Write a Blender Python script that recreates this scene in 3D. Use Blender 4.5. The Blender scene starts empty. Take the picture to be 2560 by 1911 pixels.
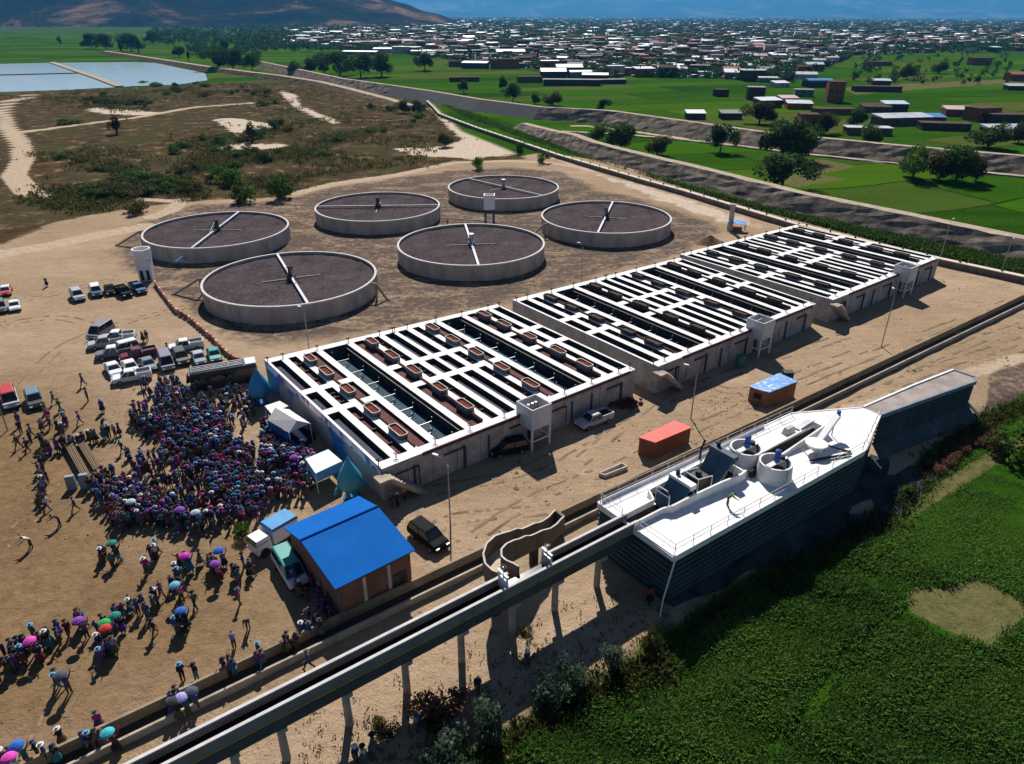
import bpy, bmesh, math, random
import numpy as np
from mathutils import Vector, Matrix
random.seed(7); RNG = np.random.default_rng(11)
scene = bpy.context.scene
COL = scene.collection
# ---------------------------------------------------------------- camera, sky, sun, exposure
CAM_H = 45.0; FOC = 1785.0; PW, PH = 2560.0, 1911.0
PITCH = math.atan((955.5-36)/FOC); ROLL = math.radians(0.2)
cam_data = bpy.data.cameras.new("camera"); cam = bpy.data.objects.new("camera", cam_data); COL.objects.link(cam)
cam_data.sensor_fit = 'HORIZONTAL'; cam_data.sensor_width = 36.0; cam_data.lens = 36.0*FOC/PW
cam_data.clip_start = 0.5; cam_data.clip_end = 80000.0
cam.matrix_world = Matrix.Translation((0, 0, CAM_H)) @ Matrix.Rotation(math.radians(90)-PITCH, 4, 'X') @ Matrix.Rotation(ROLL, 4, 'Z')
scene.camera = cam
SUN_EL, SUN_AZ = math.radians(43.5), math.radians(-5)          # azimuth from +Y towards +X
world = bpy.data.worlds.new("World"); scene.world = world; world.use_nodes = True
wn = world.node_tree; bg = wn.nodes["Background"]
sky = wn.nodes.new("ShaderNodeTexSky"); sky.sky_type = 'NISHITA'; sky.sun_disc = False
sky.sun_elevation = SUN_EL; sky.sun_rotation = SUN_AZ; sky.altitude = 2500; sky.dust_density = 0.6; sky.ozone_density = 2.0
wn.links.new(sky.outputs[0], bg.inputs[0]); bg.inputs[1].default_value = 0.05
sun_data = bpy.data.lights.new("sun", 'SUN'); sun_data.energy = 5.0; sun_data.angle = math.radians(0.53); sun_data.color = (1.0, 0.94, 0.85)
sun = bpy.data.objects.new("sun", sun_data); COL.objects.link(sun)
sdir = Vector((math.sin(SUN_AZ)*math.cos(SUN_EL), math.cos(SUN_AZ)*math.cos(SUN_EL), math.sin(SUN_EL)))
sun.rotation_euler = sdir.to_track_quat('Z', 'Y').to_euler(); sun.location = (0, 0, 300)
scene.view_settings.view_transform = 'Standard'; scene.view_settings.look = 'None'
scene.view_settings.exposure = 0.55; scene.view_settings.gamma = 1.0
scene.cycles.use_denoising = True
scene.cycles.volume_bounces = 0; scene.cycles.max_bounces = 6; scene.cycles.transparent_max_bounces = 4

# ---------------------------------------------------------------- measuring helpers
FZ = -0.6                                                     # level of the crop field beside the plant
def at(px, py, z=0.0):
    "surveyed position: the point at height z seen at photo pixel (px, py)"
    c, s = math.cos(ROLL), math.sin(ROLL); du, dv = px-PW/2, py-PH/2
    x = c*du+s*dv; y = -s*du+c*dv
    d = (x, FOC*math.cos(PITCH)-y*math.sin(PITCH), -FOC*math.sin(PITCH)-y*math.cos(PITCH))
    t = (z-CAM_H)/d[2]
    return Vector((d[0]*t, d[1]*t, z))
def zm(x0, y0, s):
    return lambda a, b, z=0.0: at(x0+a/s, y0+b/s, z)
ZA = zm(0, 880, 2.573); ZB = zm(0, 1391, 2.573); ZC = zm(620, 880, 2.573); ZD = zm(1200, 880, 2.573)
Z1 = zm(0, 0, 2.573); Z2 = zm(850, 0, 2.573); Z3 = zm(1700, 0, 2.573); Z4 = zm(0, 420, 2.573); Z5 = zm(850, 420, 2.573)
Z6 = zm(1700, 420, 2.573); Z7 = zm(1700, 880, 2.573); Z8 = zm(600, 1391, 2.573); Z9 = zm(1200, 1391, 2.573); Z10 = zm(1700, 1391, 2.573)
ZP = zm(220, 790, 4.426); ZV = zm(0, 0, 1/1.15679)           # ZV: overview pixels
AQ = math.radians(36.1); AQL = Vector((7.85, 52.25, 0))
def UW(u, w, z=0.0):
    "point in the frame of the headworks: u along the aqueduct, w towards the fields"
    return Vector((AQL.x+u*math.cos(AQ)+w*math.sin(AQ), AQL.y+u*math.sin(AQ)-w*math.cos(AQ), z))

# ---------------------------------------------------------------- materials
MATS = {}
def nodemat(name):
    m = bpy.data.materials.new(name); m.use_nodes = True
    return m, m.node_tree, m.node_tree.nodes["Principled BSDF"]
def mat(name, col, rough=0.8, var=0.25, scale=2.0, metal=0.0, bump=0.0, bscale=None, spec=0.3, streak=None, col2=None, coat=0.0):
    "principled material whose colour is broken up by two scales of noise"
    if name in MATS: return MATS[name]
    m, nt, b = nodemat(name); N = nt.nodes; L = nt.links
    b.inputs["Roughness"].default_value = rough; b.inputs["Metallic"].default_value = metal
    b.inputs["Specular IOR Level"].default_value = spec if rough < .86 else 0.0
    if coat: b.inputs["Coat Weight"].default_value = coat
    tc = N.new("ShaderNodeTexCoord"); mp = N.new("ShaderNodeMapping"); L.new(tc.outputs["Object"], mp.inputs[0])
    if streak: mp.inputs["Scale"].default_value = streak
    n1 = N.new("ShaderNodeTexNoise"); n1.inputs["Scale"].default_value = scale; n1.inputs["Detail"].default_value = 6; n1.inputs["Roughness"].default_value = 0.65
    L.new(mp.outputs[0], n1.inputs["Vector"])
    r = N.new("ShaderNodeValToRGB"); r.color_ramp.elements[0].position = 0.3; r.color_ramp.elements[1].position = 0.72
    c2 = col2 if col2 else tuple(c*(1-var*1.3) for c in col)
    r.color_ramp.elements[0].color = (*c2, 1); r.color_ramp.elements[1].color = (*[min(1, c*(1+var*0.35)) for c in col], 1)
    L.new(n1.outputs["Fac"], r.inputs[0]); L.new(r.outputs[0], b.inputs["Base Color"])
    if bump:
        n2 = N.new("ShaderNodeTexNoise"); n2.inputs["Scale"].default_value = bscale or scale*6; n2.inputs["Detail"].default_value = 4
        L.new(tc.outputs["Object"], n2.inputs["Vector"])
        bp = N.new("ShaderNodeBump"); bp.inputs["Strength"].default_value = bump; bp.inputs["Distance"].default_value = 0.1
        L.new(n2.outputs["Fac"], bp.inputs["Height"]); L.new(bp.outputs[0], b.inputs["Normal"])
    MATS[name] = m; return m
def leafmat(name, dark, light, rough=0.75):
    "foliage: each leaf clump has its own tint stored on the mesh"
    if name in MATS: return MATS[name]
    m, nt, b = nodemat(name); N = nt.nodes; L = nt.links
    a = N.new("ShaderNodeAttribute"); a.attribute_name = "tint"
    r = N.new("ShaderNodeValToRGB"); r.color_ramp.elements[0].color = (*dark, 1); r.color_ramp.elements[1].color = (*light, 1)
    oi = N.new("ShaderNodeObjectInfo"); ma = N.new("ShaderNodeMath"); ma.operation = 'MULTIPLY_ADD'; ma.inputs[1].default_value = 0.35; ma.inputs[2].default_value = -0.17
    ad = N.new("ShaderNodeMath"); ad.operation = 'ADD'
    L.new(oi.outputs["Random"], ma.inputs[0]); L.new(ma.outputs[0], ad.inputs[0]); L.new(a.outputs["Fac"], ad.inputs[1])
    L.new(ad.outputs[0], r.inputs[0]); L.new(r.outputs[0], b.inputs["Base Color"])
    b.inputs["Roughness"].default_value = rough; b.inputs["Specular IOR Level"].default_value = 0.06
    tr = N.new("ShaderNodeBsdfTranslucent"); L.new(r.outputs[0], tr.inputs[0]); mx = N.new("ShaderNodeMixShader"); mx.inputs[0].default_value = 0.42
    L.new(b.outputs[0], mx.inputs[1]); L.new(tr.outputs[0], mx.inputs[2]); L.new(mx.outputs[0], N["Material Output"].inputs["Surface"])
    MATS[name] = m; return m
CONC = mat("grey concrete", (0.44, 0.405, 0.375), 0.9, 0.35, 0.6, bump=0.25, bscale=8)
CONC_L = mat("pale concrete", (0.52, 0.48, 0.44), 0.9, 0.25, 0.8, bump=0.2)
CONC_T = mat("tan concrete", (0.42, 0.36, 0.29), 0.9, 0.3, 0.8, bump=0.2)
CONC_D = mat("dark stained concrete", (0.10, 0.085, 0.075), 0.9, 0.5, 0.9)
WHITE = mat("white painted concrete", (0.80, 0.79, 0.80), 0.75, 0.10, 0.55, bump=0.06, col2=(0.56, 0.545, 0.54))
WHITE_M = mat("white painted steel", (0.70, 0.71, 0.75), 0.5, 0.12, 1.5)
STEEL = mat("galvanised steel", (0.35, 0.36, 0.38), 0.45, 0.25, 3, metal=0.6)
BLACK = mat("black rubber", (0.015, 0.015, 0.017), 0.7, 0.3, 3)
GLASS = mat("dark car glass", (0.012, 0.016, 0.024), 0.08, 0.1, 1, spec=0.6)
MBROWN = mat("maroon media", (0.115, 0.034, 0.034), 0.85, 0.5, 1.2, bump=0.4)
BROWN = mat("red brown media", (0.20, 0.055, 0.038), 0.9, 0.5, 2.5, bump=0.4)
DBROWN = mat("dark brown media", (0.055, 0.026, 0.022), 0.85, 0.5, 1.5, bump=0.4)
DWATER = mat("dark tank water", (0.018, 0.026, 0.060), 0.6, 0.5, 0.6, spec=0.1)
TWATER = mat("teal tank water", (0.014, 0.056, 0.088), 0.65, 0.5, 0.4, spec=0.08)
MAROON = mat("maroon paint", (0.10, 0.02, 0.045), 0.6, 0.3, 1)
BLUEP = mat("blue pipe paint", (0.02, 0.06, 0.18), 0.45, 0.3, 1)
RUST = mat("rusty iron", (0.17, 0.06, 0.03), 0.85, 0.5, 4)
WOOD = mat("weathered timber", (0.24, 0.18, 0.12), 0.9, 0.5, 2, streak=(1, 8, 8))
BARK = mat("tree bark", (0.11, 0.08, 0.055), 0.95, 0.4, 6, bump=0.4)
SKIN = mat("brown skin", (0.25, 0.12, 0.07), 0.6, 0.1, 8)
HAIR = mat("black hair", (0.012, 0.009, 0.008), 0.6, 0.2, 12)
TIN = mat("tin roofing", (0.55, 0.57, 0.60), 0.45, 0.35, 0.25, metal=0.3)
BRICK = mat("red brick", (0.24, 0.095, 0.06), 0.92, 0.35, 0.8, bump=0.2)
ADOBE = mat("brown adobe", (0.15, 0.095, 0.07), 0.95, 0.4, 0.8)

# ---------------------------------------------------------------- mesh helpers
class MB:
    def __init__(s): s.v = []; s.f = []; s.m = []; s.mi = 0
    def add(s, vs, fs, mi=None):
        o = len(s.v); s.v += [tuple(v) for v in vs]
        s.f += [tuple(i+o for i in f) for f in fs]; s.m += [s.mi if mi is None else mi]*len(fs); return s
    def box(s, c, d, rz=0.0, mi=None, taper=1.0):
        "box of size d centred at c (z centre), top scaled by taper"
        cx, cy, cz = c; hx, hy, hz = d[0]/2, d[1]/2, d[2]/2; ca, sa = math.cos(rz), math.sin(rz); vs = []
        for k, tz in ((-1, 1.0), (1, taper)):
            for sx, sy in ((-1, -1), (1, -1), (1, 1), (-1, 1)):
                x, y = sx*hx*tz, sy*hy*tz; vs.append((cx+x*ca-y*sa, cy+x*sa+y*ca, cz+k*hz))
        return s.add(vs, [(3, 2, 1, 0), (4, 5, 6, 7), (0, 1, 5, 4), (1, 2, 6, 5), (2, 3, 7, 6), (3, 0, 4, 7)], mi)
    def prism(s, poly, z0, z1, mi=None, mside=None):
        "vertical prism over a ground polygon; z1 may be a list"
        n = len(poly); zz = z1 if hasattr(z1, '__len__') else [z1]*n; zb = z0 if hasattr(z0, '__len__') else [z0]*n
        ar = sum(poly[i][0]*poly[(i+1) % n][1]-poly[(i+1) % n][0]*poly[i][1] for i in range(n))
        if ar < 0: poly = poly[::-1]; zz = list(zz)[::-1]; zb = list(zb)[::-1]
        vs = [(p[0], p[1], b) for p, b in zip(poly, zb)]+[(p[0], p[1], z) for p, z in zip(poly, zz)]
        s.add(vs, [tuple(range(n, 2*n))], mi)
        o = len(s.v)-2*n
        s.f += [tuple(o+i for i in (j, (j+1) % n, (j+1) % n+n, j+n)) for j in range(n)]+[tuple(o+i for i in range(n-1, -1, -1))]
        ms = mside if mside is not None else (s.mi if mi is None else mi); s.m += [ms]*(n+1); return s
    def tube(s, pts, r, n=8, mi=None, cap=True):
        "round tube along pts; r a number or one per point"
        pts = [Vector(p) for p in pts]; k = len(pts); rr = r if hasattr(r, '__len__') else [r]*k; vs = []; fs = []
        up = Vector((0.13, 0.31, 0.94))
        for i, p in enumerate(pts):
            t = (pts[min(i+1, k-1)]-pts[max(i-1, 0)]).normalized()
            a = t.cross(up)
            if a.length < 0.05: a = t.cross(Vector((1, 0, 0)))
            a.normalize(); b = t.cross(a)
            for j in range(n):
                th = 2*math.pi*j/n; vs.append(p+a*(rr[i]*math.cos(th))+b*(rr[i]*math.sin(th)))
        for i in range(k-1):
            for j in range(n): fs.append((i*n+j, i*n+(j+1) % n, (i+1)*n+(j+1) % n, (i+1)*n+j))
        if cap: fs += [tuple(range(n-1, -1, -1)), tuple(range((k-1)*n, k*n))]
        return s.add(vs, fs, mi)
    def lathe(s, prof, c=(0, 0, 0), n=32, mi=None, close=False):
        "surface of revolution: prof is a list of (radius, z)"
        vs = []; fs = []; k = len(prof)
        for (r, z) in prof:
            for j in range(n): th = 2*math.pi*j/n; vs.append((c[0]+r*math.cos(th), c[1]+r*math.sin(th), c[2]+z))
        rng = range(k) if close else range(k-1)
        for i in rng:
            i2 = (i+1) % k
            for j in range(n): fs.append((i*n+j, i*n+(j+1) % n, i2*n+(j+1) % n, i2*n+j))
        return s.add(vs, fs, mi)
    def beam(s, a, b, wd, ht, mi=None):
        "straight beam of rectangular section from a to b"
        a, b = Vector(a), Vector(b); t = (b-a).normalized(); x = t.cross(Vector((0, 0, 1)))
        if x.length < 1e-4: x = Vector((1, 0, 0))
        x.normalize(); y = x.cross(t); vs = []
        for p in (a, b):
            for sx, sy in ((-1, -1), (1, -1), (1, 1), (-1, 1)): vs.append(p+x*(sx*wd/2)+y*(sy*ht/2))
        return s.add(vs, [(0, 1, 2, 3), (7, 6, 5, 4), (0, 4, 5, 1), (1, 5, 6, 2), (2, 6, 7, 3), (3, 7, 4, 0)], mi)
    def build(s, name, mats, parent=None, origin=None, smooth=False, rz=0.0):
        me = bpy.data.meshes.new(name); o3 = Vector(origin) if origin is not None else Vector((0, 0, 0))
        v = np.array(s.v, float).reshape(-1, 3)-np.array(o3)
        me.from_pydata(v.tolist(), [], s.f)
        for m in (mats if isinstance(mats, (list, tuple)) else [mats]): me.materials.append(m)
        me.polygons.foreach_set("material_index", s.m)
        if smooth: me.polygons.foreach_set("use_smooth", [True]*len(s.f))
        me.update(); o = bpy.data.objects.new(name, me); COL.objects.link(o)
        if parent is not None: o.parent = parent
        elif origin is not None: o.location = o3
        if rz: o.rotation_euler.z = rz
        return o
def tag(o, label=None, cat=None, group=None, kind=None):
    if label: o["label"] = label
    if cat: o["category"] = cat
    if group: o["group"] = group
    if kind: o["kind"] = kind
    return o
def empty(name, loc, label, cat, group=None, rz=0.0):
    o = bpy.data.objects.new(name, None); COL.objects.link(o); o.location = loc; o.rotation_euler.z = rz
    o.empty_display_size = 0.3
    return tag(o, label, cat, group)
def copy_tree(o, parent=None):
    c = o.copy(); COL.objects.link(c)
    if parent is not None: c.parent = parent
    for ch in list(o.children): copy_tree(ch, c)
    return c
def npmesh(name, V, F, mats, tint=None, mi=None, smooth=False):
    "one mesh object from numpy arrays of quads or triangles"
    me = bpy.data.meshes.new(name); V = np.asarray(V, np.float32); F = np.asarray(F, np.int32); n, k = F.shape
    me.vertices.add(len(V)); me.vertices.foreach_set("co", V.ravel())
    me.loops.add(n*k); me.loops.foreach_set("vertex_index", F.ravel())
    me.polygons.add(n); me.polygons.foreach_set("loop_start", np.arange(0, n*k, k, dtype=np.int32)); me.polygons.foreach_set("loop_total", np.full(n, k, np.int32))
    for m in (mats if isinstance(mats, (list, tuple)) else [mats]): me.materials.append(m)
    if mi is not None: me.polygons.foreach_set("material_index", np.asarray(mi, np.int32))
    if smooth: me.polygons.foreach_set("use_smooth", np.ones(n, bool))
    me.update(calc_edges=True)
    if tint is not None:
        a = me.attributes.new("tint", 'FLOAT', 'POINT'); a.data.foreach_set("value", np.asarray(tint, np.float32))
    return me
def link(me, name, parent=None, loc=None):
    o = bpy.data.objects.new(name, me); COL.objects.link(o)
    if parent is not None: o.parent = parent
    if loc is not None: o.location = loc
    return o
def sstep(x, a, b):
    t = np.clip((x-a)/(b-a), 0, 1); return t*t*(3-2*t)
def seg_dist(X, Y, pts, closed=False):
    "unsigned distance to a polyline and the sign of its nearest side (left positive)"
    best = np.full(X.shape, 1e9); side = np.zeros(X.shape); P = [(p[0], p[1]) for p in pts]; n = len(P)
    for i in range(n if closed else n-1):
        ax, ay = P[i]; bx, by = P[(i+1) % n]; dx, dy = bx-ax, by-ay; l2 = dx*dx+dy*dy+1e-9
        t = np.clip(((X-ax)*dx+(Y-ay)*dy)/l2, 0, 1); d = np.hypot(X-ax-t*dx, Y-ay-t*dy); c = dx*(Y-ay)-dy*(X-ax)
        m = d < best; best = np.where(m, d, best); side = np.where(m, np.sign(c), side)
    return best, side
def inside(X, Y, pts):
    r = np.zeros(X.shape, bool); n = len(pts)
    for i in range(n):
        ax, ay = pts[i][0], pts[i][1]; bx, by = pts[(i+1) % n][0], pts[(i+1) % n][1]
        if ay == by: continue
        c = ((ay > Y) != (by > Y)) & (X < (bx-ax)*(Y-ay)/(by-ay)+ax); r ^= c
    return r
def sdf(X, Y, pts):
    d, _ = seg_dist(X, Y, pts, True); return np.where(inside(X, Y, pts), d, -d)
def soft(X, Y, pts, wd):
    return np.clip(0.5+sdf(X, Y, pts)/wd, 0, 1)
def strip(X, Y, pts, half, wd):
    d, _ = seg_dist(X, Y, pts); return np.clip(0.5+(half-d)/wd, 0, 1)
# ---------------------------------------------------------------- ground: one sheet to the horizon
FIELD_EDGE = [at(700, 2260, FZ), at(980, 2050, FZ), at(1278, 1888, FZ), at(1418, 1795, FZ), at(1542, 1729, FZ), at(1650, 1665, FZ),
              UW(6, 11.6), UW(21.1, 12.2), at(2221, 1307, FZ), at(2330, 1170, FZ), at(2450, 1066, FZ), at(2560, 1018, FZ), at(2900, 860, FZ)]
POND = [Z1(a, b) for a, b in ((-900, 405), (0, 410), (330, 403), (860, 398), (1000, 404), (1320, 470), (1335, 515), (1150, 543), (860, 552), (760, 560), (600, 567), (430, 577), (0, 590), (-900, 615))]
def ground_z(X, Y):
    d, s = seg_dist(X, Y, FIELD_EDGE); d = d*s
    z = FZ*(1-sstep(d, 0.2, 3.0))
    n = np.sin(X*0.31+1.3)*np.cos(Y*0.27-0.4)+0.6*np.sin(X*0.83+Y*0.59)
    z = z+0.05*n*(np.hypot(X, Y) < 400)*np.clip(d/8, 0, 1)
    z = z-1.5*soft(X, Y, POND, 8.0)
    return z
def gz(x, y): return float(ground_z(np.array([float(x)]), np.array([float(y)]))[0])
def axis(lo, hi, step, far_lo, far_hi, g):
    a = list(np.arange(lo, hi, step)); s = step
    while a[-1] < far_hi: s *= g; a.append(a[-1]+s)
    s = step; b = [lo]
    while b[-1] > far_lo: s *= g; b.append(b[-1]-s)
    return np.array(b[:0:-1]+a)
gx = axis(-130, 190, 0.8, -24000, 24000, 1.05); gy = axis(10, 230, 0.8, -60, 24000, 1.027)
X, Y = np.meshgrid(gx, gy); nx, ny = len(gx), len(gy)
Zg = ground_z(X, Y)
idx = np.arange(nx*ny).reshape(ny, nx)
F = np.stack([idx[:-1, :-1], idx[:-1, 1:], idx[1:, 1:], idx[1:, :-1]], -1).reshape(-1, 4)
# regions of ground cover, surveyed from the photograph and laid out on the plain
PLANT = [ZV(a, b) for a, b in ((-700, 2100), (-700, 480), (0, 520), (120, 470), (300, 440), (480, 425), (560, 425), (640, 415), (700, 398), (860, 370), (1000, 345), (1080, 340), (1140, 335),
         (1180, 330), (1330, 352), (1560, 430), (1690, 465), (2040, 563), (2213, 595), (2700, 700), (2700, 900), (2213, 800))]+[Vector(p) for p in FIELD_EDGE[::-1]]
SCRUB = [ZV(a, b) for a, b in ((-900, 430), (-900, 208), (0, 202), (290, 190), (450, 180), (540, 178), (640, 172), (830, 205), (930, 222), (1000, 285), (1110, 330), (1140, 345), (1000, 352), (860, 376), (700, 402), (640, 420), (560, 432), (480, 430), (300, 448), (120, 480), (0, 530), (-700, 500))]
GRAVEL = [ZV(a, b) for a, b in ((250, 535), (330, 470), (430, 440), (560, 440), (640, 425), (720, 405), (860, 385), (960, 372), (1100, 362), (1215, 372), (1290, 410), (1380, 430), (1500, 468), (1560, 500), (1470, 550), (1320, 590), (1200, 625), (1060, 660), (880, 705), (700, 735), (560, 745), (470, 715), (400, 660), (340, 620), (270, 570))]
PALE = [[ZV(a, b) for a, b in q] for q in (
    ((925, 228), (945, 240), (1000, 285), (1060, 300), (1115, 318), (1115, 332), (1020, 345), (900, 335), (850, 322), (960, 318), (1000, 300), (955, 262)),
    ((460, 258), (500, 255), (600, 270), (560, 283), (520, 300), (500, 285)), ((400, 318), (520, 310), (620, 313), (600, 322), (470, 326)),
    ((1165, 330), (1230, 345), (1310, 385), (1420, 430), (1560, 480), (1640, 490), (1560, 455), (1400, 405), (1290, 378)),
    ((600, 195), (640, 205), (650, 230), (740, 265), (720, 268), (640, 235)), ((180, 232), (290, 238), (360, 245), (300, 250), (210, 245)))]
ROADS = [([ZV(a, b) for a, b in q], h) for q, h in (
    (((75, 205), (15, 222), (0, 240), (15, 275), (45, 310), (50, 345), (30, 380), (60, 415), (110, 428)), 3.4), (((110, 428), (230, 425), (320, 432), (390, 436)), 1.6),
    (((395, 432), (370, 455), (330, 470)), 2.2), (((640, 418), (720, 398), (860, 378), (980, 352), (1100, 348), (1180, 352), (1260, 362)), 2.0), (((60, 285), (170, 270), (290, 255), (420, 232), (560, 222), (620, 218)), 2.6),
    (((0, 550), (110, 530), (230, 505), (310, 490)), 3.0), (((2213, 770), (1900, 870), (1700, 920)), 1.2), (((1480, 300), (1300, 275), (1240, 272)), 2.0))]
WEEDS = [ZV(a, b) for a, b in ((950, 225), (1050, 255), (1090, 275), (1160, 300), (1260, 340), (1400, 380), (1560, 425), (1700, 462), (1900, 505), (2213, 572), (2213, 600), (2020, 552), (1700, 470), (1560, 432), (1380, 375), (1240, 335), (1090, 285), (1000, 252))]
STUBBLE = [at(a, b, FZ) for a, b in ((2262, 1487), (2290, 1468), (2370, 1461), (2420, 1445), (2480, 1460), (2560, 1502), (2570, 1555), (2530, 1590), (2480, 1630), (2420, 1600), (2280, 1535))]
FALLOW = [[ZV(a, b) for a, b in q] for q in (((1820, 190), (1950, 182), (2213, 170), (2213, 178), (2000, 192), (1850, 205)), ((1660, 385), (1760, 375), (1830, 388), (1720, 405)), ((1690, 352), (1780, 345), (1850, 360), (1760, 380), (1700, 370)))]
d_fe, s_fe = seg_dist(X, Y, FIELD_EDGE)
plant = soft(X, Y, PLANT, 4.0)*np.clip(0.5+(d_fe*s_fe-1.5)/2.5, 0, 1); scrub = soft(X, Y, SCRUB, 9.0)
far = np.hypot(X, Y)
cov = np.zeros((ny*nx, 4), np.float32); cov2 = np.zeros((ny*nx, 4), np.float32)
cov[:, 0] = np.clip(1-np.maximum(plant, scrub), 0, 1).ravel(); cov[:, 1] = scrub.ravel()
BANKG = [at(a, b) for a, b in ((2462, 1060), (2470, 940), (2545, 880), (2700, 800), (2700, 960), (2560, 1035))]
cov[:, 2] = np.maximum(soft(X, Y, GRAVEL, 13.0), soft(X, Y, BANKG, 1.5)).ravel()
cov[:, 3] = np.max([soft(X, Y, q, 9.0) for q in PALE], 0).ravel()
cov2[:, 0] = np.max([strip(X, Y, q, h, 2.0) for q, h in ROADS], 0).ravel()
cov2[:, 1] = np.maximum(soft(X, Y, WEEDS, 3.0), np.clip(1-d_fe/np.where(X < 14, 8.5, 4.5), 0, 1)*0.68).ravel(); EDGEPATH = [at(a, b, FZ) for a, b in ((2205, 1318), (2330, 1240), (2420, 1184), (2510, 1130), (2620, 1070))]  # field-edge weed colour, widened to also paint in the aqueduct's shadow band
cov2[:, 2] = np.maximum(np.maximum(soft(X, Y, STUBBLE, 1.0), strip(X, Y, EDGEPATH, .9, 1.0)), np.max([soft(X, Y, q, 6.0) for q in FALLOW], 0)).ravel()
cov2[:, 3] = np.clip((far-1900)/1500, 0, 1).ravel()
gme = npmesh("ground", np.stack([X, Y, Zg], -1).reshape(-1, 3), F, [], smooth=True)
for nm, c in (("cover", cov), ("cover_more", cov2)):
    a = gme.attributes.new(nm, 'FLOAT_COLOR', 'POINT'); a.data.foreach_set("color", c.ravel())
def ground_material():
    m, nt, b = nodemat("ground"); N = nt.nodes; L = nt.links
    geo = N.new("ShaderNodeNewGeometry"); pos = geo.outputs["Position"]
    def noise(sc, det=6, rough=0.6, vec=pos, dist=0.0):
        n = N.new("ShaderNodeTexNoise"); n.inputs["Scale"].default_value = sc; n.inputs["Detail"].default_value = det; n.inputs["Roughness"].default_value = rough
        n.inputs["Distortion"].default_value = dist; L.new(vec, n.inputs["Vector"]); return n.outputs["Fac"]
    def ramp(f, stops):
        r = N.new("ShaderNodeValToRGB"); e = r.color_ramp.elements
        while len(e) < len(stops): e.new(0.5)
        for k, (p, c) in enumerate(stops): e[k].position = p; e[k].color = (*c, 1)
        L.new(f, r.inputs[0]); return r.outputs[0]
    def math_(op, a, bb, c=None):
        n = N.new("ShaderNodeMath"); n.operation = op
        for i, v in enumerate((a, bb, c)):
            if v is None: continue
            if isinstance(v, (int, float)): n.inputs[i].default_value = v
            else: L.new(v, n.inputs[i])
        return n.outputs[0]
    def edge(mask, nz, amp=0.8, w=0.1):
        x = math_('MULTIPLY_ADD', math_('SUBTRACT', nz, 0.5), amp, mask)
        r = N.new("ShaderNodeMapRange"); r.inputs[1].default_value = 0.5-w; r.inputs[2].default_value = 0.5+w; r.interpolation_type = 'SMOOTHSTEP'
        L.new(x, r.inputs[0]); return r.outputs[0]
    def mix(f, a, c, blend='MIX'):
        n = N.new("ShaderNodeMix"); n.data_type = 'RGBA'; n.blend_type = blend
        if isinstance(f, (int, float)): n.inputs[0].default_value = f
        else: L.new(f, n.inputs[0])
        for s_, v in ((6, a), (7, c)):
            if isinstance(v, tuple): n.inputs[s_].default_value = (*v, 1)
            else: L.new(v, n.inputs[s_])
        return n.outputs[2]
    def attr(nm):
        a = N.new("ShaderNodeAttribute"); a.attribute_name = nm; s_ = N.new("ShaderNodeSeparateColor"); L.new(a.outputs["Color"], s_.inputs[0])
        return s_.outputs[0], s_.outputs[1], s_.outputs[2], a.outputs["Alpha"]
    green, scr, grav, pale = attr("cover"); road, weed, stub, farm = attr("cover_more")
    nb = noise(0.035, 5); nm = noise(0.16, 7, 0.65); nf = noise(0.9, 6, 0.7); nx_ = noise(5.0, 3, 0.7)
    mp = N.new("ShaderNodeMapping"); L.new(pos, mp.inputs[0]); mp.inputs["Rotation"].default_value = (0, 0, -AQ); mp.inputs["Scale"].default_value = (0.10, 0.34, 1)
    nstreak = noise(1.0, 5, 0.65, mp.outputs[0], 0.6)
    sand = ramp(nm, [(0.30, (0.210, 0.135, 0.080)), (0.48, (0.340, 0.238, 0.152)), (0.70, (0.50, 0.375, 0.262))])
    sand = mix(math_('MULTIPLY', nb, 0.5), sand, ramp(nf, [(0.34, (0.18, 0.118, 0.070)), (0.66, (0.45, 0.335, 0.228))]))
    sand = mix(0.45, sand, ramp(nb, [(0.36, (0.21, 0.138, 0.083)), (0.5, (0.36, 0.255, 0.168)), (0.64, (0.48, 0.365, 0.26))]))
    sand = mix(0.22, sand, ramp(nstreak, [(0.38, (0.15, 0.098, 0.060)), (0.60, (0.40, 0.29, 0.20))]))
    sand = mix(0.24, sand, ramp(nx_, [(0.35, (0.11, 0.075, 0.048)), (0.65, (0.56, 0.44, 0.32))]))
    wv = N.new("ShaderNodeTexWave"); wv.wave_type = 'BANDS'; wv.inputs["Scale"].default_value = 0.22; wv.inputs["Distortion"].default_value = 9; wv.inputs["Detail"].default_value = 2; wv.inputs["Detail Scale"].default_value = 0.25; L.new(mp.outputs[0], wv.inputs["Vector"])
    mpw = N.new("ShaderNodeMapping"); L.new(pos, mpw.inputs[0]); mpw.inputs["Rotation"].default_value = (0, 0, -AQ+0.5); L.new(mpw.outputs[0], wv.inputs["Vector"])
    trk = ramp(wv.outputs["Fac"], [(0.90, (0, 0, 0)), (0.97, (1, 1, 1))]); trm = edge(noise(0.028, 3), nf, 0.5, 0.05)
    sand = mix(math_('MULTIPLY', edge(noise(0.055, 4), nm, 0.9, 0.07), 0.42), sand, ramp(nf, [(0.3, (0.17, 0.115, 0.07)), (0.7, (0.33, 0.24, 0.16))]))
    sl = N.new("ShaderNodeAttribute"); sl.attribute_name = "vignette_soil"
    sand = mix(math_("MULTIPLY", edge(sl.outputs["Fac"], nm, 1.1, 0.45), 0.85), sand, mix(0.5, ramp(nm, [(0.3, (0.085, 0.048, 0.022)), (0.7, (0.23, 0.145, 0.072))]), ramp(nf, [(0.35, (0.085, 0.050, 0.024)), (0.65, (0.23, 0.148, 0.078))])))  # browner, darker soil mix that carries the corner vignette
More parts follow.
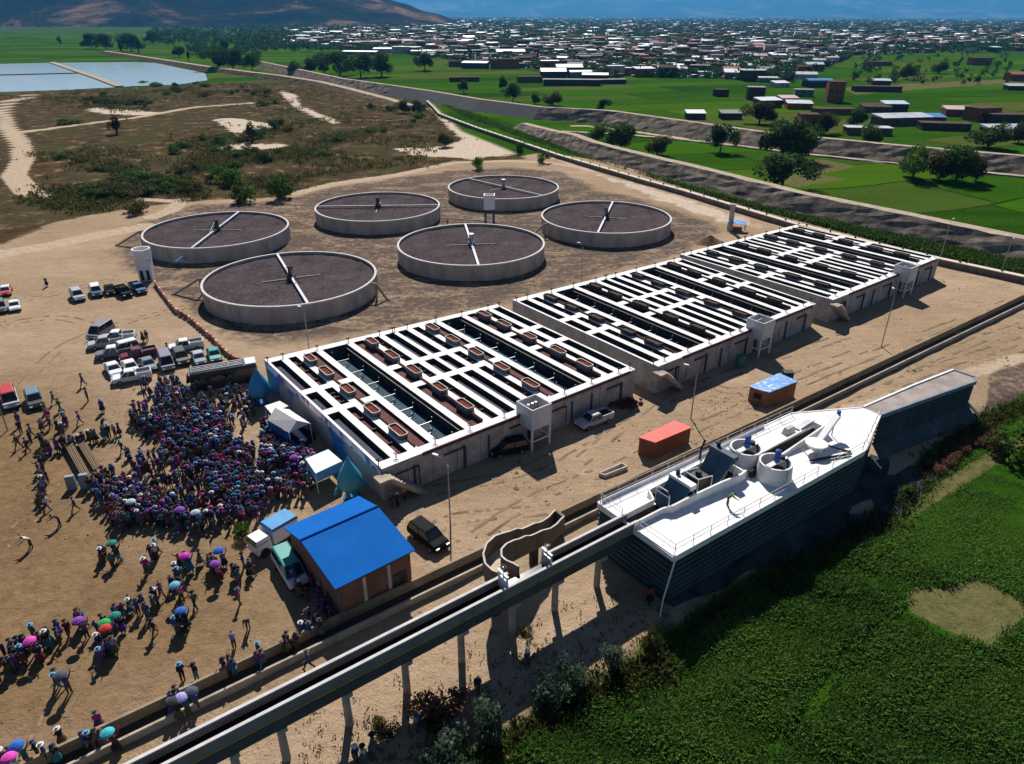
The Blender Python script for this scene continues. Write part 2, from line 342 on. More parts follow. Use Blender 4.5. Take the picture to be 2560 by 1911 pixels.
    gcol = ramp(nf, [(0.3, (0.066, 0.048, 0.039)), (0.7, (0.145, 0.108, 0.088))])
    gcol = mix(0.3, gcol, ramp(nx_, [(0.4, (0.035, 0.028, 0.027)), (0.7, (0.24, 0.195, 0.17))]))
    gm = edge(grav, nm, 0.9, 0.14)
    tan_in = edge(math_('MULTIPLY_ADD', nstreak, 0.52, math_('MULTIPLY', nm, 0.39)), nf, 0.5, 0.09)
    col = mix(math_('MULTIPLY', gm, math_('SUBTRACT', 1.0, math_('MULTIPLY', tan_in, 0.75))), sand, gcol)
    # dry scrubland
    sc1 = ramp(nm, [(0.36, (0.016, 0.011, 0.007)), (0.47, (0.050, 0.031, 0.018)), (0.57, (0.100, 0.058, 0.028)), (0.67, (0.34, 0.25, 0.175))])
    sgreen = edge(nb, nf, 0.9, 0.12)
    sc1 = mix(math_('MULTIPLY', sgreen, 0.8), sc1, ramp(nf, [(0.3, (0.020, 0.026, 0.010)), (0.7, (0.065, 0.066, 0.026))]))
    sc1 = mix(0.25, sc1, ramp(nx_, [(0.35, (0.02, 0.016, 0.010)), (0.7, (0.16, 0.12, 0.078))]))
    col = mix(edge(scr, nm, 0.9, 0.1), col, sc1)
    palec = ramp(nf, [(0.3, (0.36, 0.28, 0.21)), (0.7, (0.58, 0.49, 0.40))])
    col = mix(edge(pale, nm, 1.3, 0.12), col, palec)
    # green fields in parcels
    pa, pb = at(2170, 515), at(2560, 475); ang = math.atan2(pb.y-pa.y, pb.x-pa.x)
    mp2 = N.new("ShaderNodeMapping"); L.new(pos, mp2.inputs[0]); mp2.inputs["Rotation"].default_value = (0, 0, -ang)
    wob = N.new("ShaderNodeTexNoise"); wob.inputs["Scale"].default_value = 0.012; wob.inputs["Detail"].default_value = 1; L.new(pos, wob.inputs["Vector"])
    s2 = N.new("ShaderNodeSeparateXYZ"); L.new(mp2.outputs[0], s2.inputs[0])
    rowf = math_('ADD', math_('MULTIPLY', s2.outputs[1], 1/30.0), math_('MULTIPLY', wob.outputs["Fac"], 0.9)); row = math_('FLOOR', rowf, None)
    wn1 = N.new("ShaderNodeTexWhiteNoise"); wn1.noise_dimensions = '1D'; L.new(row, wn1.inputs["W"])
    celf = math_('ADD', math_('MULTIPLY', s2.outputs[0], 1/95.0), math_('MULTIPLY', wn1.outputs["Value"], 7.3)); cel = math_('FLOOR', celf, None)
    wn2 = N.new("ShaderNodeTexWhiteNoise"); wn2.noise_dimensions = '1D'; L.new(math_('ADD', math_('MULTIPLY', row, 13.7), math_('MULTIPLY', cel, 3.1)), wn2.inputs["W"])
    parcel = wn2.outputs["Value"]; fr, fc = math_('FRACT', rowf, None), math_('FRACT', celf, None)
    line = math_('MAXIMUM', math_('LESS_THAN', fr, 0.035), math_('LESS_THAN', fc, 0.011))
    fld = ramp(parcel, [(0.0, (0.014, 0.045, 0.012)), (0.3, (0.058, 0.150, 0.010)), (0.5, (0.024, 0.075, 0.014)), (0.68, (0.115, 0.190, 0.014)), (0.82, (0.060, 0.105, 0.030)), (0.93, (0.16, 0.130, 0.075))])
    mp3 = N.new("ShaderNodeMapping"); L.new(pos, mp3.inputs[0]); mp3.inputs["Rotation"].default_value = (0, 0, 0.22); mp3.inputs["Scale"].default_value = (0.012, 0.07, 0)
    fld = mix(0.30, fld, ramp(noise(1.0, 6, 0.7, mp3.outputs[0], 0.4), [(0.36, (0.010, 0.036, 0.005)), (0.5, (0.040, 0.110, 0.008)), (0.64, (0.095, 0.165, 0.014))]))
    fld = mix(0.25, fld, ramp(nf, [(0.35, (0.008, 0.026, 0.004)), (0.65, (0.075, 0.15, 0.02))]))
    fld = mix(math_("MULTIPLY", line, 0.8), fld, (0.016, 0.030, 0.006))
    fld = mix(0.95, fld, (0.60, 0.72, 0.34), "MULTIPLY")
    far_c = ramp(noise(0.02, 6, 0.7), [(0.3, (0.018, 0.030, 0.014)), (0.55, (0.045, 0.060, 0.026)), (0.7, (0.10, 0.085, 0.06))])
    fld = mix(farm, fld, far_c)
    col = mix(edge(green, nf, 0.35, 0.2), col, fld)
    stc = ramp(nf, [(0.3, (0.060, 0.062, 0.022)), (0.7, (0.15, 0.135, 0.058))])
    col = mix(edge(stub, nf, 0.5, 0.15), col, stc)
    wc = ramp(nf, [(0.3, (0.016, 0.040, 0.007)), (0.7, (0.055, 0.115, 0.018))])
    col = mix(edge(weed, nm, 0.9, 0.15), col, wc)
    rc = ramp(nf, [(0.3, (0.30, 0.22, 0.15)), (0.7, (0.50, 0.40, 0.30))])
    col = mix(edge(road, nm, 0.5, 0.2), col, rc)
    L.new(col, b.inputs["Base Color"]); b.inputs["Roughness"].default_value = 0.95; b.inputs["Specular IOR Level"].default_value = 0.0
    h = math_('ADD', math_('MULTIPLY', nf, 0.5), math_('MULTIPLY', nx_, 0.16)); h = math_('ADD', h, math_('MULTIPLY', nm, 0.5))
    bp = N.new("ShaderNodeBump"); bp.inputs["Strength"].default_value = 0.75; bp.inputs["Distance"].default_value = 0.7
    L.new(h, bp.inputs["Height"]); L.new(bp.outputs[0], b.inputs["Normal"])
    return m
VIGNETTE_SOIL = [ZV(a, b) for a, b in ((-500, 880), (0, 820), (130, 850), (250, 880), (300, 1010), (420, 1140), (600, 1140), (640, 1330), (560, 1440), (330, 1560), (100, 1700), (-500, 1900))]  # lower left: vignette darkening painted into the soil colour
a = gme.attributes.new("vignette_soil", 'FLOAT', 'POINT'); a.data.foreach_set("value", soft(X, Y, VIGNETTE_SOIL, 22.0).ravel().astype(np.float32))
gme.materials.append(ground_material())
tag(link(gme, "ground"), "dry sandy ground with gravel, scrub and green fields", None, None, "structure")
# tyre tracks pressed into the bare soil
def tyre_tracks():
    m1 = mat("pressed track soil", (.27, .195, .125), .95, .45, .35); rg = random.Random(12); mb = MB()
    for q in (((0, 900), (120, 760), (260, 700), (420, 660), (520, 640)), ((0, 700), (150, 690), (330, 760), (520, 790)), ((60, 1652), (190, 1440), (360, 1270), (520, 1180)), ((0, 1180), (110, 1080), (230, 960), (280, 830)), ((1000, 1180), (1150, 1080), (1350, 1000), (1560, 900), (1800, 800), (2213, 640)), ((940, 1060), (1150, 1010), (1350, 900), (1600, 800), (1850, 720)), ((1250, 1000), (1420, 860), (1500, 830), (1640, 840), (1900, 740)), ((2213, 700), (2000, 780), (1850, 850), (1740, 900)), ((2213, 735), (2040, 790), (1900, 850)), ((900, 1210), (960, 1130), (1080, 1110), (1200, 1100)), ((360, 560), (250, 600), (100, 640), (0, 650)), ((830, 690), (960, 640), (1150, 610), (1400, 560), (1560, 510))):
        P = [ZV(*p) for p in q]; pts = []
        for i in range(len(P)-1):
            for k in range(14):
                t = k/14; p0, p1, p2, p3 = P[max(i-1, 0)], P[i], P[i+1], P[min(i+2, len(P)-1)]; pts.append(.5*((2*p1)+(p2-p0)*t+(2*p0-5*p1+4*p2-p3)*t*t+(3*p1-p0-3*p2+p3)*t**3))
        for sd in (-.8, .8):
            prev = None
            for i in range(len(pts)-1):
                d = (pts[i+1]-pts[i]); d.z = 0; d.normalize(); n = Vector((-d.y, d.x, 0)); c = pts[i]+n*(sd+rg.uniform(-.06, .06)); hw = rg.uniform(.10, .22)
                e = [c-n*hw, c+n*hw]; e = [Vector((v.x, v.y, gz(v.x, v.y)+.03)) for v in e]
                if prev and rg.random() < .55: mb.add([prev[0], e[0], e[1], prev[1]], [(0, 1, 2, 3)])
                prev = e
    tag(mb.build("tyre_tracks", m1), "faint pairs of wheel tracks across the bare ground", None, None, "structure")
tyre_tracks()
# pond
wm, wnt, wb = nodemat("sky tinted pond water"); wb.inputs["IOR"].default_value = 1.6; wb.inputs["Base Color"].default_value = (0.62, 0.84, 1.0, 1); wb.inputs["Roughness"].default_value = 0.04; wb.inputs["Specular IOR Level"].default_value = 1.0  # bright blue base colour stands in for the sky's reflection
b_ = MB(); b_.add([(p.x, p.y, -0.25) for p in POND], [tuple(range(len(POND)))[::-1]])
if True:
    o = b_.build("pond", wm); bm = bmesh.new(); bm.from_mesh(o.data); bmesh.ops.recalc_face_normals(bm, faces=bm.faces); 
    for f_ in bm.faces:
        if f_.normal.z < 0: f_.normal_flip()
    bm.to_mesh(o.data); bm.free(); tag(o, "still pond reflecting the blue sky", None, None, "structure")
def bank(name, pts, half_top, foot, h, mats, label, cat, near_sign=-1, z0=0.0, foot_far=None, dark=None):
    "long embankment: near face, top path and far face follow pts (the near top edge)"
    P = [Vector((p[0], p[1], 0)) for p in pts]; rows = []
    for i, p in enumerate(P):
        t = (P[min(i+1, len(P)-1)]-P[max(i-1, 0)]).normalized(); nrm = Vector((t.y, -t.x, 0))
        if nrm.dot(Vector((p.x, p.y, 0))) > 0: nrm = -nrm          # nrm points to the plant side
        f2 = foot if foot_far is None else foot_far
        hh = h[i] if hasattr(h, '__len__') else h
        rows.append([p+nrm*foot+Vector((0, 0, z0-0.4)), p+Vector((0, 0, z0+hh)), p-nrm*half_top*2+Vector((0, 0, z0+hh-0.05)), p-nrm*(half_top*2+f2)+Vector((0, 0, z0-0.4))])
    face = MB(); top = MB(); dk = MB(); jr = random.Random(len(P)); NR = 5; prev = None
    for i in range(len(rows)-1):
        a, c = rows[i], rows[i+1]; n = max(1, int((c[1]-a[1]).length/3.2))
        for k in range(n):
            q0 = [x.lerp(y, k/n) for x, y in zip(a, c)]; q1 = [x.lerp(y, (k+1)/n) for x, y in zip(a, c)]
            cols = []
            for q in (q0, q1): cols.append([q[0].lerp(q[1], r_/NR) for r_ in range(NR+1)])
            if prev is not None: cols[0] = prev
            isd = dark and dark[0] <= i < dark[1]
            if not isd:
                for r_ in range(1, NR): cols[1][r_] = cols[1][r_]+Vector((jr.gauss(0, .13), jr.gauss(0, .13), jr.gauss(0, .12)))
                cols[1][NR] = cols[1][NR]+Vector((jr.gauss(0, .2), jr.gauss(0, .2), jr.gauss(0, .07)))
            prev = cols[1]; q0[1], q1[1] = cols[0][NR], cols[1][NR]
            for r_ in range(NR): (dk if isd else face).add([cols[0][r_], cols[1][r_], cols[1][r_+1], cols[0][r_+1]], [(0, 1, 2, 3)])
            face.add([q0[2], q1[2], q1[3], q0[3]], [(0, 1, 2, 3)])
            top.add([q0[1], q1[1], q1[2], q0[2]], [(0, 1, 2, 3)])
    base = rows[len(rows)//2][1].copy(); base.z = 0
    r = empty(name, base, label, cat); face.build("stone_face", mats[0], r, base); top.build("crest_path", mats[1], r, base)
    if dark: dk.build("dark_facing", mat("dark blue grey facing", (.022, .032, .042), .85, .4, .3), r, base)
    return r
STONE = mat("dike stone", (0.25, 0.205, 0.17), 0.95, 0.62, 0.30, bump=1.0, bscale=0.7)
CREST = mat("crest gravel", (0.42, 0.345, 0.275), 0.95, 0.3, 0.5, bump=0.3)
hi = 4.2
DIKE1 = [at(a, b, hi) for a, b in ((1300, 295), (1375, 322), (1425, 336), (1472, 354), (1515, 366), (1647, 398), (1710, 412), (1917, 464), (1987, 482), (2250, 535), (2560, 599), (2900, 668))]
bank("flood_dike", DIKE1, 1.8, 3.6, [2.0, 3.4]+[hi]*10, (STONE, CREST), "long rough grey stone dike with pale crest path beside the weedy strip", "dike", foot_far=2.5)
h2 = 5.2
DIKE2 = [at(a, b, h2) for a, b in ((640, 152), (850, 196), (978, 214), (1068, 227), (1200, 249), (1351, 268), (1522, 277), (1710, 303), (1918, 332), (2030, 343), (2267, 366), (2560, 391), (2900, 418))]
bank("flood_dike", DIKE2, 1.6, 6.5, h2, (STONE, CREST), "farther long stone dike with a pale track at its foot, before the village", "dike", foot_far=5, dark=(2, 5))
h3 = 3.0
DIKE3 = [at(a, b, h3) for a, b in ((256, 128), (300, 134), (380, 146), (509, 166), (600, 178), (700, 190), (790, 202), (860, 216), (960, 238), (1050, 262))]
bank("pond_bank", DIKE3, 2.6, 5, [h3]*6+[2.4, 1.8, 1.0, 0.5], (mat("bank earth", (0.13, 0.10, 0.075), 0.95, 0.4, 0.2), CREST), "curved earth bank with a pale road on top beside the pond", "embankment", foot_far=4)
foot = [at(a, b, 0.3) for a, b in ((1402, 330), (1560, 338), (1700, 350), (1921, 375), (2022, 388), (2244, 410), (2560, 443), (2900, 475))]
bank("dike_track", foot, 1.5, 0.8, 0.45, (STONE, CREST), "narrow pale track along the foot of the farther dike", "track")
# causeways across the pond
def ribbon(name, pts, wd, h, m, label, cat):
    mb = MB(); P = [Vector((p[0], p[1], 0)) for p in pts]
    for a, c in zip(P[:-1], P[1:]): mb.beam(a+Vector((0, 0, h/2-0.9)), c+Vector((0, 0, h/2-0.9)), wd, h+0.8)
    o = mb.build(name, m, None, P[0]); return tag(o, label, cat)
ribbon("pond_causeway", [Z1(335, 405), Z1(500, 462), Z1(640, 510), Z1(770, 560)], 5.0, 1.2, CREST, "straight pale causeway crossing the pond", "causeway")
ribbon("pond_divider", [Z1(-800, 488), Z1(0, 484), Z1(495, 472)], 2.2, 0.9, CONC_D, "thin dark divider bank running across the left of the pond", "causeway")
# hills
def hill(name, ridge, y0, m, label, depth, rough=0.12, seed=1):
    "hill whose ridge line is a list of (x, height); it rises from y0 over depth"
    rx = np.array([p[0] for p in ridge], float); rh = np.array([p[1] for p in ridge], float)
    xs = np.linspace(rx[0], rx[-1], 260); ts = np.concatenate([np.linspace(0, 1, 70), np.linspace(1.02, 1.5, 12)])
    XX, TT = np.meshgrid(xs, ts); H = np.interp(XX, rx, rh)
    prof = np.where(TT <= 1, np.sin(np.clip(TT, 0, 1)*math.pi/2)**1.25, 1-(TT-1)*1.2)
    rg = np.random.default_rng(seed); nz = np.zeros_like(XX)
    for o_ in range(7):
        fr = 2.0**o_/(0.45*depth); a1, a2 = rg.uniform(0, 6.28, 2); an = rg.uniform(0, 3.14); 
        nz += (0.62**o_)*np.sin((XX*math.cos(an)+TT*depth*0.8*math.sin(an))*fr*6.28*0.5+a1)*np.cos((XX*math.sin(an+.6)-TT*depth*math.cos(an))*fr*6.28*0.4+a2)
    ZZ = H*prof*(1+rough*2.0*nz*np.clip(TT*3, 0, 1)*np.clip(1.3-TT, 0.15, 1))-2
    V = np.stack([XX, y0+TT*depth+0*XX, ZZ], -1).reshape(-1, 3); i = np.arange(XX.size).reshape(XX.shape)
    Fq = np.stack([i[:-1, :-1], i[:-1, 1:], i[1:, 1:], i[1:, :-1]], -1).reshape(-1, 4)
    o = link(npmesh(name, V, Fq, m, smooth=True), name); return tag(o, label, None, None, "structure")
def hillmat(name, a, c, d, sc):
    m, nt, b = nodemat(name); N = nt.nodes; L = nt.links
    g = N.new("ShaderNodeNewGeometry"); n = N.new("ShaderNodeTexNoise"); n.inputs["Scale"].default_value = sc; n.inputs["Detail"].default_value = 9; n.inputs["Roughness"].default_value = 0.7; n.inputs["Distortion"].default_value = 0.7
    L.new(g.outputs["Position"], n.inputs["Vector"]); r = N.new("ShaderNodeValToRGB"); e = r.color_ramp.elements; e.new(0.5)
    for k, (p, q) in enumerate(((0.40, a), (0.53, c), (0.66, d))): e[k].position = p; e[k].color = (*q, 1)
    L.new(n.outputs["Fac"], r.inputs[0]); L.new(r.outputs[0], b.inputs["Base Color"]); b.inputs["Roughness"].default_value = 1.0; b.inputs["Specular IOR Level"].default_value = 0
    bp = N.new("ShaderNodeBump"); bp.inputs["Strength"].default_value = 1.0; bp.inputs["Distance"].default_value = 40; L.new(n.outputs["Fac"], bp.inputs["Height"]); L.new(bp.outputs[0], b.inputs["Normal"])
    return m
hill("near_hill", [(-5700, 480), (-3800, 440), (-2600, 410), (-1760, 365), (-1150, 272), (-800, 172), (-612, 110), (-505, 82), (-443, 59), (-353, 44), (-290, 24), (-230, 3), (-184, -12)], 2850, hillmat("near hill slopes", (0.006, 0.010, 0.009), (0.026, 0.020, 0.016), (0.23, 0.13, 0.08), 0.0028), "steep brown hill with bare reddish scars", 1050, seed=3)
hill("far_mountains", [(-16000, 750), (-7000, 720), (-2700, 700), (900, 560), (4500, 640), (8000, 600), (12000, 700), (15500, 650), (22000, 750)], 15500, hillmat("far mountain slopes", (0.010, 0.014, 0.016), (0.030, 0.028, 0.024), (0.11, 0.10, 0.085), 0.0008), "distant blue mountain range behind the town", 5000, seed=5)
# ---------------------------------------------------------------- treatment basins
def bil(q, s, t):
    "q: corners (front left, front right, back right, back left)"
    return q[0]*((1-s)*(1-t))+q[1]*(s*(1-t))+q[2]*(s*t)+q[3]*((1-s)*t)
MURAL, mnt, mb_ = nodemat("mural wall")
def _mural():
    N = mnt.nodes; L = mnt.links; tc = N.new("ShaderNodeTexCoord"); n = N.new("ShaderNodeTexNoise"); n.inputs["Scale"].default_value = 0.085; n.inputs["Detail"].default_value = 1.0; n.inputs["Distortion"].default_value = 0.6
    L.new(tc.outputs["Object"], n.inputs["Vector"]); r = N.new("ShaderNodeValToRGB"); e = r.color_ramp.elements; e.new(0.5); e.new(0.6)
    for k, (p, c) in enumerate(((0.40, (0.36, 0.35, 0.34)), (0.43, (0.020, 0.16, 0.42)), (0.54, (0.015, 0.22, 0.50)), (0.60, (0.04, 0.28, 0.32)))): e[k].position = p; e[k].color = (*c, 1)
    L.new(n.outputs["Fac"], r.inputs[0]); L.new(r.outputs[0], mb_.inputs["Base Color"]); mb_.inputs["Roughness"].default_value = 0.85
_mural()
BANNER, bnt, bb_ = nodemat("printed banner")
def _banner():
    N = bnt.nodes; L = bnt.links; tc = N.new("ShaderNodeTexCoord"); n = N.new("ShaderNodeTexVoronoi"); n.inputs["Scale"].default_value = 0.9
    L.new(tc.outputs["Object"], n.inputs["Vector"]); s_ = N.new("ShaderNodeSeparateColor"); L.new(n.outputs["Color"], s_.inputs[0]); r = N.new("ShaderNodeValToRGB"); e = r.color_ramp.elements; e.new(0.5); e.new(0.6); r.color_ramp.interpolation = 'CONSTANT'
    for k, (p, c) in enumerate(((0.0, (0.75, 0.72, 0.75)), (0.55, (0.30, 0.10, 0.22)), (0.72, (0.16, 0.18, 0.40)), (0.86, (0.70, 0.55, 0.55)))): e[k].position = p; e[k].color = (*c, 1)
    L.new(s_.outputs[0], r.inputs[0]); L.new(r.outputs[0], bb_.inputs["Base Color"]); bb_.inputs["Roughness"].default_value = 0.8
_banner()
HT = 4.0
TROUGHW = mat("grey trough concrete", (0.17, 0.16, 0.17), .85, .3, 1.5)
HALF = [("w", .035), ("A", .155), ("w", .10), ("N", .12), ("T", .13), ("B", .165), ("w", .10), ("C", .195)]
TCELL = [("w", .04), ("c", .38), ("k", .04), ("c", .15), ("k", .04), ("c", .31), ("w", .04)]
def basin(q, name, label, trough_m, seed, mural=False):
    rg = random.Random(seed); org = sum(q, Vector())/4; org.z = 0; R = empty(name, org, label, "treatment tank", "open treatment basins in a row")
    S = [0.0]; kinds = []
    for h in (HALF, HALF[::-1], HALF, HALF[::-1]):
        for k, w in h: kinds.append(k); S.append(S[-1]+w/4)
    S = [x/S[-1] for x in S]
    # join the two halves of a channel and the two rims in the middle
    T = [0.0]; tk = []
    for k, w in TCELL: tk.append(k); T.append(T[-1]+w)
    ns, ntt = len(kinds), len(tk)
    def hole(i, j):
        if not (0 <= i < ns and 0 <= j < ntt): return None
        k, t = kinds[i], tk[j]
        if t == "w": return False
        if k == "C": return True
        if k in "ANB": return t == "c"
        return False
    P = [[bil(q, s, t) for t in T] for s in S]
    m = MB(); zf = 0.6
    def V(i, j, z): p = P[i][j]; return (p.x, p.y, z)
    for i in range(ns):
        for j in range(ntt):
            if hole(i, j): continue
            m.add([V(i, j, HT), V(i+1, j, HT), V(i+1, j+1, HT), V(i, j+1, HT)], [(0, 1, 2, 3)], 0)
            for (di, dj, a, b) in ((-1, 0, (i, j+1), (i, j)), (1, 0, (i+1, j), (i+1, j+1)), (0, -1, (i, j), (i+1, j)), (0, 1, (i+1, j+1), (i, j+1))):
                h = hole(i+di, j+dj)
                if h is False: continue
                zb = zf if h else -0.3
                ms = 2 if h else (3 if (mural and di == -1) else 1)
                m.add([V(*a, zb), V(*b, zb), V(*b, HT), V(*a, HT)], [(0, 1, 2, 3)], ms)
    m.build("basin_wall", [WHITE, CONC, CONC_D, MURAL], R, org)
    media = MBROWN if trough_m is BROWN else mat("dull maroon media", (0.075, 0.032, 0.032), .9, .5, 1.2, bump=.4)
    for i in range(ns):
        for j in range(ntt):
            if not hole(i, j): continue
            k = kinds[i]; z, wn, wmt = {"A": (3.35, "dark_water", DWATER), "C": (2.3, "channel_water", TWATER), "N": (3.45, "filter_media", media), "B": (3.6, "filter_media", media)}[k]
            if k == "C": continue
            MB().add([V(i, j, z), V(i+1, j, z), V(i+1, j+1, z), V(i, j+1, z)], [(0, 1, 2, 3)]).build(wn, wmt, R, org)
    for i in range(ns-1):
        if kinds[i] == "C" and kinds[i+1] == "C": MB().add([V(i, 1, 2.3), V(i+2, 1, 2.3), V(i+2, ntt-1, 2.3), V(i, ntt-1, 2.3)], [(0, 1, 2, 3)]).build("channel_water", TWATER, R, org)
    # struts across the channels, baffles across the narrow slots
    ax = (q[1]-q[0]).normalized(); ay = (q[3]-q[0]).normalized(); rz = math.atan2(ax.y, ax.x)
    for i in range(ns):
        if kinds[i] == "C" and (i == 0 or kinds[i-1] != "C"):
            for k in range(14):
                t = .07+.87*k/13; a = bil(q, S[i]+.001, t); b = bil(q, S[i+2]-.001, t)
                c = a.lerp(b, .3 if k % 2 else .7); st = MB(); st.beam((a.x, a.y, 3.0), (c.x, c.y, 3.0), .07, .10); st.tube([(c.x, c.y, 2.0), (c.x, c.y, 3.6)], .045, 6); st.build("channel_strut", STEEL, R, org)
            for e_ in (.06, .94):
                a = bil(q, S[i]+(S[i+2]-S[i])*e_, .05); b = bil(q, S[i]+(S[i+2]-S[i])*e_, .96); st = MB(); st.beam((a.x, a.y, 3.55), (b.x, b.y, 3.55), .16, .10); st.build("edge_pipe", CONC, R, org)
        if kinds[i] == "N":
            for j in range(ntt):
                if not hole(i, j): continue
                for f in (.25, .55, .8):
                    t = T[j]+(T[j+1]-T[j])*f; a = bil(q, S[i], t); b = bil(q, S[i+1], t); bf = MB(); bf.beam((a.x, a.y, 3.5), (b.x, b.y, 3.5), .22, .4); bf.build("baffle", CONC_D, R, org)
    # collecting troughs and the brown manifold pipes
    tl = (q[3]-q[0]).length
    for i in range(ns):
        if kinds[i] != "T": continue
        nb = 1 if kinds[(i+1) % ns] == "B" else -1
        sc = (S[i]+S[i+1])/2+nb*(S[i+1]-S[i])*.25
        for t in (.16, .335, .535, .72, .885):
            t += rg.uniform(-.01, .01); c = bil(q, sc, t)
            ln, wd, hh = rg.uniform(2.5, 3.0), 1.15, .62
            b = MB(); ca, sa = math.cos(rz), math.sin(rz)
            lx, ly = wd/2, ln/2; mz = HT+hh
            def loc(x, y, z): return (c.x+ax.x*x+ay.x*y, c.y+ax.y*x+ay.y*y, z)
            ch = .22
            o8 = [(-lx+ch, -ly), (lx-ch, -ly), (lx, -ly+ch), (lx, ly-ch), (lx-ch, ly), (-lx+ch, ly), (-lx, ly-ch), (-lx, -ly+ch)]
            i8 = [(x*(1-.12/lx), y*(1-.12/ly)) for x, y in o8]
            vo_ = [loc(x*.9, y*.93, HT-.3) for x, y in o8]+[loc(x, y, mz) for x, y in o8]+[loc(x, y, mz) for x, y in i8]+[loc(x, y, mz-.28) for x, y in i8]
            fs = []
            for r_ in range(3):
                for n_ in range(8): fs.append((r_*8+n_, r_*8+(n_+1) % 8, (r_+1)*8+(n_+1) % 8, (r_+1)*8+n_))
            b.add(vo_, fs, 0); md_ = MB().add([loc(x, y, mz-.16) for x, y in i8], [tuple(range(8))])
            b.add([loc(x*1.0, y*1.0, mz+.004) for x, y in o8]+[loc(x, y, mz+.004) for x, y in i8], [(n_, (n_+1) % 8, 8+(n_+1) % 8, 8+n_) for n_ in range(8)], 2); to = b.build("trough", [TROUGHW if trough_m is BROWN else CONC_D, trough_m, CONC_L if trough_m is BROWN else CONC_D], R, org); md_.build("trough_bed", trough_m, to, org)
        sp = S[i+1]-.004 if nb > 0 else S[i]+.004; a = bil(q, sp, .05); c = bil(q, sp, .95)
        b = MB(); b.tube([(a.x, a.y, HT+.12), (c.x, c.y, HT+.12)], .13, 8); b.build("manifold_pipe", RUST if trough_m is BROWN else CONC_D, R, org)
    # long front: maroon rim, drain pipes, brackets, panel joints
    b = MB(); a0, a1 = bil(q, .13, 0), bil(q, .97, 0); nrm = Vector((ax.y, -ax.x, 0))
    b.beam(a0+nrm*.06+Vector((0, 0, HT-.10)), a1+nrm*.06+Vector((0, 0, HT-.10)), .12, .42); b.build("rim_band", MAROON, R, org)
    for s in (.10, .27, .36, .52, .70, .79, .93):
        p = bil(q, s, 0)+nrm*.14; b = MB(); b.tube([p+Vector((0, 0, .1)), p+Vector((0, 0, 3.0))], .11, 8); b.build("drain_pipe", BLUEP, R, org)
    for s in (.04, .20, .44, .60, .86):
        p = bil(q, s, 0)+nrm*.13; p2 = bil(q, s+.075, 0)+nrm*.13; b = MB(); b.beam(p+Vector((0, 0, 2.75)), p2+Vector((0, 0, 2.75)), .14, .16); b.beam(p2+Vector((0, 0, 0.4)), p2+Vector((0, 0, 2.66)), .1, .1); b.build("wall_pipe", CONC_D, R, org)
    for k in range(1, 12):
        p = bil(q, k/12, 0)+nrm*.05; b = MB(); b.box((p.x, p.y, HT/2-.2), (.25, .1, HT-.6), rz); b.build("wall_rib", CONC, R, org)
    # stair at the near corner
    b = MB(); p0 = bil(q, .004, 0); n_ = 13
    for k in range(n_):
        z = HT-.5-(HT-.5)*k/n_; x = .3+k*.30; c = p0+ax*x+nrm*.85; b.box((c.x, c.y, z-.35), (.32, 1.35, .6), rz)
    c = p0+ax*(-.55)+nrm*.8; b.box((c.x, c.y, HT-.6), (1.3, 1.45, .3), rz); b.build("corner_stair", CONC_T, R, org)
    if mural:
        b = MB(); nl = -ax
        n = 30
        for k in range(n):
            a, c = bil(q, 0, k/n)+nl*.05, bil(q, 0, (k+.96)/n)+nl*.05; dz = .06*math.sin(k*2.1)
            b.add([(a.x, a.y, HT-.95+dz), (c.x, c.y, HT-.95+dz*.4), (c.x, c.y, HT-.05), (a.x, a.y, HT-.05)], [(0, 1, 2, 3)])
        b.build("banner", BANNER, R, org)
    # valve wheels and handrail stubs on the walkways
    for i in range(ns):
        if kinds[i] != "w": continue
        for t in (.03, .975):
            p = bil(q, (S[i]+S[i+1])/2, t); b = MB(); b.tube([(p.x, p.y, HT), (p.x, p.y, HT+.55)], .06, 6); b.lathe([(.22, HT+.5), (.28, HT+.55), (.22, HT+.6)], (p.x, p.y, 0), 10, close=True); b.build("valve_wheel", CONC_D, R, org)
    return R
def quad(*px): return [at(x, y, HT)*1.0 for x, y in px]
for q in (1,): pass
BQ = [quad((954, 1173.4), (1588.7, 923.5), (1242.5, 761.2), (660.8, 899.4)), quad((1645, 917), (2040, 760), (1699, 645), (1281.4, 749.6)), quad((2082.8, 750.3), (2349, 645.4), (1989.5, 563), (1700, 635.7))]
for q in BQ:
    for p in q: p.z = 0
basin(BQ[0], "treatment_basin", "nearest large open basin with red brown troughs and a blue mural end wall", BROWN, 1, True)
basin(BQ[1], "treatment_basin", "middle of the three large open basins with white walkways and grey brown troughs", DBROWN, 2)
basin(BQ[2], "treatment_basin", "farthest of the three large open basins, beside the weedy parapet wall", DBROWN, 3)
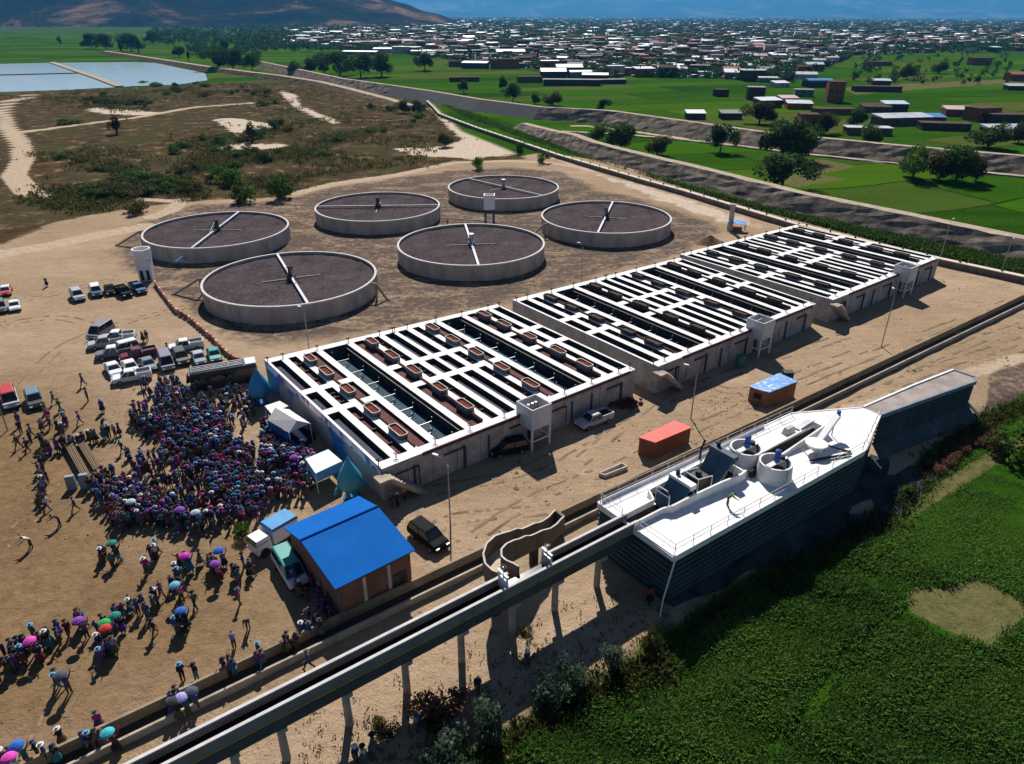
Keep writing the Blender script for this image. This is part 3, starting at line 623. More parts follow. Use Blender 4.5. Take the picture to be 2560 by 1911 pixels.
# elevated tanks at the basin fronts
def elevated_tank(p, label, k, sc=1.0):
    d = (BQ[k][1]-BQ[k][0]).normalized(); rz = math.atan2(d.y, d.x); R = empty("elevated_tank", p, label, "water tank", "square tanks on legs", rz)
    w, z0, z1 = 2.9*sc, 3.0*sc, 5.5*sc; b = MB(); h = w/2; t = .14
    for (cx, cy, dx, dy) in ((0, -h+t/2, w, t), (0, h-t/2, w, t), (-h+t/2, 0, t, w-2*t), (h-t/2, 0, t, w-2*t)): b.box((cx, cy, (z0+z1)/2), (dx, dy, z1-z0))
    b.box((0, 0, z0-.1), (w-.02, w-.02, .2)); tk_ = b.build("tank", mat("pale tank concrete", (0.60, 0.59, 0.60), .85, .2, .9, bump=.15), R)
    b = MB(); b.box((0, 0, z0+.9), (w-2*t-.01, w-2*t-.01, .05)); b.build("water", TWATER, tk_)
    for x in (-.5, 0.1, .6): b = MB(); b.tube([(x, .4, z0+.9), (x, .4, z1-.3)], .16, 8); b.build("inlet_pipe", STEEL, R)
    for sx in (-1, 1):
        for sy in (-1, 1): b = MB(); b.box((sx*(h-.12), sy*(h-.12), z0/2-.2), (.2, .2, z0)); b.build("leg", WHITE_M, R)
    for a, c in (((-1, -1), (1, -1)), ((1, -1), (1, 1)), ((1, 1), (-1, 1)), ((-1, 1), (-1, -1))):
        b = MB(); q0, q1 = (a[0]*(h-.12), a[1]*(h-.12), 1.25), (c[0]*(h-.12), c[1]*(h-.12), 1.25); b.beam(q0, q1, .12, .14); b.build("brace", WHITE_M, R)
    b = MB(); b.tube([(0, .3, z0-.2), (0, .3, .1)], .2, 10); b.build("down_pipe", BLUEP, R)
elevated_tank(at(1333, 1108), "square white tank on four legs in front of the nearest basin", 0)
elevated_tank(at(1889, 882), "square white tank on four legs at the middle basin, green bin below", 1)
elevated_tank(at(2248, 736), "square white tank on four legs in front of the farthest basin", 2)

# ---------------------------------------------------------------- circular filter tanks
GRAV = mat("purple grey filter gravel", (0.074, 0.060, 0.064), .98, .35, .25, spec=.03, bump=1.0, bscale=2.6)
def _grav():
    nt = GRAV.node_tree; N = nt.nodes; L = nt.links; b = N["Principled BSDF"]; tc = N.new("ShaderNodeTexCoord")
    v = N.new("ShaderNodeTexNoise"); v.inputs["Scale"].default_value = 3.2; v.inputs["Detail"].default_value = 3; L.new(tc.outputs["Object"], v.inputs["Vector"])
    r = N.new("ShaderNodeValToRGB"); r.color_ramp.elements[0].position = .58; r.color_ramp.elements[1].position = .72; r.color_ramp.elements[0].color = (0, 0, 0, 1); r.color_ramp.elements[1].color = (1, 1, 1, 1); L.new(v.outputs["Fac"], r.inputs[0])
    mx = N.new("ShaderNodeMix"); mx.data_type = 'RGBA'; src = b.inputs["Base Color"].links[0].from_socket; L.new(r.outputs[0], mx.inputs[0]); L.new(src, mx.inputs[6]); mx.inputs[7].default_value = (.16, .13, .135, 1); L.new(mx.outputs[2], b.inputs["Base Color"])
_grav()
TANKW = mat("tank wall concrete", (0.46, 0.40, 0.355), .9, .3, .35, bump=.2, bscale=3, streak=(1, 1, .35))
RIMC = mat("tank rim concrete", (0.55, 0.52, 0.50), .85, .2, 1.2)
def filter_tank(px, py0, py1, label, ang, arm_col, seed, cross=False, brace=True):
    a, c = at(px*1.15679, py0*1.15679, 3.0), at(px*1.15679, py1*1.15679, 3.0); ctr = (a+c)/2; ctr.z = 0; Rr = 15.1; H = 3.1
    R = empty("filter_tank", ctr, label, "round tank", "six round gravel filter tanks")
    b = MB(); b.lathe([(Rr, -.3), (Rr, H), (Rr-.28, H), (Rr-.28, 1.9)], n=120); b.build("tank_wall", TANKW, R, smooth=False)
    b = MB(); b.lathe([(Rr+.06, H-.22), (Rr+.06, H+.05), (Rr-.34, H+.05), (Rr-.34, H-.1)], n=120); b.build("rim", RIMC, R)
    rg = np.random.default_rng(seed); n = 60; vs = []; fs = []
    rr = np.linspace(0, Rr-.28, 36); 
    for r_ in rr:
        for j in range(n): th = 6.2832*j/n; vs.append((r_*math.cos(th), r_*math.sin(th), 2.62+rg.normal(0, .035)))
    for i in range(len(rr)-1):
        for j in range(n): fs.append((i*n+j, (i+1)*n+j, (i+1)*n+(j+1) % n, i*n+(j+1) % n))
    g = MB(); g.add(vs, fs); g.build("gravel_bed", GRAV, R)
    d = Vector((math.cos(ang), math.sin(ang), 0)); b = MB()
    b.beam(-d*(Rr-.35)+Vector((0, 0, 3.05)), d*(Rr-.35)+Vector((0, 0, 3.05)), .42, .26); o = b.build("distributor_arm", arm_col, R)
    e = Vector((-d.y, d.x, 0)); b = MB(); b.beam(-e*5.2+Vector((0, 0, 2.72)), e*5.2+Vector((0, 0, 2.72)), .22, .1); b.build("cross_arm", CONC, R)
    b = MB(); b.lathe([(.75, 2.5), (.75, 3.3), (.45, 3.5), (.42, 4.7), (.55, 4.75), (.55, 5.0), (0, 5.02)], n=16); b.build("centre_column", CONC_D if not cross else STEEL, R)
    b = MB(); b.tube([d*.6+Vector((0, 0, 4.8)), d*5+Vector((0, 0, 3.2))], .04, 5); b.tube([-d*.6+Vector((0, 0, 4.8)), -d*5+Vector((0, 0, 3.2))], .04, 5); b.build("stay_rod", STEEL, R)
    for th in (-2.0, -1.3, .2):
        x, y = (Rr+.08)*math.cos(th), (Rr+.08)*math.sin(th); b = MB(); b.tube([(x, y, 0), (x, y, H-.25)], .07, 6); b.build("level_pipe", RIMC, R)
    return R, ctr
LILAC = mat("lilac painted steel", (0.50, 0.50, 0.62), .5, .15, 1)
def arm_dir(x0, y0, x1, y1): a, c = ZV(x0, y0, 3.0), ZV(x1, y1, 3.0); return math.atan2(c.y-a.y, c.x-a.x)
TK = [filter_tank(469.5, 457, 540, "round gravel filter tank at the far left, beside the slanted white valve tower", arm_dir(424, 533, 521, 458), LILAC, 1),
      filter_tank(629, 548, 660, "round gravel filter tank nearest the parked cars", arm_dir(601, 550, 667, 656), LILAC, 2),
      filter_tank(817, 416, 480, "round gravel filter tank with its arm lying across, beside the dry scrub", arm_dir(684, 446, 950, 443), CONC_L, 3),
      filter_tank(1018.5, 487, 572, "round gravel filter tank closest to the middle basin", arm_dir(1006, 488, 1033, 571), LILAC, 4, True),
      filter_tank(1088, 378, 434, "farthest round gravel filter tank, behind the white square hopper", arm_dir(1003, 388, 1180, 429), CONC_L, 5, True),
      filter_tank(1309.5, 436, 505, "round gravel filter tank at the far right, near the parapet wall", arm_dir(1293, 503, 1325, 437), LILAC, 6)]
def inflow(tank_i, th, ln, label):
    R, c = TK[tank_i]; d = Vector((math.cos(th), math.sin(th), 0)); p = c+d*15.5; o = empty("inflow_pipe", p, label, "pipe", "sloping inflow pipes of the round tanks")
    b = MB(); b.tube([d*-.2+Vector((0, 0, 2.9)), d*.7+Vector((0, 0, 2.9)), d*ln+Vector((0, 0, .3)), d*(ln+.8)], .22, 8); b.build("pipe", CONC_T, o)
    b = MB(); b.box((d.x*.6, d.y*.6, 1.3), (.3, .3, 2.8), th); b.build("support", CONC_T, o)
inflow(1, math.radians(184), 5.2, "sloping tan inflow pipe on the left side of the tank nearest the cars")
inflow(0, math.radians(188), 5.5, "sloping tan inflow pipe on the left side of the far left tank")
inflow(5, math.radians(205), 4.2, "sloping ochre inflow pipe on the left side of the far right tank")
inflow(1, math.radians(-12), 2.4, "short steep inflow pipe on the right side of the tank nearest the cars")
# valve towers between the tanks
def valve_tower(p, top, label, rz, w=2.7):
    R = empty("valve_tower", p, label, "valve tower", None, rz); b = MB()
    b.box((0, 0, 1.9), (w*.85, w*.7, 3.8+.4), taper=1.12); b.build("tower_body", WHITE_M, R); 
    b = MB(); b.lathe([(w*.56, 4.1), (w*.6, 5.2), (w*.6, top), (w*.52, top), (w*.52, top-.8), (0, top-.8)], n=20); b.build("round_hopper", WHITE, R)
    for x in (-.55, .55): b = MB(); b.box((x, -w*.35-.06, 1.2), (.5, .1, 1.9)); b.build("dark_slot", BLACK, R)
    return R
valve_tower(at(370, 700), 6.1, "white flared valve tower standing by the first parked pickups", .2)
R = empty("hopper_tower", at(1224, 556), "white square hopper on blue legs between the round tanks", "hopper tower")
b = MB(); b.box((0, 0, 5.0), (2.6, 2.6, 3.4)); b.build("hopper", WHITE_M, R)
b = MB(); b.box((0, 0, 6.72), (2.2, 2.2, .06)); b.build("dark_top", BLACK, R)
for x in (-1, 1):
    for y in (-1, 1): b = MB(); b.box((x, y, 1.65), (.45, .45, 3.3)); b.build("leg", BLUEP, R)
b = MB(); b.beam((-1.3, -1.3, 1.2), (1.3, -1.3, 1.2), .15, .2); b.build("brace", mat("sky blue paint", (.15, .42, .65), .5, .15, 1), R)
o = MB().tube([at(440, 655, 1.2), at(455, 643, 1.8), at(468, 650, .3)], .2, 8).build("connecting_pipe", mat("sky blue paint", (.15, .42, .65), .5), None, at(440, 655)); tag(o, "blue pipe from the white valve tower to the far left round tank", "pipe")
o = MB(); o.tube([at(1105, 546, .6), at(1215, 553, .6)], .16, 8); o.tube([at(1118, 549, .0), at(1118, 549, 1.6)], .12, 6); tag(o.build("connecting_pipe", CONC_L, None, at(1105, 546)), "pale pipe running to the white square hopper from the left", "pipe")
# parapet wall along the weedy strip
PAR = [at(a, b, 1.3) for a, b in ((1068, 252), (1085, 268), (1099, 284), (1190, 318), (1293, 352), (1400, 388), (1511, 420), (1610, 449), (1710, 476), (1850, 518), (1988, 559), (2170, 604), (2349, 646), (2560, 691), (2900, 760))]
def parapet():
    P = [Vector((p.x, p.y, 0)) for p in PAR]; R = empty("parapet_wall", P[7], "long low grey wall with a pale coping running behind the basins to the scrub", "wall")
    w, c, k = MB(), MB(), MB()
    for a, e in zip(P[:-1], P[1:]):
        w.beam(a+Vector((0, 0, .45)), e+Vector((0, 0, .45)), .5, 1.5); c.beam(a+Vector((0, 0, 1.29)), e+Vector((0, 0, 1.29)), 1.35, .18)
        n = int((e-a).length/5)
        for i in range(n): q = a.lerp(e, (i+.5)/n); k.box((q.x, q.y, 1.6), (.3, .3, .45))
    w.build("wall_face", mat("earthy wall render", (.24, .19, .15), .95, .4, .5), R, P[7]); c.build("coping", mat("pale coping", (.64, .57, .49), .9, .2, .8), R, P[7]); k.build("post_stub", CONC_D, R, P[7])
parapet()
# open ground canal along the plant's near side
def canal():
    base = UW(30, -5.0); R = empty("ground_canal", base, "long open tan concrete canal on the ground beside the aqueduct", "canal"); w1, w2, fl = MB(), MB(), MB(); w3 = MB()
    rg = random.Random(5)
    for k in range(-20, 42):
        u0, u1 = k*4.0, k*4.0+3.985
        w1.beam(UW(u0, -5.9, .35), UW(u1, -5.9, .35), .22, 1.3); w2.beam(UW(u0, -4.3, .22), UW(u1, -4.3, .22), .2, .95)
        fl.beam(UW(u0, -5.1, .03), UW(u1, -5.1, .03), 1.36, .06)
    w1.build("far_wall", mat("canal concrete", (.33, .26, .18), .9, .35, .5, bump=.2), R, base); w2.build("near_wall", CONC_T, R, base); fl.build("canal_bed", mat("damp canal bed", (.06, .045, .035), .6, .4, .5), R, base)
canal()
# ---------------------------------------------------------------- aqueduct on columns
AQTOP = 5.95
def aqueduct():
    base = UW(-20, 3.3); R = empty("aqueduct", base, "long raised concrete water channel on slim columns in the foreground", "aqueduct")
    lw_, fw2, cpf2 = MB(), MB(), MB(); nw, fw, fl, cp, ln, cpf, wt, jn = MB(), MB(), MB(), MB(), MB(), MB(), MB(), MB()
    u = -56.0
    while u < .9:
        v = min(u+4.0, .9)
        gap = (-12.6 < u+2 < -9.0)
        nw.beam(UW(u, 3.95, 5.42), UW(v, 3.95, 5.42), .16, .96); lw_.beam(UW(u, 3.91, 4.37), UW(v, 3.91, 4.37), .16, 1.14)
        (fw if u < -9 else fw2).beam(UW(u, 2.65, 4.85 if not gap else 4.4), UW(v, 2.65, 4.85 if not gap else 4.4), .16, 2.1 if not gap else 1.2)
        fl.beam(UW(u, 3.3, 4.05), UW(v, 3.3, 4.05), 1.14, .5); wt.beam(UW(u, 3.3, 5.1), UW(v, 3.3, 5.1), 1.13, .28)  # water sheet set high and black to paint the channel's deep shadow
        cp.beam(UW(u, 3.95, 5.93), UW(v, 3.95, 5.93), .24, .10)
        if not gap: (cpf if u < -9 else cpf2).beam(UW(u, 2.65, 5.93), UW(v, 2.65, 5.93), .24, .10)
        pass
        u = v
    ln.beam(UW(-56, 4.045, 4.96), UW(-10.2, 4.045, 4.96), .07, .07); ln.beam(UW(-9.8, 4.045, 4.96), UW(.8, 4.045, 4.96), .07, .07)
    beamm = mat("aqueduct concrete", (.21, .20, .195), .9, .25, .5, bump=.15)
    nw.build("channel_wall", beamm, R, base); lw_.build("beam", mat("shaded beam concrete", (.085, .09, .10), .9, .3, .5), R, base); fw2.build("channel_wall", beamm, R, base); cpf2.build("coping", RIMC, R, base); fw.build("channel_wall", beamm, R, base); fl.build("channel_floor", CONC_D, R, base); wt.build("water", mat("shade black water", (.006, .006, .008), .15, .2, 1), R, base)  # lower beam's concrete is darker: its shade is put into the colour
    cp.build("coping", RIMC, R, base); cpf.build("coping", RIMC, R, base); ln.build("yellow_pipe", mat("yellow pipe", (.55, .36, .03), .5, .2, 2), R, base)
    cm = mat("column concrete", (.36, .32, .28), .9, .3, .8, bump=.2)
    for px, py in ((715, 1893), (874, 1810.7), (1018, 1730), (1154, 1653), (1282, 1585), (1387, 1525), (1493, 1467)):
        p = at(px, py); d = p-AQL; uu = d.x*math.cos(AQ)+d.y*math.sin(AQ); c = UW(uu, 3.3); z0 = gz(c.x, c.y)-.3
        b = MB(); b.lathe([(.30, z0), (.26, 3.5)], (c.x, c.y, 0), 14); b.box((c.x, c.y, 3.62), (1.5, .6, .38), AQ+math.pi/2); b.build("column", cm, R, base, smooth=False)
    for uu in (-48, -41, -34):
        c = UW(uu, 3.3); b = MB(); b.lathe([(.30, -.3), (.26, 3.5)], (c.x, c.y, 0), 14); b.box((c.x, c.y, 3.62), (1.5, .6, .38), AQ+math.pi/2); b.build("column", cm, R, base)
aqueduct()
# sluice gates set into the aqueduct
def sluice(u, label, m):
    R = empty("sluice_gate", UW(u, 3.3, 4.6), label, "sluice gate", "sluice gates in the aqueduct", AQ); b = MB(); b.box((0, 0, 1.0), (.1, 1.05, 1.6)); b.build("gate_leaf", m, R)
    b = MB(); b.box((0, -.55, 1.2), (.16, .08, 2.0)); b.box((0, .55, 1.2), (.16, .08, 2.0)); b.box((0, 0, 2.24), (.2, 1.3, .08)); b.build("frame", WHITE_M, R); b = MB(); b.tube([(0, 0, 1.8), (0, 0, 2.9)], .04, 6); b.lathe([(.2, 2.86), (.25, 2.9), (.2, 2.94)], n=12, close=True); b.build("hand_wheel", STEEL, R)
sluice(-12.9, "pale sluice gate in the aqueduct left of the curved flume", WHITE_M); sluice(-8.6, "dark sluice gate in the aqueduct right of the curved flume", STEEL)
# curved flume from the aqueduct down to the ground canal
def flume():
    base = UW(-9, -1); R = empty("curved_flume", base, "curved tan flume with wavy stepped walls curling off the aqueduct", "flume")
    out_ = [(-12.2, 2.5, 5.9), (-12.75, 1.7, 5.9), (-12.75, .6, 5.85), (-12.2, -.5, 5.8), (-11.2, -1.5, 5.7), (-9.9, -2.15, 5.45), (-8.9, -2.3, 5.2), (-8.2, -2.35, 5.0), (-7.4, -2.35, 4.95), (-6.8, -2.5, 4.5), (-6.0, -2.85, 4.1), (-5.0, -3.0, 3.95), (-4.2, -3.3, 3.5), (-3.4, -3.75, 3.0), (-2.4, -4.1, 2.8), (-1.6, -4.5, 2.7), (-1.0, -4.8, 2.6)]
    inn = [(-10.8, 2.5, 5.9), (-10.95, 1.9, 5.9), (-11.2, 1.3, 5.9), (-11.15, .6, 5.8), (-10.6, -.2, 5.7), (-9.7, -.75, 5.45), (-8.8, -1.0, 5.2), (-8.1, -1.05, 5.0), (-7.4, -1.1, 4.95), (-6.7, -1.3, 4.5), (-5.9, -1.65, 4.1), (-5.0, -1.8, 3.95), (-4.2, -2.1, 3.5), (-3.4, -2.5, 3.0), (-2.4, -2.85, 2.8), (-1.6, -3.25, 2.7), (-1.0, -3.5, 2.6)]
    def dens(p):
        r = []
        for a, c in zip(p[:-1], p[1:]):
            for k in range(3): f = k/3; r.append(tuple(x+(y-x)*f for x, y in zip(a, c)))
        return r+[p[-1]]
    o_, i_ = dens(out_), dens(inn); hgt_ = 1.55
    def wall(p, nm, m):
        b = MB(); cp = MB()
        for a, c in zip(p[:-1], p[1:]):
            A0, A1 = UW(*a), UW(*c); drop = hgt_+.25
            t = (A1-A0); t.z = 0; t.normalize(); n = Vector((-t.y, t.x, 0))*.08
            vs = []
            for q in (A0, A1):
                for s_ in (-1, 1):
                    for z in (-drop, 0): vs.append(q+n*s_+Vector((0, 0, z)))
            b.add(vs, [(0, 1, 5, 4), (2, 6, 7, 3), (0, 4, 6, 2)]); cp.add([v+Vector((0, 0, .0)) for v in (vs[1], vs[3], vs[7], vs[5])], [(0, 1, 2, 3)])
        b.v += []; b.build(nm, m, R, base); cp.build("wall_coping", CONC_L, R, base)
    m = mat("flume concrete", (.21, .17, .135), .9, .3, .6, bump=.2)
    wall(o_, "outer_wall", m); wall(i_, "inner_wall", m)
    b = MB()
    for k in range(len(o_)-1):
        a, c, d, e = UW(*o_[k]), UW(*o_[k+1]), UW(*i_[k+1]), UW(*i_[k])
        b.add([Vector((p.x, p.y, p.z-hgt_)) for p in (a, c, d, e)], [(0, 1, 2, 3)]); b.add([Vector((p.x, p.y, p.z-hgt_-.25)) for p in (a, c, d, e)], [(3, 2, 1, 0)])
    b.build("flume_floor", mat("flume floor", (.50, .42, .31), .9, .2, .8), R, base)
    a, c = UW(*out_[-1]), UW(*inn[-1]); b = MB(); b.beam((a.x, a.y, 1.2), (c.x, c.y, 1.2), .3, 2.8); b.build("end_wall", m, R, base)
    for u, w, z in ((-11.9, .8, 4.2), (-9.4, -1.3, 3.6), (-5.5, -2.3, 2.2)): c = UW(u, w); b = MB(); b.box((c.x, c.y, z/2-.2), (.7, .5, z), AQ); b.build("pier", CONC_D, R, base)
flume()

# ---------------------------------------------------------------- headworks platform
ZD_ = 5.4
def headworks():
    base = UW(14, 4.5); R = empty("headworks_platform", base, "long white headworks deck on dark ribbed walls beside the green field", "platform")
    out = [(.4, -.5), (29.1, -.1), (36.8, 3.8), (36.8, 5.95), (28.4, 8.95), (.6, 8.6)]
    P = [UW(*p) for p in out]
    # deck with a well for the screen channel and one for the long settling trough
    holes = [(.4, 4.6, 2.75, 3.85), (4.6, 14.2, 1.5, 4.35), (18.9, 28.2, 3.15, 4.55)]
    us = sorted({.4, 29.1, *[h for q in holes for h in q[:2]]}); ws = sorted({-.5, 8.6, *[h for q in holes for h in q[2:]]})
    b = MB()
    def wlo(u): return -.5+.4*(u-.4)/28.7
    def whi(u): return 8.6+.35*(u-.6)/27.8
    for u0, u1 in zip(us[:-1], us[1:]):
        for w0, w1 in zip(ws[:-1], ws[1:]):
            if any(h[0]-.01 <= u0 and u1 <= h[1]+.01 and h[2]-.01 <= w0 and w1 <= h[3]+.01 for h in holes): continue
            q = [UW(u, (wlo(u) if w == -.5 else whi(u) if w == 8.6 else w), ZD_) for u, w in ((u0, w1), (u1, w1), (u1, w0), (u0, w0))]
            b.add(q, [(0, 1, 2, 3)])
    b.add([UW(29.1, whi(29.1)-.02, ZD_), UW(36.8, 5.95, ZD_), UW(36.8, 3.8, ZD_), UW(29.1, wlo(29.1), ZD_)], [(0, 1, 2, 3)])
    b.build("deck", WHITE, R, base)
    # rim slab
    b = MB()
    for a, c in zip(out, out[1:]+out[:1]):
        if a == (36.8, 3.8): continue
        b.beam(UW(*a, ZD_-.25), UW(*c, ZD_-.25), .16, .62)
    b.build("deck_edge", WHITE, R, base)
    # wells
    dm, b, wb_ = CONC_D, MB(), MB()
    for (u0, u1, w0, w1) in holes:
        z0 = 4.1 if u0 < 14 else 3.6
        c = [UW(u0, w0), UW(u1, w0), UW(u1, w1), UW(u0, w1)]
        for k in range(4):
            if (u0 == .4 and k in (3, 1)) or (u0 == 4.6 and k == 3): continue
            a, e = c[k], c[(k+1) % 4]; b.add([(a.x, a.y, z0), (e.x, e.y, z0), (e.x, e.y, ZD_), (a.x, a.y, ZD_)], [(0, 1, 2, 3)])
        wb_.add([(p.x, p.y, z0+.25) for p in c[::-1]], [(0, 1, 2, 3)])
    b.build("well_wall", dm, R, base); wb_.build("well_water", MATS["shade black water"], R, base)
    # raised channel walls
    b = MB()
    far_ = [(.5, 2.62, 5.95), (4.3, 2.62, 6.0), (4.9, 1.42, 6.1), (9, 1.35, 6.2), (14.3, 1.3, 6.2)]
    near_ = [(.5, 3.98, 5.95), (3.9, 4.02, 6.0), (4.8, 4.5, 6.25), (7.5, 4.6, 6.35), (11, 4.85, 6.45), (13.4, 5.1, 6.45), (14.4, 4.9, 6.4)]
    for p in (far_, near_):
        for a, c in zip(p[:-1], p[1:]):
            A, C = UW(*a), UW(*c); t = (C-A); t.z = 0; t.normalize(); n = Vector((-t.y, t.x, 0))*.09; vs = []
            for q in (A, C):
                for s_ in (-1, 1): vs += [Vector((q.x, q.y, ZD_-.02))+n*s_, q+n*s_]
            b.add(vs, [(0, 1, 5, 4), (2, 6, 7, 3), (1, 3, 7, 5), (0, 2, 3, 1), (4, 5, 7, 6)])
    b.beam(UW(14.35, 1.3, ZD_+.4), UW(14.35, 5, ZD_+.4), .16, .85); b.build("channel_wall", WHITE, R, base)
    # settling trough: raised near wall rising towards its end
    b = MB()
    for w, h0, h1 in ((4.65, .12, 1.35), (3.05, .12, .35)):
        A, C = UW(18.9, w), UW(28.4, w); t = (C-A).normalized(); n = Vector((-t.y, t.x, 0))*.09
        vs = [Vector((q.x, q.y, z))+n*s_ for q, h in ((A, h0), (C, h1)) for s_ in (-1, 1) for z in (ZD_-.02, ZD_+h)]
        b.add(vs, [(0, 1, 5, 4), (2, 6, 7, 3), (1, 3, 7, 5), (0, 2, 3, 1), (4, 5, 7, 6)])
    b.beam(UW(28.4, 3.05, ZD_+.3), UW(28.4, 4.65, ZD_+.3), .16, .7); b.build("trough_wall", WHITE, R, base)
    # ribbed side walls and sloping foot
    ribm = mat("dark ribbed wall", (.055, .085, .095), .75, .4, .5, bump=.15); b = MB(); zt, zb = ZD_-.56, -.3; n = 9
    sides = [((.45, -.42), (.65, 8.5)), ((.65, 8.5), (28.35, 8.85)), ((28.35, 8.85), (36.7, 5.85))]
    for (a, c) in sides:
        A, C = UW(*a), UW(*c); t = (C-A).normalized(); nn = Vector((t.y, -t.x, 0)); 
        if nn.dot(UW(14, 4.5)-A) > 0: nn = -nn
        h = (zt-zb)/n; prof = []
        for k in range(n):
            z = zt-k*h; prof += [(0, z), (.0, z-h*.45), (-.16, z-h*.5), (-.16, z-h*.95)]
        prof += [(0, zb), (0, -1.0)]
        vs = [A+nn*o_+Vector((0, 0, z)) for o_, z in prof]+[C+nn*o_+Vector((0, 0, z)) for o_, z in prof]; m_ = len(prof)
        b.add(vs, [(k, k+1, m_+k+1, m_+k) for k in range(m_-1)])
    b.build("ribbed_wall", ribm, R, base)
    b = MB(); fm = mat("dark slope concrete", (.060, .070, .078), .9, .6, .25)  # sloping apron in a dark, blotchy concrete
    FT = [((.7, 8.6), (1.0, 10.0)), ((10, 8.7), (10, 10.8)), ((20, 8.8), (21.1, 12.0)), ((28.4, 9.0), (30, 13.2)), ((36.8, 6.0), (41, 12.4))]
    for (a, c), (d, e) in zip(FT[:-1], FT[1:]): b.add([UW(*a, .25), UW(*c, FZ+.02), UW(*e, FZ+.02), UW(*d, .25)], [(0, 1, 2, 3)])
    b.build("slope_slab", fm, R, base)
    b = MB(); b.tube([UW(.5, 8.8, ZD_-.3), UW(-.6, 9.0, 1.8), UW(-.9, 9.1, -.3)], .07, 6); b.build("corner_pipe", WHITE_M, R, base)
    # railings
    rm = mat("pale handrail paint", (.62, .55, .55), .5, .2, 2)
    def rail(pts, nm="handrail"):
        b = MB()
        for a, c in zip(pts[:-1], pts[1:]):
            A, C = UW(*a, ZD_), UW(*c, ZD_); n_ = max(1, int((C-A).length/2.1))
            for z in (.55, 1.05): b.tube([A+Vector((0, 0, z)), C+Vector((0, 0, z))], .028, 5)
            for k in range(n_+1): q = A.lerp(C, k/n_); b.tube([q, q+Vector((0, 0, 1.05))], .034, 5)
        b.build(nm, rm, R, base)
    rail([(.6, -.35), (28.8, .05)]); rail([(.55, -.35), (.6, 2.4)]); rail([(.7, 4.4), (.8, 8.45)]); rail([(.8, 8.45), (20.5, 8.7)]); rail([(23, 8.75), (28.3, 8.8), (36.6, 5.9)])
    b = MB(); b.beam(UW(.7, -.28, ZD_+.18), UW(24, -.02, ZD_+.18), .05, .36); b.build("kick_board", WHITE_M, R, base)
headworks()
def ramp():
    base = UW(46, 5.5); R = empty("access_ramp", base, "grey access ramp on ribbed walls running right from the white deck", "ramp")
    top = [(36.85, 3.8, 5.4), (48, 4.05, 4.9), (57.5, 4.4, 4.4), (57.6, 7.0, 4.4), (56.4, 7.55, 4.4), (48, 6.9, 4.9), (36.85, 5.95, 5.4)]
    b = MB(); b.add([UW(*p) for p in top[::-1]], [(0, 1, 5, 6), (1, 2, 3, 4, 5)]); b.build("ramp_surface", mat("ramp concrete", (.36, .31, .29), .9, .3, .4, bump=.15), R, base)
    b = MB(); s_ = [top[6], top[5], top[4], top[3], top[2]]; n = 7
    for a, c in zip(s_[:-1], s_[1:]):
        A, C = UW(*a), UW(*c); t = (C-A).normalized(); nn = Vector((t.y, -t.x, 0)).normalized()
        for k in range(n):
            f0, f1, f2, f3 = k/n*.6, (k+.45)/n*.6, (k+.5)/n*.6, (k+.95)/n*.6
            for (fa, fb, oa, ob) in ((f0, f1, 0, 0), (f1, f2, 0, -.14), (f2, f3, -.14, -.14), (f3, (k+1)/n*.6, -.14, 0)):
                z = lambda q, f: q.z-.35-(q.z-FZ)*f
                b.add([Vector((A.x, A.y, z(A, fa)))+nn*oa, Vector((A.x, A.y, z(A, fb)))+nn*ob, Vector((C.x, C.y, z(C, fb)))+nn*ob, Vector((C.x, C.y, z(C, fa)))+nn*oa], [(0, 1, 2, 3)])
        z = lambda q: q.z-.35-(q.z-FZ)*.6
        b.add([Vector((A.x, A.y, z(A))), A+nn*2.0-Vector((0, 0, A.z-FZ+.05)), C+nn*2.0-Vector((0, 0, C.z-FZ+.05)), Vector((C.x, C.y, z(C)))], [(0, 1, 2, 3)])
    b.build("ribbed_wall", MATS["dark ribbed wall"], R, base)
    b = MB()
    for a, c in zip(s_[:-1], s_[1:]): b.beam(UW(a[0], a[1], a[2]-.12), UW(c[0], c[1], c[2]-.12), .3, .5)
    b.build("edge_beam", mat("blue grey edge", (.20, .24, .30), .8, .3, .6), R, base)
    b = MB(); b.beam(UW(37, 3.8, 5.3), UW(48, 4.0, 4.85), .25, .4); b.beam(UW(48, 4.0, 4.85), UW(57.5, 4.35, 4.35), .25, .4); b.build("far_edge", WHITE, R, base)
ramp()
# grit tanks on the deck
def grit_tank(u, w, label):
    p = UW(u, w, ZD_); R = empty("grit_tank", p, label, "grit tank", "round grit tanks on the deck", AQ)
    b = MB(); b.lathe([(1.72, 0), (1.55, 1.75), (1.38, 1.75), (1.42, .3)], n=40); b.build("tank_ring", WHITE, R, smooth=False)
    b = MB(); b.lathe([(1.42, .55), (0, .45)], n=40); b.build("dark_inside", CONC_D, R)
    b = MB(); b.box((0, -.1, 1.78), (2.9, .5, .12)); b.build("bridge_plate", WHITE_M, R)
    b = MB(); b.lathe([(.34, 1.8), (.36, 2.25), (.26, 2.35), (.3, 2.4), (.28, 2.95), (.12, 3.05), (0, 3.06)], (.1, 0, 0), 14); o = b.build("blue_motor", mat("blue motor paint", (.03, .09, .32), .4, .2, 2), R)
    b = MB(); b.lathe([(.24, 1.8), (.24, 2.2), (0, 2.22)], (.75, -.15, 0), 12); b.tube([(.75, -.15, 2.0), (1.2, -.5, 1.5), (1.3, -.6, .6)], .09, 6); b.build("gear_box", BLACK, R)
    b = MB(); b.tube([(-.3, -1.55, 0), (-.3, -1.62, 1.7)], .05, 6); b.build("level_pipe", STEEL, R)
grit_tank(16.7, 3.0, "round white grit tank with a blue motor, the farther of the two on the deck"); grit_tank(16.9, 6.3, "round white grit tank with a blue motor, the nearer of the two on the deck")
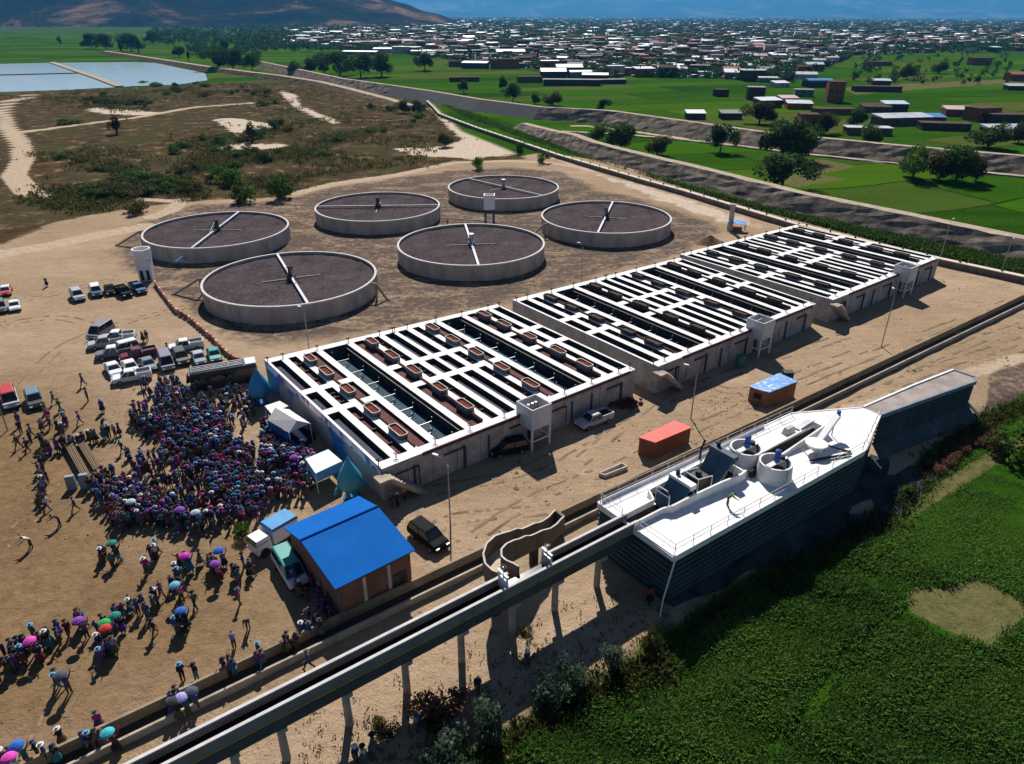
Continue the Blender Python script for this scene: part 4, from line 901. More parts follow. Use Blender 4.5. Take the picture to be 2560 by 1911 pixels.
for k in (0, 1): R = empty("fan_blower", UW(15.2+k*.75, 5.1-k*.1, ZD_), "small round black blower between the white grit tanks, %s" % ("left one" if k == 0 else "right one"), "blower", "black blowers on the deck", AQ); b = MB(); b.lathe([(.4, -.16), (.42, 0), (.4, .16), (.25, .18), (0, .18)], n=18); o = b.build("housing", BLACK, R); o.rotation_euler.x = math.radians(80); o.location.z = .42; b = MB(); b.box((0, 0, .06), (.7, .5, .12)); b.build("base_plate", STEEL, R)
# screens standing in the channel
BLUED = mat("dark blue screen steel", (.045, .085, .13), .5, .25, 1.2, bump=.05)
def screen(u, w0, w1, ln, hh, label, tall):
    p = UW(u, (w0+w1)/2, ZD_-.6); R = empty("bar_screen", p, label, "bar screen", "sloping bar screens in the channel", AQ); wd = w1-w0
    b = MB(); dx, dz = -ln, hh
    for k in range(2 if tall else 1):
        ww = wd/(2 if tall else 1); y = -(wd/2)+ww*(k+.5); n = Vector((dz, 0, ln)).normalized()*.16
        vs = []
        for (x, z) in ((dx, -.4), (0, hh)):
            for sy in (-1, 1):
                for q in (-1, 1): vs.append(Vector((x, y+sy*(ww/2-.04), z))+n*q)
        b.add(vs, [(0, 1, 3, 2), (4, 6, 7, 5), (0, 4, 5, 1), (2, 3, 7, 6), (1, 5, 7, 3), (0, 2, 6, 4)])
    b.build("screen_panel", BLUED, R)
    b = MB(); b.box((.25, 0, hh-.05), (.75, wd+.1, .5)); hb_ = b.build("head_box", WHITE_M if not tall else BLUED, R)
    b = MB()
    for sy in (-1, 1): b.tube([(.5, sy*wd*.47, 0), (.45, sy*wd*.47, hh-.2)], .06, 6); b.tube([(dx, sy*wd*.5, .9), (dx*.4, sy*wd*.5, hh*.7)], .035, 5)
    b.build("frame", STEEL, R)
    b = MB(); b.lathe([(.16, 0), (.2, .05), (.2, .5), (.1, .55), (0, .55)], (.45, wd*.3, hh+.15), 10); b.build("drive_motor", BLACK, hb_)
screen(7.3, 1.7, 4.3, 1.4, 2.1, "small sloping dark blue bar screen with a white head box", False)
screen(13.0, 1.55, 4.35, 1.9, 3.0, "large double sloping dark blue bar screen before the grit tanks", True)
R = empty("screenings_press", UW(14.9, 2.7, ZD_), "black barrel shaped screenings press beside the double screen", "press", None, AQ); b = MB(); b.tube([(-.5, 0, 1.0), (.9, 0, 1.0)], .48, 16); b.build("drum", BLACK, R); b = MB(); b.box((0, -.2, .35), (1.2, .5, .5)); b.box((.7, .25, .3), (.2, .3, .6)); b.build("stand", STEEL, R); b = MB(); b.tube([(.9, 0, 1.0), (1.3, -.2, 1.3), (1.4, -.3, .4)], .14, 8); b.build("outlet_pipe", WHITE_M, R)
R = empty("rake_machine", UW(9.9, 2.9, ZD_-.5), "black raking machine with white frame in the screen channel", "raking machine", None, AQ); b = MB(); b.box((0, 0, .9), (1.9, 1.6, 1.5), taper=.8); b.build("machine_body", mat("black machine paint", (.02, .02, .022), .45, .3, 3), R); b = MB(); b.tube([(-1, -.85, 0), (-1, -.85, 2.0), (1.0, -.85, 1.6), (1.0, -.85, 0)], .05, 6); b.tube([(-1, .85, 0), (-1, .85, 2.0), (1.0, .85, 1.6), (1.0, .85, 0)], .05, 6); b.tube([(-1, -.85, 2.0), (-1, .85, 2.0)], .05, 6); b.build("frame", WHITE_M, R); b = MB(); b.lathe([(.3, 1.66), (.3, 2.1), (0, 2.12)], n=14); b.build("motor", BLACK, R)
R = empty("stop_gate", UW(4.9, 3.1, ZD_-.4), "dark arched stop gate at the mouth of the screen channel", "gate", None, AQ); b = MB(); b.box((0, 0, .8), (.1, 1.5, 1.6)); b.build("gate_leaf", BLUED, R); b = MB(); b.tube([(.0, -.8, 0), (0, -.8, 1.8), (0, -.5, 2.15), (0, .5, 2.15), (0, .8, 1.8), (0, .8, 0)], .05, 6); b.build("arch", WHITE_M, R)
R = empty("sand_classifier", UW(26, 5.2, ZD_), "inclined white sand classifier with a round hopper and blue motor", "sand classifier", None, AQ); b = MB(); b.beam((3.0, .1, 2.2), (-1.6, -.75, .75), .62, .5); b.build("screw_trough", WHITE_M, R); b = MB(); b.lathe([(.25, .2), (1.05, 1.0), (1.1, 1.15), (.2, 1.2), (0, 1.2)], (-2.0, -.9, 0), 22); b.build("hopper", WHITE, R)
b = MB(); b.lathe([(.2, 0), (.22, .5), (0, .52)], (3.1, .1, 2.2), 12); b.build("blue_motor", MATS["blue motor paint"], R)
for x, y in ((-2.7, -1.5), (-1.3, -1.5), (-2.7, -.2), (2.4, -.05)): b = MB(); b.tube([(x, y, 0), (x, y, .9 if x < 0 else 1.85)], .06, 6); b.build("leg", STEEL, R)
o = MB().tube([UW(22, 6.9, ZD_+.2), UW(26.5, 8.6, ZD_+.2)], .14, 8).build("black_pipe", BLACK, None, UW(24, 7.7, ZD_)); tag(o, "straight black pipe lying across the white deck to its edge", "pipe")
o = MB().tube([UW(24.8, 6.5, ZD_+.95), UW(25.6, 6.9, ZD_+.5), UW(26.6, 7.6, ZD_+.1), UW(27.0, 8.3, ZD_+.1)], .09, 7).build("hose", BLACK, None, UW(25, 7, ZD_)); tag(o, "bent black hose hanging from the sand classifier to the deck", "hose")
o = MB().tube([UW(13.6, .1, ZD_), UW(13.5, .1, ZD_+1.2), UW(13.9, .1, ZD_+1.9), UW(14.0, .1, ZD_+2.1)], .12, 8).build("vent_pipe", BLACK, None, UW(13.6, .1, ZD_)); tag(o, "curved black vent pipe at the back edge of the white deck", "vent pipe")
b = MB(); b.box((0, 0, .35), (1.6, .7, .7), taper=.7); o = b.build("control_box", CONC_L, None); o.location = UW(25.2, 2.2, ZD_); o.rotation_euler.z = AQ; tag(o, "pale wedge shaped box on the white deck behind the settling trough", "box")
b = MB(); b.beam((0, 0, 0), (2.3, 0, .25), .9, .12); b.beam((0, -.4, .1), (2.3, -.4, .35), .06, .5); o = b.build("grating", STEEL, None); o.location = UW(26.4, 2.5, ZD_+.12); o.rotation_euler.z = AQ; tag(o, "grey steel grating lying along the settling trough", "grating")

# ---------------------------------------------------------------- small buildings and shelters
BLUER = mat("blue painted sheet roof", (.004, .105, .40), .85, .12, .3, spec=.06)
def _corr(m, sc):
    nt = m.node_tree; N = nt.nodes; L = nt.links; tc = N.new("ShaderNodeTexCoord"); w = N.new("ShaderNodeTexWave"); w.inputs["Scale"].default_value = sc; w.inputs["Distortion"].default_value = 0; L.new(tc.outputs["Object"], w.inputs["Vector"])
    bp = N.new("ShaderNodeBump"); bp.inputs["Strength"].default_value = .25; bp.inputs["Distance"].default_value = .03; L.new(w.outputs["Fac"], bp.inputs["Height"]); L.new(bp.outputs[0], N["Principled BSDF"].inputs["Normal"])
_corr(BLUER, 1.1)
BRKW = mat("brown rendered wall", (.22, .125, .09), .9, .3, .4, bump=.15)
def gable_hall():
    z0 = 4.0; zr = 5.0
    A, B, C = at(843, 1472, z0), at(1038, 1373, z0), None   # near eave ends
    A = at(838, 1474, z0); B = at(1038, 1375, z0); D = at(722, 1314, z0); Cc = at(918, 1237, zr-.2)
    ax = (B-A); ax.z = 0; ax.normalize(); ln = 10.2; ay = Vector((-ax.y, ax.x, 0)); dp = 7.6
    ln = (B-A).length; dp = (D-A).dot(ay)
    org = Vector((A.x, A.y, 0)); R = empty("blue_roofed_hall", org, "brown hall with a bright blue pitched sheet roof near the aqueduct", "hall", None, math.atan2(ax.y, ax.x))
    e = .35; b = MB(); b.box((ln/2, dp/2, z0/2-.1), (ln-2*e, dp-2*e, z0-.1)); 
    rid = dp*.62
    for x in (e, ln-e): b.add([(x, e, z0-.15), (x, dp-e, z0-.15), (x, rid, zr-.2)], [(0, 1, 2)])
    b.build("wall", BRKW, R)
    b = MB(); t = .1
    b.add([(0, 0, z0), (ln, 0, z0), (ln, rid, zr), (0, rid, zr), (ln, dp, z0), (0, dp, z0)], [(0, 1, 2, 3), (3, 2, 4, 5)]); b.add([(0, 0, z0-t), (ln, 0, z0-t), (ln, rid, zr-t), (0, rid, zr-t), (ln, dp, z0-t), (0, dp, z0-t)], [(3, 2, 1, 0), (5, 4, 2, 3), ])
    b.add([(0, 0, z0-t), (ln, 0, z0-t), (ln, 0, z0), (0, 0, z0)], [(0, 1, 2, 3)])
    for x in (0, ln): b.add([(x, 0, z0-t), (x, rid, zr-t), (x, dp, z0-t), (x, dp, z0), (x, rid, zr), (x, 0, z0)], [(0, 1, 4, 5), (1, 2, 3, 4)])
    rf_ = b.build("roof", BLUER, R)
    b = MB(); b.tube([(0, rid, zr+.05), (ln, rid, zr+.05)], .09, 6); b.build("ridge_cap", BLUER, rf_)
    for x in (ln*.35, ln*.66): b = MB(); b.box((x, e-.08, 1.8), (.28, .2, 3.6)); b.build("pillar", CONC_L, R)
    b = MB(); b.box((ln*.80, e-.04, 1.05), (1.3, .1, 2.1)); dr_ = b.build("door", CONC_D, R); b = MB(); b.box((ln*.80+.5, e-.12, 1.0), (.06, .08, .2)); b.build("handle", STEEL, dr_)
    b = MB(); b.tube([(.4, -.2, 3.6), (-.1, -.5, .3)], .07, 6); b.build("drain_pipe", BLUEP, R)
    return R, ax, ay, ln, dp, org
HALL = gable_hall()
def flat_cabin(px, z, rise, name, label, wallm, roofm, over, win, door_line):
    P = [at(x, y, z) for x, y in px]; org = (P[0]+P[1]+P[2]+P[3])/4; org.z = 0; R = empty(name, org, label, "cabin")
    c = sum(P, Vector())/4; W = [Vector((c.x+(p.x-c.x)*(1-over), c.y+(p.y-c.y)*(1-over), 0)) for p in P]
    b = MB(); b.prism([(p.x, p.y) for p in W], -.2, [z-.08, z-.08, z-.08+rise*.9, z-.08+rise*.9]); b.build("wall", wallm, R, org)
    b = MB(); b.prism([(p.x, p.y) for p in P], [z-.02, z-.02, z+rise-.02, z+rise-.02], [z+.09, z+.09, z+rise+.09, z+rise+.09]); b.build("roof", roofm, R, org)
    if win:
        q = W[0].lerp(W[1], .45); d = (W[1]-W[0]).normalized(); n = Vector((d.y, -d.x, 0)); 
        b = MB(); b.box((q.x+n.x*.03, q.y+n.y*.03, z*.55), (1.0, .12, .7), math.atan2(d.y, d.x)); b.build("window", BLACK, R, org)
        b = MB(); b.box((q.x+n.x*.06, q.y+n.y*.06, z*.55-.42), (1.2, .16, .1), math.atan2(d.y, d.x)); b.build("sill", wallm, R, org)
    if door_line:
        for f in (.48,):
            q = W[3].lerp(W[0], f); d = (W[0]-W[3]).normalized(); n = Vector((d.y, -d.x, 0)); 
            for k in (-.5, .5): b = MB(); b.box((q.x+d.x*k*1.02+n.x*.03, q.y+d.y*k*1.02+n.y*.03, z*.46), (.96, .08, z*.86), math.atan2(d.y, d.x)); b.build("door", wallm, R, org)
    return R
REDW = mat("rust brown container steel", (.23, .085, .045), .75, .3, 1.2, streak=(6, 6, .3), bump=.1)
SALM = mat("salmon red roof paint", (.68, .13, .11), .7, .1, .6)
flat_cabin([A_ for A_ in [(1596, 1095), (1638, 1108.5), (1730, 1070), (1686, 1053)]], 2.2, 0, "container_cabin", "long low brown container cabin with a salmon red roof on the bare ground", REDW, SALM, .04, False, False)
ORW = mat("orange brown wall", (.30, .14, .075), .85, .25, .8)
BLT, blnt, blb = nodemat("patched blue tarpaulin")
def _blt():
    N = blnt.nodes; L = blnt.links; tc = N.new("ShaderNodeTexCoord"); n = N.new("ShaderNodeTexNoise"); n.inputs["Scale"].default_value = .8; n.inputs["Detail"].default_value = 6; n.inputs["Distortion"].default_value = 1.5; L.new(tc.outputs["Object"], n.inputs["Vector"]); r = N.new("ShaderNodeValToRGB"); e = r.color_ramp.elements; e.new(.5)
    for k, (p, c) in enumerate(((.38, (.06, .19, .50)), (.54, (.12, .30, .60)), (.66, (.60, .68, .78)))): e[k].position = p; e[k].color = (*c, 1)
    L.new(n.outputs["Fac"], r.inputs[0]); L.new(r.outputs[0], blb.inputs["Base Color"]); blb.inputs["Roughness"].default_value = .6
_blt()
flat_cabin([(1872, 968), (1923, 983), (1995, 956.5), (1947, 936)], 2.1, .1, "site_cabin", "orange brown site cabin roofed with a patched blue and white tarpaulin", ORW, BLT, .05, True, False)
# event shelters by the mural wall
def legs4(R, q, z, r=.05, m=None):
    for p in q: b = MB(); b.tube([(p.x, p.y, 0), (p.x, p.y, z)], r, 6); b.build("leg", m or WHITE_M, R, R.location)
TENT = mat("white tent canvas", (.68, .64, .62), .85, .08, .6)
BLUC = mat("blue stage cloth", (.02, .10, .30), .8, .3, .5)
def peaked_tent():
    q = [ZA(1720, 440, 2.6), ZA(1860, 520, 2.6), ZA(1995, 460, 2.6), ZA(1860, 370, 2.6)]; org = sum(q, Vector())/4; org.z = 0
    R = empty("peaked_tent", org, "white peaked tent with blue sides in front of the mural wall", "tent"); r0, r1 = q[1].lerp(q[2], .42), q[0].lerp(q[3], .42)
    r0.z = r1.z = 3.7; b = MB(); b.add([q[0], q[1], r0, r1, q[2], q[3]], [(0, 1, 2, 3), (3, 2, 4, 5), (1, 4, 2), (0, 3, 5)]); b.build("roof", TENT, R, org)
    legs4(R, q, 2.6)
    for a, c, n in ((q[0], q[1], "side_cloth"), (q[3], q[0], "back_cloth")): b = MB(); b.beam((a.x, a.y, 1.5), (c.x, c.y, 1.5), .06, 2.0); b.build(n, BLUC, R, org)
peaked_tent()
def box_canopy(px, z, label, topm, sidem, name="stage_canopy", skirt=.5):
    q = [ZA(x, y, z) for x, y in px]; org = sum(q, Vector())/4; org.z = 0; R = empty(name, org, label, "canopy")
    b = MB(); b.prism([(p.x, p.y) for p in q], z-.06, z+.06); b.build("roof", topm, R, org); b = MB()
    for i in range(4): a, c = q[i], q[(i+1) % 4]; b.beam((a.x, a.y, z-.06-skirt/2), (c.x, c.y, z-.06-skirt/2), .08, skirt)
    b.build("valance", sidem, R, org); legs4(R, q, z-.1)
box_canopy([(1965, 690), (2030, 785), (2200, 705), (2112, 630)], 2.6, "white topped blue canopy beside the teal water drop", mat("white blue canopy", (.66, .72, .80), .7, .1, .5), mat("light blue canvas", (.16, .36, .62), .8, .2, .8), skirt=1.0)
box_canopy([(1703, 350), (1745, 400), (1855, 350), (1800, 318)], 2.7, "small white flat canopy behind the peaked tent", TENT, BLUC)
def stage():
    q = [ZA(1790, 690), ZA(1940, 640), ZA(2030, 560), ZA(1880, 480)]; org = sum(q, Vector())/4; R = empty("stage", org, "dark blue draped stage under the white peaked tent", "stage")
    b = MB(); b.prism([(p.x, p.y) for p in q], -.1, .8); b.build("stage_floor", mat("dark stage carpet", (.02, .025, .05), .9, .3, 1), R, org)
    b = MB(); b.beam((q[0].x, q[0].y, .6), (q[1].x, q[1].y, .6), .08, 1.0); b.build("front_drape", BLUC, R, org)
stage()
def drop(px, zt, cols, label, sc, rz):
    p = at(*px); R = empty("water_drop_inflatable", p, label, "inflatable", "water drop inflatables by the mural wall", rz)
    prof = [(.0, .7), (.55, .85), (1.0, 1.2), (1.25, 1.75), (1.2, 2.3), (.95, 2.95), (.6, 3.6), (.28, 4.2), (.08, 4.7), (0, 4.85)]
    b = MB(); b.lathe([(r*sc, z*sc) for r, z in prof], n=22); b.build("drop_body", cols, R, smooth=True)
    b = MB()
    for x in (-.38, .38): b.tube([(x*sc, 0, 0), (x*sc, 0, .5*sc), (x*.9*sc, 0, 1.0*sc)], [.26*sc, .22*sc, .24*sc], 9)
    b.build("leg", cols, R)
    for s_ in (-1, 1): b = MB(); b.tube([(s_*1.0*sc, 0, 1.7*sc), (s_*1.45*sc, -.1, 1.35*sc), (s_*1.6*sc, -.2, .95*sc)], [.2*sc, .17*sc, .2*sc], 8); b.build("arm", cols, R, smooth=True)
    b = MB(); b.lathe([(.0, 0), (.85*sc, 0), (.85*sc, .1), (0, .12)], n=18); b.build("base_plate", BLUC, R)
drop((880, 1243), 4, mat("teal inflatable vinyl", (.04, .33, .42), .35, .1, .6, spec=.5), "teal water drop inflatable at the near corner of the mural wall", 1.06, .5)
drop((655, 1010), 4, mat("blue inflatable vinyl", (.02, .20, .45), .35, .1, .6, spec=.5), "deep blue water drop inflatable at the far end of the mural wall", 1.1, .5)
# odd things about the site
def safety_fence():
    pts = [Z4(a, c) for a, c in ((1000, 755), (1045, 820), (1090, 880), (1130, 930), (1215, 980), (1290, 1045), (1370, 1110), (1430, 1180), (1500, 1240), (1560, 1265), (1625, 1285))]
    R = empty("safety_fence", pts[4], "low red and white striped barrier winding from the valve tower to the basin", "barrier"); k = 0; m1_, m2_ = mat("faded red plastic", (.30, .075, .05), .6, .3, 2), mat("faded pink plastic", (.48, .30, .25), .6, .3, 2)
    for a, c in zip(pts[:-1], pts[1:]):
        n = max(1, int((c-a).length/1.25))
        for i in range(n):
            p, q = a.lerp(c, i/n), a.lerp(c, (i+.72)/n); b = MB(); b.beam(p+Vector((0, 0, .46)), q+Vector((0, 0, .46)), .3, .85); b.build("barrier_block", m1_ if k % 3 else m2_, R, pts[4]); k += 1
safety_fence()
def lamp_post(base, h, label, arm=1.2, az=2.6, lean=0):
    R = empty("lamp_post", base, label, "lamp post", "lamp posts about the plant", az); b = MB(); b.tube([(0, 0, -.2), (0, 0, h*.5), (0, 0, h)], [.09, .075, .05], 8); b.build("pole", STEEL, R)
    b = MB(); b.tube([(0, 0, h-.02), (arm*.5, 0, h+.5), (arm, 0, h+.75)], .04, 6); b.build("arm", STEEL, R); b = MB(); b.box((arm+.22, 0, h+.76), (.6, .22, .12)); b.build("lamp_head", WHITE_M, R)
lamp_post(at(1126, 1312), 7.0, "lamp post on the open ground before the nearest basin")
lamp_post(at(1727, 1047), 6.4, "lamp post before the middle basin, left of the tarpaulin roofed cabin")
lamp_post(at(2203, 867), 8.3, "tall lamp post before the farthest basin", .8, 1.5)
lamp_post(at(776, 896), 7.2, "lamp post beside the round tank nearest the cars", .6, 2.6)
lamp_post(at(1453, 706), 6.8, "lamp post at the back of the middle basin", .6, 2.8)
lamp_post(at(2350, 648), 7.6, "lamp post at the far right corner of the farthest basin", .5, .6)
lamp_post(at(2504, 678), 5.8, "lamp post by the parapet wall at the right edge", .4, .6)
lamp_post(ZA(50, 505), 6.2, "grey post among the people at the left edge", .3, 2.2)
b = MB(); P_ = [ZD(765, 800), ZD(800, 812), ZD(945, 755), ZD(910, 735)]; o_ = sum(P_, Vector())/4; R = empty("concrete_trough", o_, "long pale concrete trough lying on the bare ground", "trough")
for i in range(4): a, c = P_[i], P_[(i+1) % 4]; b.beam((a.x, a.y, .2), (c.x, c.y, .2), .14, .5)
b.build("trough_wall", CONC_L, R, o_); b = MB(); b.prism([(p.x, p.y) for p in P_], 0, .08); b.build("trough_floor", CONC, R, o_)
R = empty("green_bin", at(1848, 916), "teal green waste bin at the foot of the middle elevated tank", "bin"); b = MB(); b.lathe([(.0, 0), (.55, 0), (.62, 1.5), (.66, 1.55), (.6, 1.6), (0, 1.75)], n=16); b.build("bin_body", mat("teal bin plastic", (.02, .16, .14), .5, .15, 2), R); b = MB(); b.lathe([(.68, 1.5), (.7, 1.58), (.66, 1.62)], n=16); b.build("bin_lid", mat("teal bin plastic", (.02, .16, .14)), R)
R = empty("dark_crate", at(1968, 944), "dark green crate behind the tarpaulin roofed cabin", "crate"); b = MB(); b.box((0, 0, .45), (1.3, 1.0, .9)); b.build("crate_body", mat("dark green paint", (.02, .045, .03), .6, .3, 2), R); b = MB(); b.box((0, 0, .93), (1.4, 1.1, .06)); b.build("lid", mat("dark green paint", (.02, .045, .03)), R)
rg = random.Random(2)
b = MB()
for k in range(46): p = at(1566+rg.gauss(0, 15), 1014+rg.gauss(0, 5)); b.box((p.x, p.y, .15+rg.random()*.35), (rg.uniform(.3, .8), rg.uniform(.2, .5), rg.uniform(.15, .4)), rg.random()*3)
tag(b.build("rubble_pile", mat("red brown rubble", (.12, .045, .035), .95, .4, 2), None, at(1566, 1014)), "low red brown rubble pile in the shade of the nearest basin", "rubble pile")
def shelter():
    p = at(1843, 577); R = empty("blue_shelter", p, "small shelter with a blue tarpaulin roof beside a grey post, behind the farthest basin", "shelter", None, -.3); b = MB(); b.add([(-2.4, -1.2, 2.2), (1.6, -1.4, 1.7), (1.9, 1.4, 2.0), (-2.2, 1.5, 2.6)], [(0, 1, 2, 3)]); b.add([(-2.4, -1.2, 2.14), (1.6, -1.4, 1.64), (1.9, 1.4, 1.94), (-2.2, 1.5, 2.54)], [(3, 2, 1, 0)]); b.build("tarpaulin", BLT, R)
    for x, y, z in ((-2.3, -1.1, 2.2), (1.5, -1.3, 1.7), (1.8, 1.3, 1.9), (-2.1, 1.4, 2.5)): b = MB(); b.tube([(x, y, 0), (x, y, z)], .07, 6); b.build("post", WOOD, R)
    b = MB(); b.box((-.3, 0, .4), (2.6, 1.6, .8)); b.build("stored_bricks", BRICK, R)
    R = empty("concrete_post", at(1824, 577), "thick grey concrete post beside the blue shelter", "post"); b = MB(); b.box((0, 0, 2.9), (1.0, 1.0, 6.2), taper=.85); b.build("shaft", CONC, R); b = MB(); b.box((0, 0, 6.1), (1.1, 1.1, .25)); b.build("cap", CONC, R)
shelter()
b = MB(); n = 12; vs = []; fs = []
for i in range(n):
    for j in range(18): r_ = i/(n-1); th = j/18*6.2832; vs.append((3.6*r_*math.cos(th), 2.4*r_*math.sin(th), 1.7*(1-r_)**1.2*(1+.12*math.sin(3*th))-.05))
for i in range(n-1):
    for j in range(18): fs.append((i*18+j, (i+1)*18+j, (i+1)*18+(j+1) % 18, i*18+(j+1) % 18))
b.add(vs, fs); o = b.build("soil_mound", mat("brown soil", (.17, .115, .07), .95, .4, .8, bump=.5), None, smooth=True); o.location = at(1775, 608); tag(o, "brown mound of soil beside the farthest basin and blue shelter", "mound")
# timber barricades among the people
for k, (a, c, lb) in enumerate((((430, 590), (575, 850), "left one of two long weathered timber racks lying among the people"), ((510, 580), (640, 790), "right one of two long weathered timber racks lying among the people"))):
    A, C = ZA(*a), ZA(*c); d = C-A; R = empty("timber_rack", A, lb, "timber rack", "long timber racks"); b = MB()
    for i in range(5): o = Vector((-d.y, d.x, 0)).normalized()*(i-2)*.17; b.tube([o+Vector((0, 0, .75+.05*(i % 2))), d+o+Vector((0, 0, .75+.05*(i % 2)))], .085, 7)
    b.build("rail", WOOD, R); 
    for f in (.06, .35, .65, .94):
        b = MB(); s_ = Vector((-d.y, d.x, 0)).normalized()*.6; q = d*f; b.tube([q-s_, q+Vector((0, 0, .72))], .05, 6); b.tube([q+s_, q+Vector((0, 0, .72))], .05, 6); b.build("trestle", WOOD, R)
R = empty("loudspeaker_stack", ZA(470, 880), "grey loudspeaker boards leaning by the timber racks", "loudspeakers"); 
for k in range(2): b = MB(); b.box((k*1.3, .3*k, .8), (1.0, .5, 1.7), .3, taper=.85); b.build("cabinet", mat("grey cabinet", (.25, .27, .32), .6, .2, 2), R)
# ---------------------------------------------------------------- vehicles
def paint(name, c, r=.42): return mat(name+" car paint", c, .75 if max(c) < .03 else r, .10, 1, spec=.06 if max(c) < .03 else .3, coat=0 if max(c) < .03 else .15)
PAINT = {k: paint(k, v) for k, v in dict(white=(.70, .71, .74), silver=(.36, .39, .43), grey=(.14, .15, .17), black=(.012, .012, .014), maroon=(.14, .012, .03), blue=(.03, .07, .20), teal=(.02, .26, .24), steel=(.13, .20, .25), olive=(.05, .055, .045), lilac=(.20, .19, .27), red=(.45, .04, .04)).items()}
HEADL = mat("headlight lens", (.75, .77, .80), .2, .05, 2)
KIND = dict(sedan=(4.3, 1.72, [(-2.15, .55, .86), (-2.0, .3, .98), (-1.35, .26, 1.0), (1.0, .26, .96), (1.95, .28, .80), (2.15, .42, .62)], (-1.55, 1.05, -.95, .35), 1.42),
            suv=(4.5, 1.82, [(-2.25, .5, 1.05), (-2.2, .36, 1.12), (-1.4, .32, 1.12), (1.0, .32, 1.10), (2.0, .34, .98), (2.25, .5, .74)], (-2.15, 1.2, -1.9, .45), 1.78),
            pickup=(5.0, 1.82, [(-2.5, .5, .98), (-2.45, .42, 1.02), (-.6, .36, 1.04), (1.1, .36, 1.06), (2.25, .38, .98), (2.5, .5, .72)], (-.55, 1.35, -.35, .75), 1.74),
            van=(4.8, 1.85, [(-2.4, .4, 1.1), (-2.35, .34, 1.2), (-1, .32, 1.2), (1.2, .32, 1.16), (2.2, .34, 1.0), (2.4, .45, .74)], (-2.3, 1.75, -2.2, .95), 2.05))
def lower_body(w, st):
    b = MB(); hw = w/2; rows = []
    for i, (x, z0, z1) in enumerate(st):
        k = .93 if i in (0, len(st)-1) else 1.0; m_ = (z0+z1)/2
        rows.append([(x, -hw*.9*k, z0), (x, -hw*k, m_), (x, -hw*.97*k, z1-.06), (x, -hw*.86*k, z1), (x, hw*.86*k, z1), (x, hw*.97*k, z1-.06), (x, hw*k, m_), (x, hw*.9*k, z0)])
    n = 8; vs = [p for r in rows for p in r]; fs = []
    for i in range(len(rows)-1):
        for j in range(n): fs.append((i*n+j, (i+1)*n+j, (i+1)*n+(j+1) % n, i*n+(j+1) % n))
    fs += [tuple(range(n)), tuple(range(len(vs)-1, len(vs)-n-1, -1))]
    return b.add(vs, fs)
WHEEL_ME = {}
def vehicle_proto(kind):
    R = bpy.data.objects.new("parked_"+{"suv": "jeep"}.get(kind, kind), None); COL.objects.link(R)
    ln, w, st, (c0, c1, r0, r1), top = KIND[kind]; hw = w/2; zb = st[2][2]-.02
    body = lower_body(w, st)
    if kind == "pickup": body.box((-1.55, -hw*.9, 1.16), (1.85, .1, .34)); body.box((-1.55, hw*.9, 1.16), (1.85, .1, .34)); body.box((-2.44, 0, 1.16), (.1, w*.86, .34))
    body.build("body", PAINT["white"], R)
    if kind == "pickup": b = MB(); b.box((-1.55, 0, 1.05), (1.75, w*.8, .04)); b.build("load_bed", BLACK, R)
    b = MB(); b0, b1 = hw*.90, hw*.74
    lo = [(c0, -b0, zb), (c1, -b0, zb), (c1, b0, zb), (c0, b0, zb)]; hi_ = [(r0, -b1, top-.07), (r1, -b1, top-.07), (r1, b1, top-.07), (r0, b1, top-.07)]
    b.add(lo+hi_, [(0, 1, 5, 4), (1, 2, 6, 5), (2, 3, 7, 6), (3, 0, 4, 7)]); b.build("window", GLASS, R)
    b = MB(); e = .07; b.add([(r0-e, -b1-.05, top-.09), (r1+e, -b1-.05, top-.09), (r1+e, b1+.05, top-.09), (r0-e, b1+.05, top-.09), (r0+.05, -b1+.08, top), (r1-.05, -b1+.08, top), (r1-.05, b1-.08, top), (r0+.05, b1-.08, top)], [(0, 1, 5, 4), (1, 2, 6, 5), (2, 3, 7, 6), (3, 0, 4, 7), (4, 5, 6, 7)])
    for (p, q) in ((lo[0], hi_[0]), (lo[1], hi_[1]), (lo[2], hi_[2]), (lo[3], hi_[3]), ((c0*.45+c1*.55, -b0, zb), (r0*.5+r1*.5, -b1, top-.07)), ((c0*.45+c1*.55, b0, zb), (r0*.5+r1*.5, b1, top-.07))): b.tube([p, q], .045, 5)
    b.build("roof", PAINT["white"], R)
    for x in (-ln*.30, ln*.31):
        for s_ in (-1, 1):
            m = MB(); rr = .33 if kind != "sedan" else .31; k = 14; ring = lambda r, y: [(x+r*math.cos(6.2832*i/k), s_*y, rr+r*math.sin(6.2832*i/k)) for i in range(k)]
            vs = ring(rr, hw-.2)+ring(rr, hw+.01)+ring(rr*.62, hw+.02)+[(x, s_*(hw-.01), rr)]
            m.add(vs, [(i, (i+1) % k, k+(i+1) % k, k+i) for i in range(k)]+[(k+i, k+(i+1) % k, 2*k+(i+1) % k, 2*k+i) for i in range(k)], 0); wh = m.build("wheel", BLACK, R); m = MB(); m.add(vs[2*k:], [(i, (i+1) % k, k) for i in range(k)]); m.build("rim", STEEL, wh)
    xf = st[-1][0]
    for s_ in (-1, 1): b = MB(); b.box((xf-.04, s_*hw*.66, st[-1][2]-.02), (.14, .34, .14)); b.build("headlight", HEADL, R)
    b = MB(); b.box((xf-.02, 0, .42), (.14, w*.9, .16)); b.box((st[0][0]+.02, 0, .5), (.14, w*.9, .16)); b.build("bumper", BLACK, R)
    return R
PROTO = {k: vehicle_proto(k) for k in KIND}; USED = set()
CARG = "cars parked on the bare ground"
